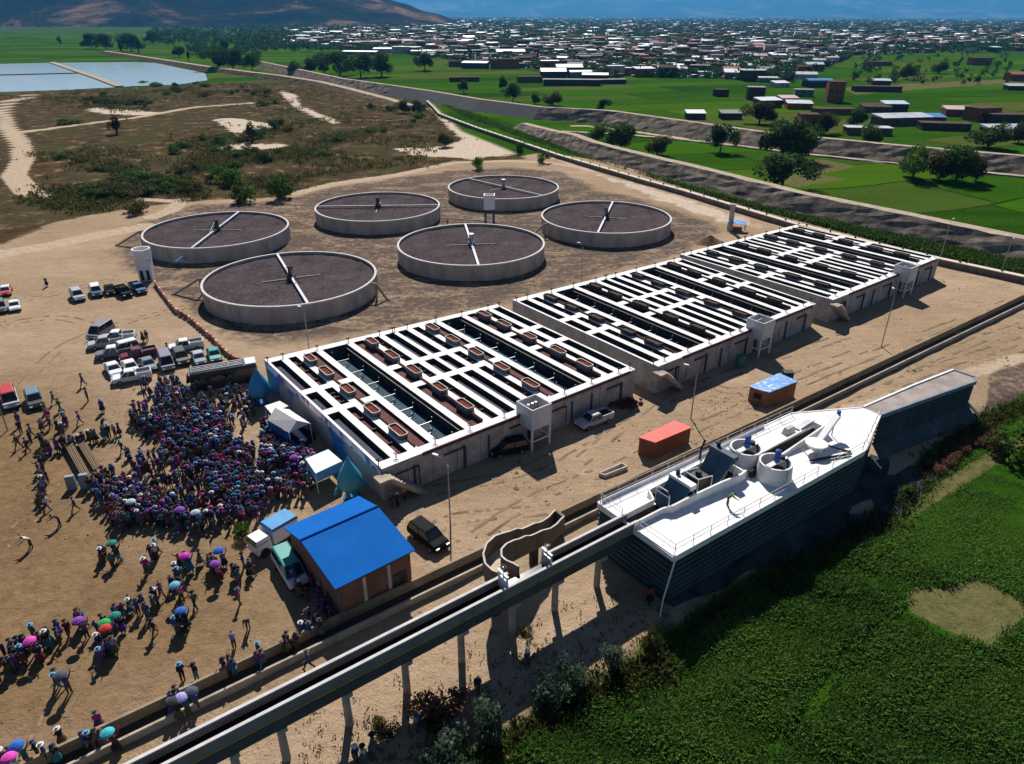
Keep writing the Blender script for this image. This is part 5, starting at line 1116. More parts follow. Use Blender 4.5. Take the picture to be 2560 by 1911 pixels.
def place_vehicle(kind, a, c, col, label, group=CARG, roof=None):
    if kind in USED: o = copy_tree(PROTO[kind])
    else: o = PROTO[kind]; USED.add(kind)
    d = c-a; p = (a+c)/2; o.location = (p.x, p.y, gz(p.x, p.y)-.03); o.rotation_euler.z = math.atan2(d.y, d.x); tag(o, label, {"suv": "jeep", "sedan": "car"}.get(kind, kind), group)
    for ch in o.children:
        if ch.name.startswith(("body", "roof")):
            ch.material_slots[0].link = 'OBJECT'; ch.material_slots[0].material = PAINT[roof if roof and ch.name.startswith("roof") else col]
    return o
for kind, z, a, c, col, label, roof in (
    ("van", ZP, (205, 185), (95, 255), "lilac", "lilac grey box van at the far corner of the main parked group", None),
    ("pickup", ZP, (455, 265), (225, 285), "white", "white pickup, farthest back of the tightly parked row", None),
    ("pickup", ZP, (320, 320), (90, 360), "silver", "silver pickup squeezed between the white and the grey pickup", None),
    ("suv", ZP, (490, 380), (300, 430), "grey", "dark grey jeep with a white roof in the tight row", "white"),
    ("pickup", ZP, (400, 440), (200, 470), "grey", "long grey pickup in front of the tight row", "white"),
    ("pickup", ZP, (690, 440), (440, 490), "maroon", "maroon pickup beside the tight row", None),
    ("sedan", ZP, (255, 580), (325, 680), "white", "white saloon car with dark rear shade, leftmost of the front row", None),
    ("sedan", ZP, (450, 560), (505, 650), "white", "white saloon car second in the front row", None),
    ("pickup", ZP, (640, 690), (350, 745), "white", "white pickup with a blue load parked across in front", "white"),
    ("sedan", ZP, (640, 520), (705, 620), "steel", "blue grey saloon car behind the white pickup with a blue load", None),
    ("van", ZP, (860, 510), (895, 605), "lilac", "small purple grey van standing alone between two rows", None),
    ("suv", ZP, (1010, 450), (1065, 550), "olive", "dark olive rounded jeep in the right hand row", None),
    ("sedan", ZP, (1210, 450), (1255, 545), "steel", "blue grey saloon car with a pale bonnet in the right hand row", "silver"),
    ("sedan", ZP, (1385, 420), (1425, 520), "teal", "bright teal saloon car at the end of the right hand row", None),
    ("pickup", ZP, (1225, 345), (950, 390), "white", "white pickup with dark bed parked across behind the right hand row", None),
    ("sedan", Z4, (48, 785), (38, 832), "red", "red car with a white roof at the left edge", "white"),
    ("sedan", Z4, (92, 875), (106, 940), "white", "white saloon car near the left edge", None),
    ("suv", Z4, (0, 890), (18, 950), "grey", "dark grey jeep cut by the left edge", None),
    ("suv", Z4, (485, 815), (525, 872), "silver", "silver jeep, leftmost in the row before the valve tower", None),
    ("suv", Z4, (612, 785), (635, 845), "blue", "dark blue jeep with a white roof in the row before the valve tower", "white"),
    ("sedan", Z4, (700, 775), (722, 830), "black", "black saloon car third in the row before the valve tower", None),
    ("pickup", Z4, (765, 785), (840, 850), "black", "black pickup in the row before the valve tower", None),
    ("pickup", Z4, (850, 765), (935, 825), "blue", "blue pickup nearest the white valve tower", None),
    ("van", ZA, (58, 280), (88, 385), "silver", "silver van with a red roof at the left among walkers", "red"),
    ("suv", ZA, (215, 295), (245, 375), "olive", "dark olive jeep beside the red roofed van", "steel"),
    ("pickup", ZD, (825, 428), (640, 497), "silver", "silver pickup parked in the shade of the nearest basin", None),
    ("suv", ZD, (270, 630), (95, 668), "black", "black jeep in deep shade under the nearest basin wall", None),
    ("suv", ZC, (1090, 1165), (1235, 1275), "black", "shiny black jeep standing right of the blue roofed hall", None),
    ("van", ZB, (1845, 75), (1900, 165), "white", "white van with a teal roof beside the wall of the blue roofed hall", "teal")):
    place_vehicle(kind, z(*a), z(*c), col, label, CARG, roof)
def big_vehicle(name, a, c, ln, w, h, label, cat, bodym, roofm, cab=None):
    d = c-a; p = (a+c)/2; R = empty(name, (p.x, p.y, 0), label, cat, None, math.atan2(d.y, d.x)); x0, x1 = -ln/2, ln/2; b = MB()
    if cab: b.box(((x0+x1-1.6)/2, 0, .8+(h-.8)/2), (ln-1.9, w, h-.8)); b.build("load_box", bodym, R); b = MB(); b.box(((x0+x1-1.6)/2, 0, h+.1), (ln-1.7, w+.12, .28), taper=.92); b.build("roof", roofm, R); b = MB(); b.box((x1-.8, 0, 1.25), (1.6, w*.92, 1.5), taper=.86); b.build("cab", cab, R); b = MB(); b.box((x1-.62, 0, 1.7), (1.36, w*.85, .5), taper=.9); b.build("window", GLASS, R)
    else:
        b.box((0, 0, .4+(h-.4)/2), (ln, w, h-.4), taper=.965); b.build("body", bodym, R); b = MB(); b.box((-.1, 0, h*.68), (ln*.95, w+.02, h*.26)); b.build("window", GLASS, R); b = MB(); b.box((x1-.15, 0, h*.66), (.36, w*.9, h*.36)); b.build("windscreen", GLASS, R)
        b = MB(); b.box((x1-.7, 0, h+.03), (1.5, w*.92, .2), taper=.9); b.build("front_cap", PAINT["white"], R)
        b = MB()
        for y in (-.75, -.25, .25, .75): b.beam((x0+.3, y, h+.12), (x1-1.7, y, h+.12), .1, .12)
        for k in range(7): b.beam((x0+.4+k*.95, -.9, h+.06), (x0+.4+k*.95, .9, h+.06), .07, .07)
        b.build("roof_rack", STEEL, R)
    for x in (x0+ln*.2, x1-ln*.16):
        for s_ in (-1, 1):
            m = MB(); k = 16; rr = .48; m.add([(x+rr*math.cos(6.2832*i/k), s_*(w/2-.2), rr+rr*math.sin(6.2832*i/k)) for i in range(k)]+[(x+rr*math.cos(6.2832*i/k), s_*(w/2+.02), rr+rr*math.sin(6.2832*i/k)) for i in range(k)]+[(x, s_*(w/2), rr)], [(i, (i+1) % k, k+(i+1) % k, k+i) for i in range(k)]+[(k+i, k+(i+1) % k, 2*k) for i in range(k)]); m.build("wheel", BLACK, R)
    for s_ in (-1, 1): b = MB(); b.box((x1+.01, s_*w*.36, .85), (.1, .3, .2)); b.build("headlight", HEADL, R)
big_vehicle("coach", ZP(1235, 800), ZP(1800, 700), 8.6, 2.4, 2.7, "dark coach with a white front and roof rack parked by the blue water drop", "bus", mat("dark coach paint", (.025, .032, .045), .35, .2, 1, coat=.3), PAINT["grey"])
big_vehicle("lorry", ZA(1825, 1205), ZA(1715, 1270), 4.6, 1.9, 2.3, "white lorry with a bright blue tarpaulin top beside the blue roofed hall", "lorry", PAINT["white"], mat("bright blue tarpaulin", (.03, .24, .52), .6, .2, .8), PAINT["white"])

# ---------------------------------------------------------------- people
CLOTH = {}
def cloth(n, c): CLOTH[n] = mat(n+" cloth", c, .85, .25, 6); return CLOTH[n]
for n, c in dict(navy=(.012, .020, .060), blue=(.025, .075, .26), purple=(.09, .035, .20), magenta=(.42, .02, .22), pink=(.55, .16, .30), maroon=(.12, .014, .03), black=(.012, .012, .015), teal=(.02, .16, .20), white=(.62, .61, .62), sky=(.12, .32, .52), red=(.38, .02, .025), green=(.03, .17, .05), grey=(.10, .10, .115), brown=(.10, .06, .04), olive=(.07, .075, .03), yellow=(.50, .34, .03), lilac=(.28, .22, .45)).items(): cloth(n, c)
def person_mesh(name, legs, arms, lean=0.0, head=0.0):
    "one continuous skinned body; legs: ((hip swing, knee bend) x2), arms: ((shoulder swing, out, elbow bend) x2)"
    V = []; Ed = []; Rd = []; Lb = []; seg = []
    def v(p, r, lab, par):
        V.append(Vector(p)); Rd.append(r); Lb.append(lab)
        if par is not None: Ed.append((par, len(V)-1)); seg.append((par, len(V)-1, lab))
        return len(V)-1
    cl, sl = math.cos(lean), math.sin(lean)
    def T(x, y, z): dz = z-.93; return (x, y*cl-dz*sl, .93+dz*cl+y*sl)
    pel = v((0, 0, .95), (.19, .145), "trousers", None); sp = v(T(0, 0, 1.14), (.175, .135), "shirt", pel); ch = v(T(0, 0, 1.34), (.20, .145), "shirt", sp); nk = v(T(0, .0, 1.47), (.06, .06), "skin", ch)
    hd0 = v(T(head*.3, -.02-.0, 1.56), (.085, .095), "skin", nk); v(T(head*.4, -.03, 1.69), (.07, .08), "hair", hd0)
    hands = []
    for s_, (sw, out, el), (hs, kb) in zip((-1, 1), arms, legs):
        sh = v(T(s_*.19, 0, 1.40), (.085, .085), "shirt", ch)
        d = Vector((s_*math.sin(out), -math.sin(sw), -math.cos(sw)*math.cos(out))).normalized(); e = Vector(T(s_*.19, 0, 1.40))+d*.28; ei = v(e, (.062, .062), "shirt", sh)
        d2 = Matrix.Rotation(-el, 3, 'X') @ d; d2 = (d2+Vector((-s_*.35*math.sin(el), 0, 0))).normalized(); wr = e+d2*.24; wi = v(wr, (.032, .03), "skin", ei); hh = wr+d2*.09; v(hh, (.04, .02), "skin", wi); hands.append((hh, d2, s_))
        hp = v((s_*.095, 0, .88), (.11, .115), "trousers", pel); kn = Vector((s_*.10, -math.sin(hs)*.43, .88-math.cos(hs)*.43)); ki = v(kn, (.08, .085), "trousers", hp)
        a = hs-kb; an = kn+Vector((0, -math.sin(a)*.40, -math.cos(a)*.40)); ai = v(an, (.058, .06), "trousers", ki); v(an+Vector((s_*.02, -.15, -.035)), (.04, .03), "shoe", ai)
    zmin = min(p.z for p in V)-.03
    me = bpy.data.meshes.new(name+"_rig"); me.from_pydata([tuple(p) for p in V], Ed, []); o = bpy.data.objects.new(name+"_rig", me); COL.objects.link(o)
    md = o.modifiers.new("skin", 'SKIN'); sv = me.skin_vertices[0].data
    for i, r in enumerate(Rd): sv[i].radius = r
    sv[0].use_root = True
    sb = o.modifiers.new("sub", 'SUBSURF'); sb.levels = 1; sb.render_levels = 1
    dg = bpy.context.evaluated_depsgraph_get(); m2 = bpy.data.meshes.new_from_object(o.evaluated_get(dg)); bpy.data.objects.remove(o)
    vs = np.array([tuple(q.co) for q in m2.vertices]); fs = [tuple(p.vertices) for p in m2.polygons]; mi = []
    names = ["skin", "hair", "shirt", "trousers", "shoe"]; A = np.array([tuple(V[a]) for a, b, l in seg]); B = np.array([tuple(V[b]) for a, b, l in seg])
    for f in fs:
        c = vs[list(f)].mean(0); t = np.clip(((c-A)*(B-A)).sum(1)/((B-A)**2).sum(1), 0, 1); dd = np.linalg.norm(A+t[:, None]*(B-A)-c, axis=1); l = seg[int(dd.argmin())][2]
        if l == "hair" or (l == "skin" and c[2] > 1.52*cl and False): l = "hair"
        mi.append(names.index(l))
    b = MB(); b.v = [tuple(x) for x in vs]; b.f = fs; b.m = mi; bpy.data.meshes.remove(m2)
    hb = Vector(T(head*.3, -.02, 1.56)); b.add([hb+Vector((-.018, -.085, -.02)), hb+Vector((.018, -.085, -.02)), hb+Vector((0, -.12, -.025)), hb+Vector((0, -.09, .03))], [(0, 1, 2), (1, 3, 2), (3, 0, 2)], 0)
    for x in (-.035, .035): b.box((hb.x+x, hb.y-.088, hb.z+.035), (.022, .012, .012), 0, 1)
    b.box((hb.x, hb.y-.088, hb.z-.055), (.045, .012, .01), 0, 2)
    for hh, d2, s_ in hands:
        sd = Vector((0, -1, 0)); sd = (sd-d2*sd.dot(d2)).normalized()
        for k, lf in zip((-1.5, -.5, .5, 1.5), (.065, .08, .085, .07)): q = hh+sd*(k*.019); b.tube([q-d2*.02, q+d2*lf*.6, q+d2*lf+Vector((-s_*.015, 0, 0))], [.011, .010, .007], 4, 0)
        b.tube([hh-d2*.05+sd*.03, hh-d2*.01+sd*.06, hh+d2*.02+sd*.065], [.012, .011, .008], 4, 0)
    b.v = [(x, y, z-zmin) for x, y, z in b.v]
    m = bpy.data.meshes.new(name); m.from_pydata(b.v, [], b.f)
    for nm in names: m.materials.append({"skin": SKIN, "hair": HAIR, "shoe": BLACK}.get(nm, CLOTH["navy"]))
    m.polygons.foreach_set("material_index", b.m); m.polygons.foreach_set("use_smooth", [True]*len(b.f)); m.update(); return m
POSES = [("standing", person_mesh("standing", ((.03, 0), (-.03, .0)), ((.05, .14, .2), (-.05, .14, .25)))),
         ("walking", person_mesh("walking", ((.48, .15), (-.35, .35)), ((-.45, .12, .25), (.5, .12, .5)), .06)),
         ("walking", person_mesh("striding", ((-.3, .4), (.42, .1)), ((.45, .15, .6), (-.4, .15, .2)), .05)),
         ("standing", person_mesh("hands_together", ((.02, .02), (.0, .0)), ((.35, .2, 1.5), (.35, .2, 1.5)), .03)),
         ("standing", person_mesh("arm_raised", ((.05, .0), (-.05, .05)), ((2.1, .2, .6), (.0, .15, .2)))),
         ("bending", person_mesh("bending", ((.12, .1), (-.05, .05)), ((.9, .1, .3), (.9, .1, .3)), .75))]
b = MB(); b.lathe([(.15, 1.02), (.19, .92), (.33, .48), (.34, .44), (.31, .44), (.12, .9)], n=16); SKIRT_ME = b.build("skirt", CLOTH["navy"]).data
b = MB(); b.lathe([(.21, 1.655), (.22, 1.675), (.115, 1.685), (.11, 1.78), (.08, 1.81), (0, 1.815)], (0, -.02, 0), 16); HAT_ME = b.build("hat", CLOTH["white"]).data
for nm in ("skirt", "hat"): bpy.data.objects.remove(bpy.data.objects[nm])
PR = random.Random(21); NPEOPLE = [0]
TONES = ["navy"]*9+["blue"]*7+["purple"]*4+["magenta"]*2+["pink", "maroon", "maroon", "black", "black", "black", "teal", "teal", "white", "sky", "red", "green", "grey", "grey", "brown", "lilac"]
LOW = ["black", "navy", "grey", "brown", "maroon", "purple", "teal", "olive"]
SEEN = set()
def slot(o, i, m): o.material_slots[i].link = 'OBJECT'; o.material_slots[i].material = m
def person(p, where, pose=None, rz=None, shirt=None, low=None, hat="auto", skirt="auto", group="people on the bare ground", vest=False, hold=""):
    for _ in range(40):
        k = pose if pose is not None else PR.choice([0, 0, 1, 2, 3, 3, 4, 1]); sh = shirt or PR.choice(TONES); lw = low or PR.choice(LOW)
        sk = PR.random() < .35 if skirt == "auto" else skirt; ht = PR.choice([None, None, None, "white", "black", "brown", "navy", "sky", "grey", "black", "brown"]) if hat == "auto" else hat
        if k == 5: sk = False; ht = None
        lab = "%s person in %s top and %s %s" % (POSES[k][0], sh, lw, "skirt" if sk else "trousers")+(" with %s hat" % ht if ht else "")+(" "+hold if hold else "")+", "+where
        if lab not in SEEN: break
    SEEN.add(lab)
    words = lab.split()
    o = bpy.data.objects.new("person", POSES[k][1]); COL.objects.link(o); z = gz(p.x, p.y) if p.z == 0 else p.z
    o.location = (p.x, p.y, z); o.rotation_euler.z = PR.uniform(0, 6.28) if rz is None else rz; s_ = PR.uniform(.98, 1.12); o.scale = (s_,)*3
    slot(o, 2, CLOTH[sh]); slot(o, 3, CLOTH[lw]); tag(o, " ".join(words[:16]), "person", group); NPEOPLE[0] += 1
    if sk: c = link(SKIRT_ME, "skirt", o); slot(c, 0, CLOTH[lw])
    if ht: c = link(HAT_ME, "hat", o); slot(c, 0, CLOTH[ht])
    return o
def umbrella(pc, col, label):
    g = Vector((pc.x, pc.y, gz(pc.x, pc.y))); R = empty("umbrella", g+Vector((0, 0, 1.05)), label, "umbrella", "umbrellas held up by people", PR.random()*3); R.rotation_euler.x = PR.uniform(-.12, .12)
    b = MB(); n = 8; r_, z_ = [.02, .22, .40, .49], [1.22, 1.16, 1.04, .92]; vs = []
    for r, z in zip(r_, z_):
        for j in range(16): th = j/16*6.2832; k = 1-.05*(j % 2) if r > .5 else 1; vs.append((r*k*math.cos(th), r*k*math.sin(th), z+(.03*(j % 2) if r > .5 else 0)))
    b.add(vs, [(i*16+j, (i+1)*16+j, (i+1)*16+(j+1) % 16, i*16+(j+1) % 16) for i in range(3) for j in range(16)]); b.add([vs[0], vs[4], vs[8], vs[12]], [(0, 1, 2, 3)]); b.build("canopy", cloth(col+" umbrella", tuple(min(1, c) for c in UMB[col])), R, smooth=False)
    b = MB(); b.tube([(0, 0, -.1), (0, 0, 1.3)], .013, 5); b.tube([(0, 0, -.1), (.03, 0, -.15), (.06, 0, -.1)], .014, 5); b.build("shaft", STEEL, R)
    return g
UMB = dict(slate=(.06, .08, .11), lilac=(.34, .32, .62), charcoal=(.03, .03, .045), turquoise=(.05, .42, .52), blue=(.02, .12, .48), green=(.02, .20, .16), magenta=(.60, .02, .40), pale=(.42, .52, .60), purple=(.22, .05, .38), leaf=(.02, .36, .08), sky=(.14, .38, .60), pink=(.7, .06, .45), teal=(.02, .20, .26), red=(.5, .03, .03))
for z, px, col, lab in (
    (ZB, (380, 750), "slate", "dark slate umbrella over a lone pair at lower left"), (ZB, (1215, 852), "slate", "slate blue umbrella by the canal wall, right of the lilac one"), (ZB, (1160, 892), "lilac", "lilac umbrella by the canal wall"), (ZB, (1100, 916), "charcoal", "charcoal umbrella by the canal wall, left of the lilac one"),
    (ZB, (690, 1122), "turquoise", "turquoise umbrella by the canal wall at the bottom"), (ZB, (95, 1195), "blue", "blue umbrella in the bottom left corner"), (ZA, (715, 1218), "green", "dark green umbrella at the lower edge of the crowd"), (ZA, (1405, 1262), "blue", "big blue umbrella left of the lorry"), (ZA, (1185, 1292), "magenta", "magenta umbrella below the crowd"),
    (ZA, (1255, 1022), "pale", "pale grey umbrella in the middle of the lower crowd"), (ZA, (1150, 1000), "purple", "purple umbrella beside the pale grey umbrella"), (ZA, (1890, 665), "purple", "purple umbrella by the stage"), (ZB, (1375, 32), "purple", "purple umbrella under the big blue umbrella, nearer the camera"), (ZB, (735, 362), "green", "green umbrella in the line of walkers"),
    (ZB, (662, 412), "leaf", "leaf green umbrella in the line of walkers"), (ZB, (1125, 165), "sky", "sky blue umbrella at the top of the line of walkers"), (ZB, (500, 398), "purple", "purple umbrella in the line of walkers"), (ZB, (190, 522), "pink", "hot pink umbrella at the lower left end of the line"), (ZB, (1158, 338), "blue", "deep blue umbrella over the group in the middle of the ground"),
    (ZB, (45, 1282), "pink", "pink umbrella at the bottom left corner below the blue one"), (ZB, (665, 448), "red", "red umbrella under the leaf green umbrella"), (ZA, (835, 950), "pale", "pale umbrella at the blue part of the lower crowd")):
    p = z(px[0], px[1], 2.25); g = umbrella(p, col, lab); o = person(Vector((g.x+.18, g.y+.05, 0)), "under the "+col+" umbrella", 4, math.pi, skirt=None if False else "auto", hat=None)
def line(z, pts, n, where, jit=.5, **kw):
    P = [z(*p) for p in pts]; L_ = [0]
    for a, c in zip(P[:-1], P[1:]): L_.append(L_[-1]+(c-a).length)
    for k in range(n):
        t = (k+.5)/n*L_[-1]; i = max(j for j in range(len(L_)-1) if L_[j] <= t); f = (t-L_[i])/(L_[i+1]-L_[i]); q = P[i].lerp(P[i+1], f)
        person(Vector((q.x+PR.gauss(0, jit), q.y+PR.gauss(0, jit), 0)), where, **kw)
def group_at(z, c, n, r, where, **kw):
    q = z(*c)
    for _ in range(n): person(Vector((q.x+PR.gauss(0, r), q.y+PR.gauss(0, r), 0)), where, **kw)
line(ZB, [(10, 700), (110, 610), (240, 590), (390, 540), (500, 490), (640, 500), (780, 420), (880, 360), (1000, 330), (1100, 260), (1190, 200)], 38, "in the long line of walkers", .55)
group_at(ZB, (110, 760), 7, .8, "at the left end of the walkers' line"); group_at(ZB, (690, 640), 8, .55, "in the knot below the red umbrella"); group_at(ZB, (1180, 440), 6, .55, "in the group under the deep blue umbrella"); group_at(ZB, (1600, 130), 7, .6, "left of the lorry, nearer the camera")
group_at(ZB, (690, 20), 6, .5, "by the dark green umbrella"); group_at(ZB, (980, 50), 6, .9, "below the lower crowd"); group_at(ZB, (1180, 90), 6, .6, "below the magenta umbrella"); group_at(ZB, (1385, 90), 4, .4, "below the big blue umbrella")
line(ZB, [(1930, 180), (2020, 260), (2110, 350), (2180, 400)], 16, "in the shade of the blue roofed hall", .45); group_at(ZB, (1980, 480), 8, .7, "at the canal wall by the hall's corner"); group_at(ZB, (1880, 600), 5, .4, "along the canal wall"); group_at(ZB, (1500, 750), 4, .35, "at the canal wall, lower middle"); group_at(ZB, (1690, 700), 3, .3, "at the canal wall, left of the hall corner group")
group_at(ZB, (1130, 980), 4, .45, "at the canal wall beneath the umbrellas"); line(ZB, [(540, 1240), (630, 1230), (700, 1200)], 3, "by the canal wall at the bottom", .1); group_at(ZB, (100, 1300), 4, .5, "in the bottom left corner"); group_at(ZB, (350, 860), 2, .5, "beside the dark slate umbrella")
for z, px, ps, wh in ((ZB, (1510, 590), 5, "bending alone in the middle of the ground"), (ZB, (1600, 470), 5, "stooping beside another in the middle of the ground"), (ZB, (1545, 310), 0, "alone before the two who stoop"), (ZB, (1260, 330), 1, "alone right of the deep blue umbrella"), (ZB, (1000, 510), 2, "alone left of the deep blue umbrella group"), (ZB, (650, 1110), 1, "alone above the turquoise umbrella"), (ZB, (410, 1210), 3, "alone at lower left"), (ZB, (1180, 800), 3, "in a pair above the slate umbrella"), (ZB, (1270, 800), 4, "in a pair above the slate umbrella"), (ZB, (1990, 720), 1, "crossing the canal"),
                      (ZB, (310, 1320), 0, "at the bottom edge"), (ZB, (380, 1325), 0, "at the bottom edge"), (ZA, (540, 220), 1, "alone near the parked cars"), (ZA, (570, 320), 0, "alone below the parked cars"), (ZA, (665, 390), 0, "alone left of the crowd"), (ZA, (665, 500), 5, "alone above the row of people"), (ZA, (125, 620), 2, "alone at the far left"), (ZA, (185, 640), 1, "in a pair at the far left"), (ZA, (205, 590), 0, "in a pair at the far left"), (ZA, (205, 1260), 5, "bending alone at the left"), (ZA, (390, 1120), 5, "alone below the left column"), (ZA, (310, 1020), 1, "at the foot of the left column"), (ZA, (490, 1020), 1, "alone left of the lower crowd"),
                      (ZA, (915, 700), 1, "alone in the clearing"), (ZA, (790, 650), 2, "in the clearing by the crowd"), (ZA, (830, 690), 1, "in the clearing by the crowd"), (ZA, (1040, 230), 0, "before the coach"), (ZA, (1085, 250), 3, "before the coach"), (ZA, (1125, 215), 1, "before the coach"), (ZA, (1220, 215), 2, "near the coach"), (ZA, (920, 240), 1, "by the white pickup with a blue load"), (ZA, (940, 235), 0, "by the white pickup with a blue load"), (Z4, (925, 1120), 0, "in a pair between the parked rows"), (Z4, (950, 1115), 0, "in a pair between the parked rows"), (Z4, (305, 765), 3, "alone beyond the cars on the left"), (Z4, (1085, 1200), 0, "among the cars of the right hand row"),
                      (ZA, (130, 480), 0, "near the dark olive jeep"), (ZA, (300, 400), 1, "right of the dark olive jeep"), (ZA, (350, 330), 1, "right of the dark olive jeep"), (ZA, (390, 380), 2, "right of the dark olive jeep"), (ZC, (930, 1005), 0, "in the shade at the basin's near corner"), (ZC, (965, 1000), 0, "in the shade at the basin's near corner")):
    person(z(*px), wh, ps, PR.uniform(0, 6.28))
person(ZC(1008, 955), "in the shade at the basin's near corner", 0, shirt="yellow", low="navy")
group_at(ZA, (330, 500), 12, 1.3, "in the loose group above the timber racks"); line(ZA, [(275, 600), (330, 660), (430, 625), (540, 600), (660, 560), (790, 530)], 22, "in the curved row around the timber racks", .15, pose=0); line(ZA, [(280, 720), (275, 800), (290, 900), (315, 980)], 12, "in the column left of the timber racks", .25)
for px, ps, wh in (((1845, 705), 0, "standing on the slope under the aqueduct"), ((1530, 880), 3, "at the foot of an aqueduct column"), ((1415, 955), 5, "at the foot of an aqueduct column"), ((1435, 950), 0, "at the foot of an aqueduct column"), ((1140, 1130), 0, "between the columns by the reddish bush"), ((860, 1260), 2, "low on the slope by the bottom edge"), ((800, 1320), 1, "low on the slope by the bottom edge"), ((750, 1330), 0, "low on the slope by the bottom edge")): person(Z8(*px), wh, ps)
person(Z9(1090, 300), "beside the dark ribbed wall, carrying something white", 1, shirt="red", low="black")
pg = UW(9.6, 6.7, ZD_); person(pg, "working on the white deck", 5, 1.2, shirt="green", low="olive", hat=None)
for z, poly, n, where in ((ZA, ((570, 870), (720, 840), (800, 860), (900, 950), (1000, 1010), (1000, 1100), (880, 1140), (740, 1130), (690, 1010), (600, 930)), 48, "in the blue left part of the lower crowd"), (ZA, ((1000, 1100), (1150, 1150), (1480, 1120), (1650, 1050), (1650, 1140), (1480, 1190), (1150, 1220), (980, 1170)), 46, "in the lower crowd left of the lorry"), (ZA, ((1480, 1150), (1660, 1100), (1650, 1250), (1520, 1290)), 12, "by the green leaves near the lorry"), (ZA, ((1780, 1010), (2100, 960), (2090, 1030), (1790, 1070)), 10, "in the thin row behind the blue roofed hall")):
    xs = [p[0] for p in poly]; ys = [p[1] for p in poly]; k = 0
    while k < n:
        x, y = PR.uniform(min(xs), max(xs)), PR.uniform(min(ys), max(ys))
        if inside(np.array([x]), np.array([y]), poly)[0] and NPEOPLE[0] < 299: person(z(x, y), where); k += 1
        elif NPEOPLE[0] >= 299: break
# the packed crowd, too many to count: one mass
def crowd():
    polys = [((860, 420), (1000, 400), (1200, 370), (1480, 400), (1600, 420), (1690, 470), (1690, 505), (1500, 505), (1500, 600), (1640, 610), (1640, 745), (1700, 760), (1960, 780), (2010, 880), (1880, 930), (1600, 965), (1380, 930), (1370, 850), (1120, 770), (1080, 660), (985, 600), (930, 520)), ((1060, 250), (1200, 240), (1210, 380), (1000, 400), (940, 330)), ((1270, 330), (1600, 290), (1640, 330), (1300, 390)), ((1690, 560), (1800, 690), (1980, 720), (1960, 780), (1700, 740)), ((1330, 950), (1640, 950), (1660, 1040), (1480, 1110), (1330, 1140), (1150, 1140), (1000, 1090), (1000, 1010), (1300, 1010)), ((570, 860), (800, 835), (960, 960), (1000, 1010), (1000, 1090), (760, 1120), (690, 1010)), ((820, 620), (980, 600), (1110, 770), (1370, 870), (1330, 1000), (980, 990), (860, 840))]
    dens = (470, 50, 36, 95, 105, 85, 34); names = list(CLOTH); mats_ = [SKIN, HAIR, BLACK]+[CLOTH[n] for n in TONES if True]; uniq = [SKIN, HAIR, BLACK]+[CLOTH[n] for n in sorted(set(TONES+LOW))]; ix = {m.name: i for i, m in enumerate(uniq)}
    base = []
    for nm, me in POSES[:5]:
        me.calc_loop_triangles(); vs = np.array([tuple(v.co) for v in me.vertices], np.float32); tri = np.array([tuple(t.vertices) for t in me.loop_triangles]); tm = np.array([t.material_index for t in me.loop_triangles]); base.append((vs, tri, tm))
    hv = np.array([tuple(v.co) for v in HAT_ME.vertices], np.float32); HAT_ME.calc_loop_triangles(); ht = np.array([tuple(t.vertices) for t in HAT_ME.loop_triangles])
    kv = np.array([tuple(v.co) for v in SKIRT_ME.vertices], np.float32); SKIRT_ME.calc_loop_triangles(); kt = np.array([tuple(t.vertices) for t in SKIRT_ME.loop_triangles])
    VV, FF, MM, off = [], [], [], 0; taken = []
    for poly, n in zip(polys, dens):
        xs = [p[0] for p in poly]; ys = [p[1] for p in poly]; k = tries = 0
        while k < n and tries < n*60:
            tries += 1; x, y = PR.uniform(min(xs), max(xs)), PR.uniform(min(ys), max(ys))
            if not inside(np.array([x]), np.array([y]), poly)[0]: continue
            x += PR.gauss(0, 30); y += PR.gauss(0, 22); p = ZA(x, y)
            if 1500 < x < 1690 and 510 < y < 740 and not (x < 1640 and y > 600): continue
            if math.sin(p.x*.62+1.7*math.sin(p.y*.41))+math.sin(p.y*.73+p.x*.2)+.8*math.sin(p.x*1.7-p.y*1.3) < PR.uniform(-2.0, .5): continue
            if any((p.x-a)**2+(p.y-b)**2 < .14 for a, b in taken): continue
            taken.append((p.x, p.y)); k += 1; vs, tri, tm = base[PR.choice([0, 0, 3, 3, 4, 1])]; th = PR.gauss(.9, .8); c, s_ = math.cos(th), math.sin(th); sc = PR.uniform(.95, 1.08); Rm = np.array([[c, -s_, 0], [s_, c, 0], [0, 0, 1]])*sc; pos = np.array([p.x, p.y, 0.0])
            sh, lw = PR.choice(TONES), PR.choice(LOW); mp = np.array([0, 1, ix[CLOTH[sh].name], ix[CLOTH[lw].name], 2])
            VV.append(vs@Rm.T+pos); FF.append(tri+off); MM.append(mp[tm]); off += len(vs)
            if PR.random() < .55: h = PR.choice(["white", "navy", "blue", "sky", "magenta", "navy", "teal", "purple", "lilac", "navy", "black", "blue", "black", "blue", "maroon", "brown"]); VV.append(hv@(Rm*np.array([1.15, 1.15, 1])).T+pos); FF.append(ht+off); MM.append(np.full(len(ht), ix[CLOTH[h].name])); off += len(hv)
            if PR.random() < .35: VV.append(kv@Rm.T+pos); FF.append(kt+off); MM.append(np.full(len(kt), ix[CLOTH[lw].name])); off += len(kv)
    o = link(npmesh("crowd", np.concatenate(VV), np.concatenate(FF), uniq, mi=np.concatenate(MM), smooth=True), "crowd"); tag(o, "packed crowd in dark blue, purple and pink before the mural wall", "crowd", None, "stuff")
crowd()
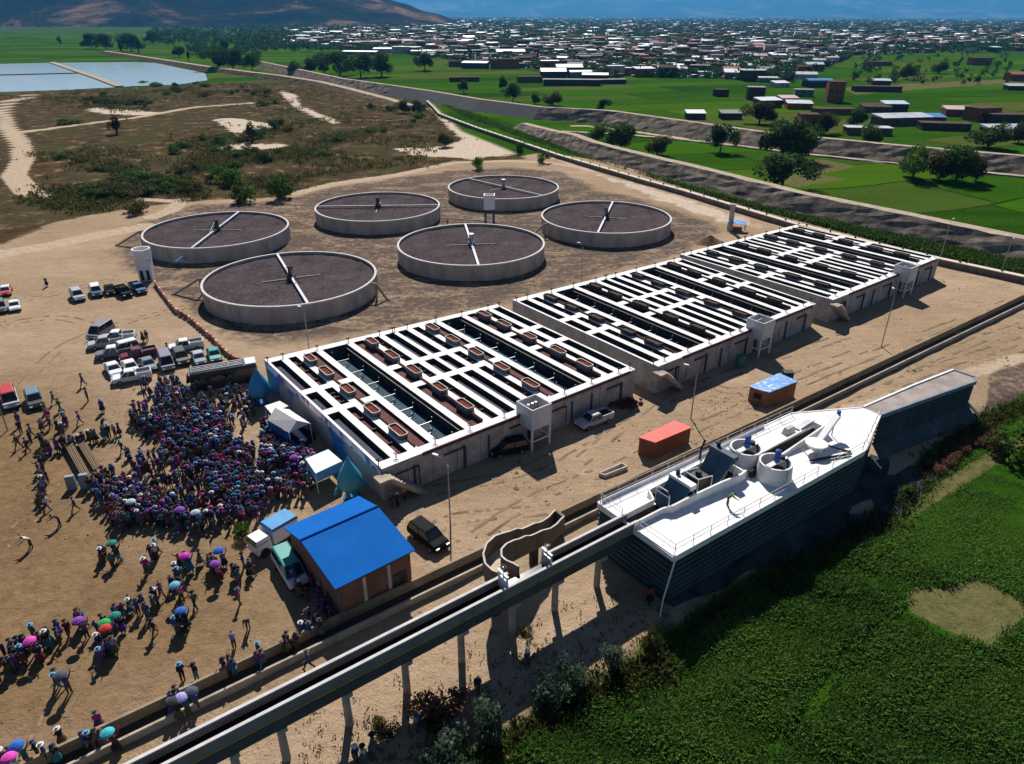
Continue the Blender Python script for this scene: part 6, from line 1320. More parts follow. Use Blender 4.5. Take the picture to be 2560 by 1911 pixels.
# ---------------------------------------------------------------- trees and shrubs
LEAF = {"green": leafmat("green foliage", (.018, .044, .009), (.085, .155, .026)), "dark": leafmat("dark foliage", (.010, .028, .010), (.046, .090, .024)), "olive": leafmat("olive foliage", (.022, .024, .008), (.100, .098, .028)), "grey": leafmat("grey green foliage", (.022, .042, .030), (.13, .185, .125)),
        "bright": leafmat("bright green foliage", (.025, .06, .008), (.10, .20, .03)), "rust": leafmat("reddish dry foliage", (.06, .025, .018), (.22, .11, .075)), "crop": leafmat("crop leaves", (.018, .060, .014), (.110, .215, .034))}
def leaf_cloud(rg, n, rx, ry, rz, cz, lobes, leaf, hollow=.35):
    "quads scattered through several overlapping lobes"
    C = np.stack([rg.normal(0, .42, lobes)*rx, rg.normal(0, .42, lobes)*ry, cz+rg.uniform(-.62, .62, lobes)*rz], 1); R = rg.uniform(.34, .62, lobes); t0 = rg.uniform(.2, .8, lobes)
    k = rg.integers(0, lobes, n); d = rg.normal(size=(n, 3)); d /= np.linalg.norm(d, axis=1)[:, None]; r = (hollow+(1-hollow)*rg.random(n)**.5)
    P = C[k]+d*(R[k]*r)[:, None]*np.array([rx, ry, rz])*1.05
    a = rg.normal(size=(n, 3)); a /= np.linalg.norm(a, axis=1)[:, None]; b_ = np.cross(a, d+rg.normal(0, .5, (n, 3))); b_ /= np.linalg.norm(b_, axis=1)[:, None]+1e-6
    s = leaf*rg.uniform(.6, 1.4, n)[:, None]; a, b_ = a*s, b_*s*.7
    V = np.stack([P-a, P-b_*.9, P+a, P+b_], 1).reshape(-1, 3); tint = np.repeat(np.clip(t0[k]+rg.normal(0, .16, n), 0, 1), 4)
    return V, np.arange(4*n).reshape(-1, 4), tint
def crown_mesh(name, seed, n, rx, ry, rz, cz, lobes, leaf, m, hollow=.35):
    V, F_, t = leaf_cloud(np.random.default_rng(seed), n, rx, ry, rz, cz, lobes, leaf, hollow); V[:, 2] = np.maximum(V[:, 2], .03); return npmesh(name, V, F_, LEAF[m], tint=t)
CROWNS = {}
for m in ("green", "dark", "olive", "grey", "bright"):
    for k in range(3): CROWNS[m, "tree", k] = crown_mesh("crown", 10*k+len(m), 3000, .50, .48, .42, .56, 13, .040, m); CROWNS[m, "bush", k] = crown_mesh("foliage", 10*k+3+len(m), 900, .62, .60, .42, .40, 9, .055, m)
CROWNS["rust", "bush", 0] = crown_mesh("foliage", 5, 1500, .75, .6, .5, .45, 16, .045, "rust")
for m in ("dark", "green", "olive"):
    for k in range(2): CROWNS[m, "column", k] = crown_mesh("crown", 77+k, 900, .16, .16, .45, .52, 10, .03, m)
TRUNKS = []
for k in range(2):
    rg = random.Random(k); b = MB(); b.tube([(0, 0, -.04), (.01, 0, .15), (.02*(k*2-1), .01, .38), (.01, 0, .62)], [.042, .032, .024, .012], 8)
    for i in range(5): th = i*1.3+k; z = .26+.06*i; b.tube([(.01, 0, z), (.14*math.cos(th), .14*math.sin(th), z+.13), (.27*math.cos(th), .27*math.sin(th), z+.22)], [.016, .011, .005], 6)
    o = b.build("trunk", BARK); TRUNKS.append(o.data); bpy.data.objects.remove(o)
TR = random.Random(4); TLAB = set()
def tree(p, h, kind, form, label, group, w=1.0):
    k = TR.randrange(3 if form != "column" else 2); key = (kind, form, k) if (kind, form, k) in CROWNS else (kind, form, 0)
    nm = {"tree": "tree", "column": "slender_tree", "bush": "shrub"}[form]
    R = empty(nm, (p.x, p.y, (gz(p.x, p.y) if p.z == 0 else p.z)-.03), label, {"tree": "tree", "column": "tree", "bush": "shrub"}[form], group, TR.random()*6.28); R.scale = (h*w, h*w*TR.uniform(.9, 1.1), h)
    link(CROWNS[key], "crown" if form != "bush" else "foliage", R)
    if form != "bush": link(TRUNKS[TR.randrange(2)], "trunk", R)
    return R
G1 = "trees by the dikes and green fields"
for x, y, h, kd, w, lb in ((1290, 306, 7, "green", 1.1, "leafy tree left of a pair behind the nearer dike"), (1340, 322, 9.5, "green", 1.15, "broad leafy tree right of a pair behind the nearer dike"), (1420, 336, 7, "olive", 1.2, "sparse olive green tree just right of the pair behind the nearer dike"), (1556, 330, 10, "dark", .9, "upright dark tree standing on the track below the farther dike"), (1690, 345, 14, "dark", .95, "tall dark tree, left half of the big clump on the track"), (1725, 348, 12, "green", 1.0, "leafy tree, right half of the big clump on the track"), (1688, 408, 10, "dark", 1.35, "big round dark tree in the field behind the nearer dike"),
        (1972, 387, 11, "green", 1.0, "tree at the left end of the row along the track at the right"), (2028, 390, 9, "olive", .9, "smaller tree in the middle of the row along the track at the right"), (2065, 392, 11, "green", 1.0, "broad tree in the row along the track at the right"), (2108, 394, 8, "olive", .8, "thin tree ending the row along the track at the right"), (2135, 320, 10, "green", 1.25, "round tree in the field beyond the farther dike, right side"),
        (1002, 202, 8, "dark", .8, "lone small tree in the meadow beyond the farther dike, leftmost"), (1087, 196, 9, "dark", .7, "lone dark tree far out in the meadow"), (1108, 221, 10, "dark", .8, "tree at the edge of the farther dike, meadow side"), (1157, 226, 6, "green", .8, "small pale tree on the farther dike"), (1195, 229, 8, "olive", 1.2, "broad low tree on the farther dike"), (1303, 241, 6, "dark", 1.1, "dark bush like tree in the meadow beyond the farther dike"),
        (472, 152, 20, "dark", 1.1, "big dark tree at the pond end of the bank, left"), (505, 153, 18, "dark", 1.0, "big dark tree at the pond end of the bank, middle"), (545, 154, 14, "dark", 1.0, "dark tree at the pond end of the bank, right"), (487, 112, 16, "dark", .9, "dark round tree behind the pond end trees"), (640, 163, 12, "green", 1.1, "green tree on the bank right of the pond"), (672, 161, 13, "dark", 1.0, "dark tree in the clump above the bank, first"), (700, 160, 16, "dark", 1.0, "dark tree in the clump above the bank, second"), (735, 164, 18, "dark", 1.1, "dark tree in the clump above the bank, third"), (780, 168, 18, "dark", 1.0, "dark tree in the clump above the bank, fourth"), (825, 166, 19, "dark", 1.0, "dark tree in the clump above the bank, last"), (918, 153, 15, "dark", 1.1, "boxy dark tree alone in the bright field"),
        (1780, 290, 10, "olive", 1.1, "olive tree among the brown houses beyond the farther dike"), (1850, 278, 9, "dark", 1.0, "dark tree left of the ruined adobe hut"), (1880, 320, 9, "green", 1.0, "green tree beside the red brick tower house"), (1640, 268, 11, "olive", 1.1, "olive tree by the white roofed sheds"), (2030, 160, 12, "olive", .9, "tree in the brown fields far right"), (1960, 172, 13, "olive", .9, "tree at the edge of the fallow field"), (2200, 310, 9, "olive", .9, "dry tree at the right edge of the far field")):
    tree(ZV(x, y), h, kd, "tree", lb, G1, w)
for i, (x, y, h) in enumerate(((130, 96, 16), (198, 106, 20), (222, 100, 16), (230, 108, 20), (265, 118, 18), (285, 112, 22), (300, 116, 22), (330, 95, 20), (350, 92, 20), (388, 124, 12), (408, 132, 12))):
    tree(ZV(x, y), h, "dark", "tree" if i % 2 else "column", ["squat dark tree", "slim dark tree"][i % 2 == 0]+" in the fields beyond the pond, number of the scattered row", "trees beyond the pond", 1.0)
for o in [q for q in COL.objects if q.get("group") == "trees beyond the pond"]: o["label"] = o["label"].replace(", number of the scattered row", "")
G2 = "bushes of the dry scrubland"
for x, y, h, kd, f, w, lb in ((620, 428, 9.0, "green", "bush", .66, "large round bush at the edge of the filter tanks"), (527, 438, 6.8, "green", "bush", .85, "round bush left of the largest one by the filter tanks"), (503, 400, 6.2, "bright", "bush", 1.0, "bright green bush in the scrub, right one of a touching pair"), (478, 394, 5.4, "bright", "bush", 1.0, "bright green bush in the scrub, left one of a touching pair"), (596, 282, 5.5, "dark", "bush", .7, "single dark bush on pale bare soil"), (545, 308, 8, "green", "column", 1.7, "slender leaning green tree in the scrub"), (254, 290, 8, "olive", "column", 1.8, "slender olive tree at the left of the scrub"), (302, 458, 4.0, "olive", "bush", 1.4, "wide low olive bush by the tank road"), (150, 268, 3.2, "green", "bush", 3.2, "flat spreading green thicket at the left of the scrub"),
        (1033, 366, 5.2, "bright", "bush", .72, "bright round bush beside the pale road behind the farthest tank"), (1125, 334, 5.5, "dark", "bush", .55, "upright dark bush by the parapet wall"), (1177, 352, 4.8, "green", "bush", .8, "loose green bush by the parapet wall"), (962, 318, 6, "olive", "tree", .9, "thin olive tree on pale soil near the parapet wall"), (870, 245, 7, "olive", "tree", .9, "olive tree under the dark dike face, left"), (905, 250, 7, "dark", "tree", .9, "dark tree under the dark dike face, right")):
    tree(ZV(x, y), h, kd, f, lb, G2, w)
rows = (((420, 300), (560, 290), (640, 275), (740, 255), (860, 235), (930, 270)), ((330, 330), (440, 320), (560, 330), (660, 330), (760, 290), (900, 285)), ((120, 340), (260, 370), (360, 400), (470, 350), (560, 360)), ((120, 400), (200, 430), (300, 410), (420, 420)), ((320, 190), (430, 200), (560, 200), (620, 250)), ((150, 215), (240, 222), (330, 225)))
for k in range(105):
    r_ = TR.choice(rows); i = TR.randrange(len(r_)-1); f = TR.random(); x = r_[i][0]+(r_[i+1][0]-r_[i][0])*f+TR.gauss(0, 16); y = r_[i][1]+(r_[i+1][1]-r_[i][1])*f+TR.gauss(0, 7)
    kd = TR.choice(["olive", "green", "green", "dark", "olive"]); tree(ZV(x, y), TR.uniform(2.0, 4.4), kd, "bush", "low %s bush among many in the dry scrubland" % {"olive": "olive brown", "green": "green", "dark": "dark"}[kd], G2, TR.uniform(1.1, 1.9))
for z, px, h, kd, lb, w in ((Z8, (1590, 1150), 4.2, "grey", "tall grey green shrub in the shade by the bottom edge, left of the gully", .55), (Z8, (1300, 1325), 3.4, "grey", "grey green shrub at the bottom edge under the aqueduct", .8), (Z9, (440, 900), 2.8, "grey", "grey green shrub in the shaded gully, left", .9), (Z9, (620, 840), 3.2, "grey", "grey green shrub in the shaded gully, middle", .65), (Z9, (850, 720), 3.2, "grey", "slim grey green shrub at the upper end of the gully", .5), (Z8, (1290, 1010), 2.6, "rust", "dry reddish brown bush between two aqueduct columns", 1.1), (Z8, (1250, 1120), 1.6, "olive", "yellow olive bush below the reddish one", .8), (Z9, (1110, 560), 2.2, "olive", "dry olive weed clump at the foot of the ribbed wall", .7), (Z9, (300, 490), .9, "olive", "small weed on the bare slope by a column", 1.0), (Z8, (940, 1150), 1.3, "olive", "small olive weed low on the slope", 1.2), (Z7, (2150, 690), 6.5, "bright", "big bright green bush at the right edge above the field", 1.05), (Z7, (2050, 640), 3.2, "olive", "low olive bush beside the big one at the right edge", 1.1), (Z7, (1450, 930), 1.4, "bright", "weed clump at the dry edge of the field", 1.3)):
    p = z(*px); d, s_ = seg_dist(np.array([p.x]), np.array([p.y]), FIELD_EDGE); q = z(px[0], px[1], FZ) if d[0]*s_[0] < 1.5 else p; tree(Vector((q.x, q.y, 0)), h, kd, "bush", lb, None, w)
for k in range(16): p = Z7(1640+k*22+TR.gauss(0, 14), 740-k*14+TR.gauss(0, 14), FZ+.2); tree(Vector((p.x, p.y, 0)), TR.uniform(.7, 1.2), "rust", "bush", "dry reddish bush along the upper edge of the field at the right", "dry bushes at the field edge", 1.3)
p = ZA(1560, 1190); o = link(CROWNS["bright", "bush", 1], "leaf_bundle"); o.location = (p.x, p.y, 0); o.scale = (1.6, 1.6, 1.9); tag(o, "bundle of bright green leaves carried in the crowd by the lorry", "leaves")
# ground cover nobody could count
def tufts(name, P, hgt_, leaf, m, label, nb=6, seed=1, spread=.3, toff=None):
    rg = np.random.default_rng(seed); n = len(P); base = np.repeat(P, nb, 0); N_ = n*nb
    h = np.repeat(hgt_, nb)*rg.uniform(.6, 1.15, N_); th = rg.uniform(0, 6.28, N_); ln = rg.uniform(.1, .9, N_)*h*.8; d = np.stack([np.cos(th), np.sin(th), 0*th], 1); s_ = np.stack([-np.sin(th), np.cos(th), 0*th], 1)*(leaf*rg.uniform(.6, 1.3, N_))[:, None]
    base = base+np.stack([rg.normal(0, spread, N_), rg.normal(0, spread, N_), 0*th], 1); mid = base+d*(ln*.45)[:, None]+np.stack([0*h, 0*h, h*.7], 1); tip = base+d*ln[:, None]+np.stack([0*h, 0*h, h*(1-.25*rg.random(N_))], 1)
    V = np.stack([base, mid-s_, tip, mid+s_], 1).reshape(-1, 3); t = np.repeat(np.repeat(rg.random(n), nb)*.5+rg.random(N_)*.5, 4)
    if toff is not None: t = np.clip(t*.85+np.repeat(np.repeat(toff, nb), 4), 0, 1)
    o = link(npmesh(name, V, np.arange(4*N_).reshape(-1, 4), LEAF[m], tint=t), name); return tag(o, label, None, None, "stuff")
rg = np.random.default_rng(9); n = 90000; px = np.stack([rg.uniform(940, 3000, n), rg.uniform(960, 2040, n)], 1); P = np.array([tuple(at(a, c, FZ)) for a, c in px[:82000]])
d, s_ = seg_dist(P[:, 0], P[:, 1], FIELD_EDGE); keep = (d*s_ < -.3) & ~inside(P[:, 0], P[:, 1], STUBBLE); P = P[keep]; hN = .55+.35*np.sin(P[:, 0]*.55+np.sin(P[:, 1]*.4)*2)*np.sin(P[:, 1]*.62+.5*np.sin(P[:, 0]*.3)); smooth_ = sstep(P[:, 0]*.7+P[:, 1]*.75, 62, 74); hN = hN*(1-.62*smooth_)*rg.uniform(.75, 1.2, len(P)); P[:, 2] = FZ-.05
edge_ = np.full(len(P), 9.0)
for q in (((1835, 1222), (1975, 1322), (2120, 1418), (2300, 1500)), ((2060, 985), (2120, 1010), (2260, 1060)), ((1930, 1130), (2010, 1060), (2130, 1000)), ((1640, 1652), (1760, 1530), (1830, 1400), (1975, 1322))): edge_ = np.minimum(edge_, seg_dist(P[:, 0], P[:, 1], [at(a*1.15679, c*1.15679, FZ) for a, c in q])[0])
edge_ = np.minimum(edge_, seg_dist(P[:, 0], P[:, 1], EDGEPATH)[0]-.45)
hN = hN*np.where(edge_ < .55, .22, 1.0); patch_ = .12*np.sin(P[:, 0]*.19+1.1*np.sin(P[:, 1]*.13))+.10*np.sin(P[:, 1]*.31+P[:, 0]*.07); toff_ = .30*smooth_+patch_-.04
tufts("crop_plants", P, hN, .062, "crop", "lush green crop filling the lower right field", 9, 3, .30, toff_+.06)
P = []
while len(P) < 5200:
    a, c = rg.uniform(940, 2560/1.15679), rg.uniform(225, 620); q = ZV(a, c); P.append((q.x, q.y, 0.0)) if inside(np.array([q.x]), np.array([q.y]), WEEDS)[0] else None
P = np.array(P); P[:, 2] = 0; tufts("strip_weeds", P, rg.uniform(.5, 1.4, len(P)), .14, "green", "weeds filling the strip between the parapet wall and the dike", 6, 4, .5)
P = []
for q in (rows[0], rows[1], rows[2], rows[3], rows[4], rows[5], rows[1], ((60, 330), (300, 330), (560, 345), (700, 340), (960, 310)), ((60, 440), (250, 445), (420, 425)), ((40, 210), (300, 200), (560, 190), (760, 205)), ((420, 350), (560, 400), (640, 390), (900, 350))):
    for _ in range(1150):
        i = rg.integers(0, len(q)-1); f = rg.random(); w_ = ZV(q[i][0]+(q[i+1][0]-q[i][0])*f+rg.normal(0, 30), q[i][1]+(q[i+1][1]-q[i][1])*f+rg.normal(0, 11)); P.append((w_.x, w_.y, 0))
P = np.array(P); P = P[inside(P[:, 0], P[:, 1], SCRUB)]; P = P[np.sin(P[:, 0]*.16+1.8*np.sin(P[:, 1]*.07))+np.sin(P[:, 1]*.13+.9*np.sin(P[:, 0]*.09))+rg.normal(0, .45, len(P)) > -.25]; tufts("scrub_cover", P, rg.uniform(.4, 1.2, len(P)), .26, "olive", "low olive brown scrub covering the waste land", 6, 5, .7)
P = []
for a, c in zip(FIELD_EDGE[1:-1], FIELD_EDGE[2:]):
    if abs(a.x-c.x)+abs(a.y-c.y) > 0:
        for _ in range(170): q = a.lerp(c, rg.random()); P.append((q.x+rg.normal(0, .8), q.y+rg.normal(0, .8), 0))
P = np.array(P); P[:, 2] = ground_z(P[:, 0], P[:, 1]); tufts("field_edge_weeds", P, rg.uniform(.25, .8, len(P)), .09, "olive", "dry weeds along the edge of the lower right field", 6, 6, .3)
P = []
for _ in range(4200): q = at(rg.uniform(700, 1680), rg.uniform(1480, 1911)); P.append((q.x, q.y, 0))
P = np.array(P); d, s_ = seg_dist(P[:, 0], P[:, 1], FIELD_EDGE); P = P[(d*s_ > 0) & (d < 10) & (rg.random(len(P)) < np.exp(-d/3.2))]; P[:, 2] = ground_z(P[:, 0], P[:, 1]); tufts("slope_weeds", P, rg.uniform(.12, .4, len(P)), .06, "olive", "sparse dry weeds on the slope under the aqueduct", 5, 8, .2)

def clods():
    rr = np.random.default_rng(31); P = []
    for (u0, u1, w0, w1, n) in ((-8, 42, -17, -7, 2600), (-20, 60, -30, -7, 1400), (40, 110, -30, -7, 1300), (-50, -8, -3.6, 1.5, 900), (-14, 2, 5, 13, 900), (-40, -10, 5, 13, 900), (-55, -10, -40, -7, 1500), (60, 100, -3, 6, 700)):
        u, w = rr.uniform(u0, u1, n), rr.uniform(w0, w1, n); c, s_ = math.cos(AQ), math.sin(AQ); P.append(np.stack([AQL.x+u*c+w*s_, AQL.y+u*s_-w*c], 1))
    P = np.concatenate(P); keep = (np.sin(P[:, 0]*.35+2*np.sin(P[:, 1]*.21))+np.sin(P[:, 1]*.5+P[:, 0]*.15)+rr.normal(0, .7, len(P))) > .5; P = P[keep]
    for q in BQ: P = P[~inside(P[:, 0], P[:, 1], q)]
    n = len(P); sz = rr.lognormal(-2.25, .5, n); z = ground_z(P[:, 0], P[:, 1]); a = rr.uniform(0, 6.28, n); V = []
    for k in range(3): th = a+k*2.09; V.append(np.stack([P[:, 0]+sz*np.cos(th)*rr.uniform(.6, 1.4, n), P[:, 1]+sz*np.sin(th)*rr.uniform(.6, 1.4, n), z-.03], 1))
    V.append(np.stack([P[:, 0]+sz*rr.normal(0, .2, n), P[:, 1]+sz*rr.normal(0, .2, n), z+sz*rr.uniform(.4, .9, n)], 1)); V = np.stack(V, 1).reshape(-1, 3); b = np.arange(n)[:, None]*4
    Fq = np.concatenate([b+np.array([[0, 1, 3]]), b+np.array([[1, 2, 3]]), b+np.array([[2, 0, 3]])]); o = link(npmesh("soil_clods", V, Fq, mat("clod soil", (.25, .175, .115), .95, .4, .7)), "soil_clods"); tag(o, "clods and stones strewn over the bare ground", None, None, "stuff")
clods()
# ---------------------------------------------------------------- the village and the town
ROOFS = {"white": mat("white tin roof", (.60, .61, .64), .5, .15, .3), "silver": TIN, "grey": mat("grey roof", (.20, .20, .21), .8, .3, .3), "brown": mat("brown roof", (.12, .085, .07), .9, .3, .4), "red": mat("red tile roof", (.30, .10, .07), .85, .25, .4), "blue": mat("blue tin roof", (.05, .20, .45), .5, .2, .4), "pale blue": mat("pale blue tin roof", (.45, .58, .68), .5, .15, .3), "pink": mat("faded pink roof", (.50, .34, .33), .7, .2, .4)}
WALLS = {"brick": BRICK, "adobe": ADOBE, "dark": mat("dark house wall", (.06, .05, .05), .9, .3, .4), "plaster": mat("pale house plaster", (.42, .38, .35), .9, .2, .4), "green": mat("dull green shed wall", (.10, .16, .15), .8, .2, .4)}
HRN = random.Random(8); NH = [0]
def house(p, w, d, h, roof, wall, label, rz=0.0, form="flat", windows=0, group="houses beyond the dikes", name="house"):
    R = empty(name, (p.x, p.y, -.1), label, "house", group, rz); b = MB(); b.box((0, 0, h/2), (w, d, h)); b.build("wall", WALLS[wall], R); b = MB(); NH[0] += 1
    if form == "flat": b.box((0, 0, h+.1), (w*1.04, d*1.06, .24))
    elif form == "gable":
        e, r = h-.05, h+min(2.2, d*.18); x, y = w/2+.3, d/2+.4; b.add([(-x, -y, e), (x, -y, e), (x, 0, r), (-x, 0, r), (x, y, e), (-x, y, e)], [(0, 1, 2, 3), (3, 2, 4, 5), (0, 3, 5), (1, 4, 2)])
    elif form == "vault":
        k = 8; x = w/2+.2; vs = []
        for sx in (-x, x):
            for i in range(k+1): a = math.pi*i/k; vs.append((sx, -math.cos(a)*(d/2+.2), h+math.sin(a)*d*.16))
        b.add(vs, [(i, i+1, k+2+i, k+1+i) for i in range(k)]+[tuple(range(k, -1, -1)), tuple(range(k+1, 2*k+2))])
    else: b.add([(-w/2-.2, -d/2-.3, h), (w/2+.2, -d/2-.3, h), (w/2+.2, d/2+.3, h+1.0), (-w/2-.2, d/2+.3, h+1.0), (-w/2-.2, -d/2-.3, h-.15), (w/2+.2, -d/2-.3, h-.15), (w/2+.2, d/2+.3, h-.1), (-w/2-.2, d/2+.3, h-.1)], [(0, 1, 2, 3), (0, 4, 5, 1), (1, 5, 6, 2), (2, 6, 7, 3), (3, 7, 4, 0)])
    b.build("roof", ROOFS[roof], R)
    for k in range(windows):
        x = -w/2+w*(k+.7)/(windows+.4); b = MB(); b.box((x, -d/2-.03, h*.55), (min(1.3, w*.12), .12, min(1.3, h*.35))); b.build("window", BLACK, R)
    if windows: b = MB(); b.box((w*.34, -d/2-.03, 1.05), (1.1, .14, 2.1)); b.build("door", CONC_D, R)
    return R
V3 = zm(1700, 0, 2.573); V2 = zm(850, 0, 2.573)
for z, px, w, d, h, rf, wl, fm, nw, lb in (
    (V3, (400, 505), 30, 16, 5, "white", "green", "gable", 3, "long shed with a bright white roof and dull green wall"), (V3, (370, 450), 26, 9, 4, "white", "dark", "gable", 0, "white roofed shed just behind the long green walled one"), (V3, (790, 505), 20, 9, 3.5, "silver", "plaster", "gable", 0, "pale roofed shed left of the blue vaulted roof"), (V3, (880, 560), 18, 10, 4, "blue", "dark", "vault", 2, "hall with a rounded bright blue roof"), (V3, (985, 655), 9, 9, 11, "brown", "brick", "flat", 3, "tall dark red brick house beside the blue vaulted hall"), (V3, (810, 850), 8, 7, 7.5, "brown", "brick", "flat", 2, "narrow red brick tower house just beyond the farther dike"), (V3, (560, 690), 13, 8, 4, "white", "dark", "shed", 2, "dark house with a big sloping white tin roof"), (V3, (760, 700), 13, 8, 3.2, "silver", "brick", "shed", 2, "low brick house with grey tin roof right of the sloping white one"), (V3, (690, 665), 10, 7, 3.2, "pink", "brick", "shed", 0, "low house with faded pink roof behind the grey tin one"),
    (V3, (980, 735), 20, 7, 2.8, "brown", "adobe", "flat", 0, "long brown adobe wall house beside the brick tower"), (V3, (95, 765), 9, 6, 3, "white", "dark", "shed", 1, "small dark hut with a white tin roof at the meadow's edge"), (V3, (320, 765), 10, 6, 3, "grey", "dark", "shed", 1, "dark hut with a grey roof behind the dike"), (V3, (480, 640), 10, 8, 7, "grey", "dark", "flat", 2, "grey block house before the white roofed sheds"), (V3, (260, 620), 8, 6, 4, "brown", "dark", "flat", 0, "small dark box house at the meadow corner"), (V3, (790, 620), 11, 7, 4, "grey", "green", "flat", 1, "dull green flat house among poles"), (V3, (1260, 590), 30, 7, 3.4, "brown", "dark", "flat", 0, "long dark walled compound in the far green field"), (V3, (1290, 550), 12, 6, 3.5, "silver", "dark", "shed", 0, "tin roofed house inside the long dark compound"),
    (V3, (1250, 720), 14, 8, 3, "brown", "adobe", "shed", 1, "brown adobe house left of the turquoise roofed one"), (V3, (1370, 715), 12, 7, 4, "pale blue", "dark", "shed", 2, "dark house with a pale turquoise roof"), (V3, (1420, 800), 26, 9, 3.6, "silver", "adobe", "shed", 2, "long adobe house with a bright tin strip roof"), (V3, (1620, 790), 9, 7, 3, "blue", "adobe", "shed", 0, "adobe hut with a small bright blue roof"), (V3, (1690, 835), 20, 7, 3, "brown", "dark", "flat", 2, "dark low house in front of the blue roofed hut"), (V3, (1200, 865), 18, 7, 3, "silver", "adobe", "flat", 1, "ruined adobe hut with broken pale roof by the farther dike"), (V3, (1930, 775), 13, 9, 6, "brown", "brick", "flat", 3, "brick block house at the right of the brown village"), (V3, (1780, 745), 13, 8, 3.5, "pink", "adobe", "shed", 1, "adobe house with faded pink roof in the brown village"), (V3, (2130, 885), 24, 8, 4, "silver", "dark", "shed", 2, "dark house with a long tin roof at the right edge"), (V3, (2100, 790), 18, 8, 4, "brown", "dark", "flat", 1, "dark flat house behind the long tin roof at the right edge"),
    (V3, (2170, 520), 18, 9, 5, "red", "brick", "gable", 2, "house with a red tile roof at the far right edge"), (V3, (2170, 580), 16, 7, 3, "silver", "dark", "shed", 0, "low dark shed in the green field at the right edge"), (V3, (970, 405), 13, 8, 5, "white", "plaster", "vault", 1, "white roofed house with purple shade in the middle distance"), (V3, (820, 380), 14, 9, 7, "grey", "dark", "flat", 2, "grey block left of the white roofed house in the middle distance"), (V3, (640, 410), 14, 9, 6, "brown", "brick", "flat", 2, "brown brick block in the middle distance"), (V3, (1270, 425), 26, 8, 4, "brown", "adobe", "flat", 0, "long brown compound on the fallow land"), (V3, (1920, 420), 20, 10, 7, "brown", "brick", "flat", 2, "dark brick house at the right of the middle distance"), (V3, (450, 375), 16, 9, 4, "pale blue", "green", "vault", 0, "rounded pale turquoise roof in the middle distance"), (V3, (130, 400), 18, 9, 5, "white", "plaster", "shed", 2, "white roofed house left of the long green walled shed"), (V3, (60, 420), 16, 8, 4, "white", "dark", "shed", 0, "low white roofed house at the village's left"), (V3, (150, 495), 10, 8, 4, "pale blue", "plaster", "flat", 1, "small pale blue roofed house left of the long shed"), (V3, (560, 530), 14, 7, 3, "silver", "green", "vault", 0, "low rounded tin roof in front of the long green walled shed"), (V3, (640, 560), 11, 7, 3, "white", "plaster", "shed", 1, "small white roofed house before the pale roofed shed"),
    (V2, (1370, 500), 20, 12, 5, "white", "dark", "gable", 2, "white roofed shed at the front of the dark yard"), (V2, (1470, 480), 22, 12, 6, "pale blue", "dark", "gable", 2, "large pale blue roofed shed in the dark yard"), (V2, (1540, 500), 18, 10, 4, "silver", "green", "vault", 0, "rounded silver roof in the dark yard"), (V2, (1640, 515), 20, 10, 4, "white", "dark", "shed", 0, "white roofed shed at the right of the dark yard"), (V2, (1490, 550), 40, 8, 4, "grey", "dark", "flat", 0, "long dark yard wall building facing the meadow"), (V2, (1690, 540), 34, 6, 3, "grey", "dark", "flat", 0, "low dark wall building right of the yard"), (V2, (2110, 475), 18, 10, 5, "white", "plaster", "gable", 2, "cream gabled house near the village's left"), (V2, (1095, 365), 34, 14, 6, "pale blue", "plaster", "gable", 2, "big pale blue roofed hall at the town's front"), (V2, (870, 440), 24, 10, 5, "white", "dark", "shed", 2, "white roofed house at the front corner of the town"), (V2, (1060, 440), 26, 12, 8, "brown", "brick", "flat", 2, "brown brick block at the front corner of the town"), (V2, (760, 430), 18, 8, 5, "brown", "adobe", "flat", 1, "brown adobe house in the green field before the town"), (V2, (800, 525), 22, 6, 3, "brown", "dark", "flat", 0, "low dark walls standing in the meadow"), (V2, (1220, 530), 18, 8, 4, "brown", "adobe", "flat", 0, "brown house left of the dark yard"), (V2, (190, 310), 40, 12, 9, "white", "plaster", "flat", 3, "long white terraced house far left of the town"), (V2, (430, 345), 36, 10, 8, "silver", "plaster", "flat", 3, "pale flat block in the left row of the town"), (V2, (130, 355), 44, 8, 4, "white", "dark", "shed", 0, "long low white roof leading the left row of the town"), (V2, (550, 350), 36, 8, 4, "white", "dark", "shed", 0, "long low white roof at the middle of the left row"), (V2, (280, 340), 26, 8, 5, "pale blue", "plaster", "shed", 1, "pale roofed house in the left row of the town"), (V2, (535, 320), 26, 10, 8, "pink", "plaster", "flat", 2, "pinkish house in the left row of the town"), (V2, (700, 330), 24, 8, 6, "silver", "brick", "flat", 1, "brick house ending the left row of the town")):
    p = z(*px); house(p, w, d, h, rf, wl, lb, HRN.uniform(-.25, .25), fm, nw)
NEARH = [o for o in COL.objects if o.get("category") == "house"]
def town_spot(y0, y1, x0=640, x1=2260):
    while True:
        x, y = HRN.uniform(x0, x1), HRN.uniform(y0, y1)
        lim = np.interp(x, [600, 650, 840, 950, 1150, 1300, 1560, 1700, 1850, 2213, 2300], [60, 104, 112, 128, 150, 168, 170, 182, 120, 112, 112])
        if y < lim: return x, y
HL = {}
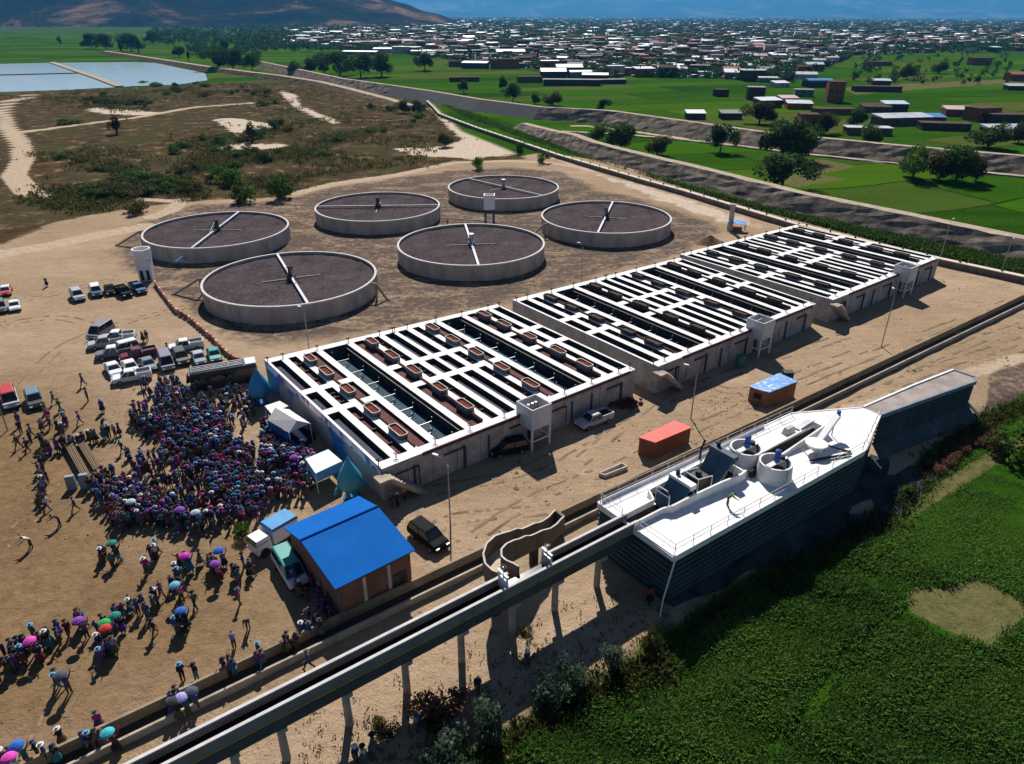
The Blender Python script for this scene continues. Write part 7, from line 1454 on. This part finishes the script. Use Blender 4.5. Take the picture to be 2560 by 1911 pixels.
while NH[0] < 298:
    x, y = town_spot(88, 178); p = ZV(x, y); s_ = HRN.uniform(.8, 1.3)*(1.0 if y > 110 else 1.35); rf = HRN.choice(["white", "brown", "brown", "silver", "grey", "grey", "brown", "brown", "red", "pale blue", "pink", "brown"]); wl = HRN.choice(["brick", "adobe", "adobe", "dark", "dark", "plaster"]); fm = HRN.choice(["flat", "shed", "gable", "flat"])
    if any(abs(o.location.x-p.x) < 9*s_ and abs(o.location.y-p.y) < 12 for o in NEARH): continue
    where = "town left end" if x < 950 else "middle of the town" if x < 1500 else "behind the long green shed" if x < 1850 else "far right of the town"
    lb = "%s house, %s %s roof, %s%s" % ({"dark": "dark walled", "plaster": "pale plastered"}.get(wl, wl), rf, {"shed": "sloping", "gable": "pitched"}.get(fm, "flat"), where, ", front rows" if y > 110 else ", back rows")
    NEARH.append(house(p, 13*s_, 8*s_, HRN.uniform(3, 7)*min(1.2, s_), rf, wl, lb, HRN.uniform(-.3, .3), fm, 0, "houses of the town"))
def far_town():
    rr = np.random.default_rng(3); V, Fq, M, off = [], [], [], 0; keys = ["white", "silver", "grey", "brown", "red", "pale blue", "pink"]; mats_ = [WALLS["dark"], WALLS["plaster"], ADOBE]+[ROOFS[k] for k in keys]; k = 0
    while k < 12900:
        y = 37.5+82*rr.random()**1.15; x = rr.uniform(620, 2300); nearb = k >= 9500
        if nearb: x, y = town_spot(96, 176, 640, 2000)
        if not nearb and x < 1000 and y < 52+max(0, (900-x))*.05: continue
        if not nearb and x < 760 and y < 66: continue
        if not nearb and y > np.interp(x, [600, 840, 950, 1150, 1700, 1850, 2300], [98, 106, 116, 122, 122, 108, 100]): continue
        p = ZV(x, y); sc = .85*np.clip(rr.lognormal(0, .4), .5, 2.2)*(1+(100-y)/62*.5); sc = sc*(.62 if nearb else 1); w, d, h = 12*sc, 8*sc, rr.uniform(3, 8)*min(sc, 1.4); a = rr.uniform(-.4, .4); c, s_ = math.cos(a), math.sin(a); hx, hy = w/2, d/2
        q = [(p.x+X_*c-Y_*s_, p.y+X_*s_+Y_*c) for X_, Y_ in ((-hx, -hy), (hx, -hy), (hx, hy), (-hx, hy))]; tz = h+(.8*sc if rr.random() < .5 else .15)
        V += [(*t, -.3) for t in q]+[(*q[0], h), (*q[1], h), (*q[2], tz), (*q[3], tz)]; o = off
        Fq += [(o, o+1, o+5, o+4), (o+1, o+2, o+6, o+5), (o+2, o+3, o+7, o+6), (o+3, o, o+4, o+7), (o+4, o+5, o+6, o+7)]
        wi = rr.choice(3, p=[.5, .2, .3]); M += [wi]*4+[3+rr.choice(7, p=[.08, .10, .22, .44, .09, .03, .04] if nearb else [.15, .11, .22, .36, .08, .04, .04])]; off += 8; k += 1
    tag(link(npmesh("far_town", np.array(V), np.array(Fq), mats_, mi=M), "far_town"), "far town of small white and brown roofs fading into haze", None, None, "stuff")
far_town()
def far_woods():
    rr = np.random.default_rng(12); V, T, off = [], [], 0; pts = []
    for _ in range(14500):
        y = 37+75*rr.random()**1.2; x = rr.uniform(520, 2320)
        if x < 780 and rr.random() < .5: continue
        pts.append((x, y, rr.uniform(5, 11)*(1+(100-y)/100)))
    for _ in range(2600): x, y = town_spot(90, 178); pts.append((x, y, rr.uniform(3.5, 7.5)))
    for _ in range(520): pts.append((rr.uniform(330, 640), rr.uniform(50, 98)-0, rr.uniform(6, 14)))
    for _ in range(420): pts.append((rr.uniform(-60, 1000), rr.uniform(47, 60), rr.uniform(8, 16)))
    for _ in range(90): x = rr.uniform(400, 560); pts.append((x, 108+rr.normal(0, 10), rr.uniform(5, 10)))
    for _ in range(160): pts.append((rr.uniform(1840, 2260), rr.uniform(100, 185), rr.uniform(3, 7)))
    n = 22; P0 = []; H0 = []
    for x, y, h in pts: q = ZV(x, y); P0.append((q.x, q.y)); H0.append(h)
    P0 = np.array(P0); H0 = np.array(H0); N_ = len(P0)*n; k = np.repeat(np.arange(len(P0)), n); d = rr.normal(size=(N_, 3)); d /= np.linalg.norm(d, axis=1)[:, None]; r = rr.random(N_)**.4; c = np.stack([P0[k, 0], P0[k, 1], H0[k]*.55], 1)+d*r[:, None]*H0[k][:, None]*np.array([.5, .5, .45])
    a = rr.normal(size=(N_, 3)); a /= np.linalg.norm(a, axis=1)[:, None]; b_ = np.cross(a, rr.normal(size=(N_, 3))); b_ /= np.linalg.norm(b_, axis=1)[:, None]; s_ = (H0[k]*.20*rr.uniform(.6, 1.3, N_))[:, None]
    V = np.stack([c-a*s_, c-b_*s_*.8, c+a*s_, c+b_*s_*.8], 1).reshape(-1, 3); V[:, 2] = np.maximum(V[:, 2], 0); t = np.repeat(np.clip(np.repeat(rr.random(len(P0)), n)*.7+rr.normal(.1, .12, N_), 0, 1), 4)
    tag(link(npmesh("far_woods", V, np.arange(4*N_).reshape(-1, 4), LEAF["dark"], tint=t), "far_woods"), "dark trees mixed through the far town and its fields", None, None, "stuff")
far_woods()
# ---------------------------------------------------------------- haze
b = MB(); b.box((0, 11800, 548), (60000, 25000, 1110)); hz = b.build("haze", nodemat("haze air")[0]); tag(hz, None, None, None, "stuff")
hm = hz.data.materials[0]; hn = hm.node_tree; hn.nodes.remove(hn.nodes["Principled BSDF"]); pv = hn.nodes.new("ShaderNodeVolumePrincipled"); pv.inputs["Density"].default_value = 0.000042; pv.inputs["Color"].default_value = (.10, .48, 1.0, 1); pv.inputs["Anisotropy"].default_value = 0.3
hn.links.new(pv.outputs[0], hn.nodes["Material Output"].inputs["Volume"])
for m in bpy.data.materials: m.use_backface_culling = False
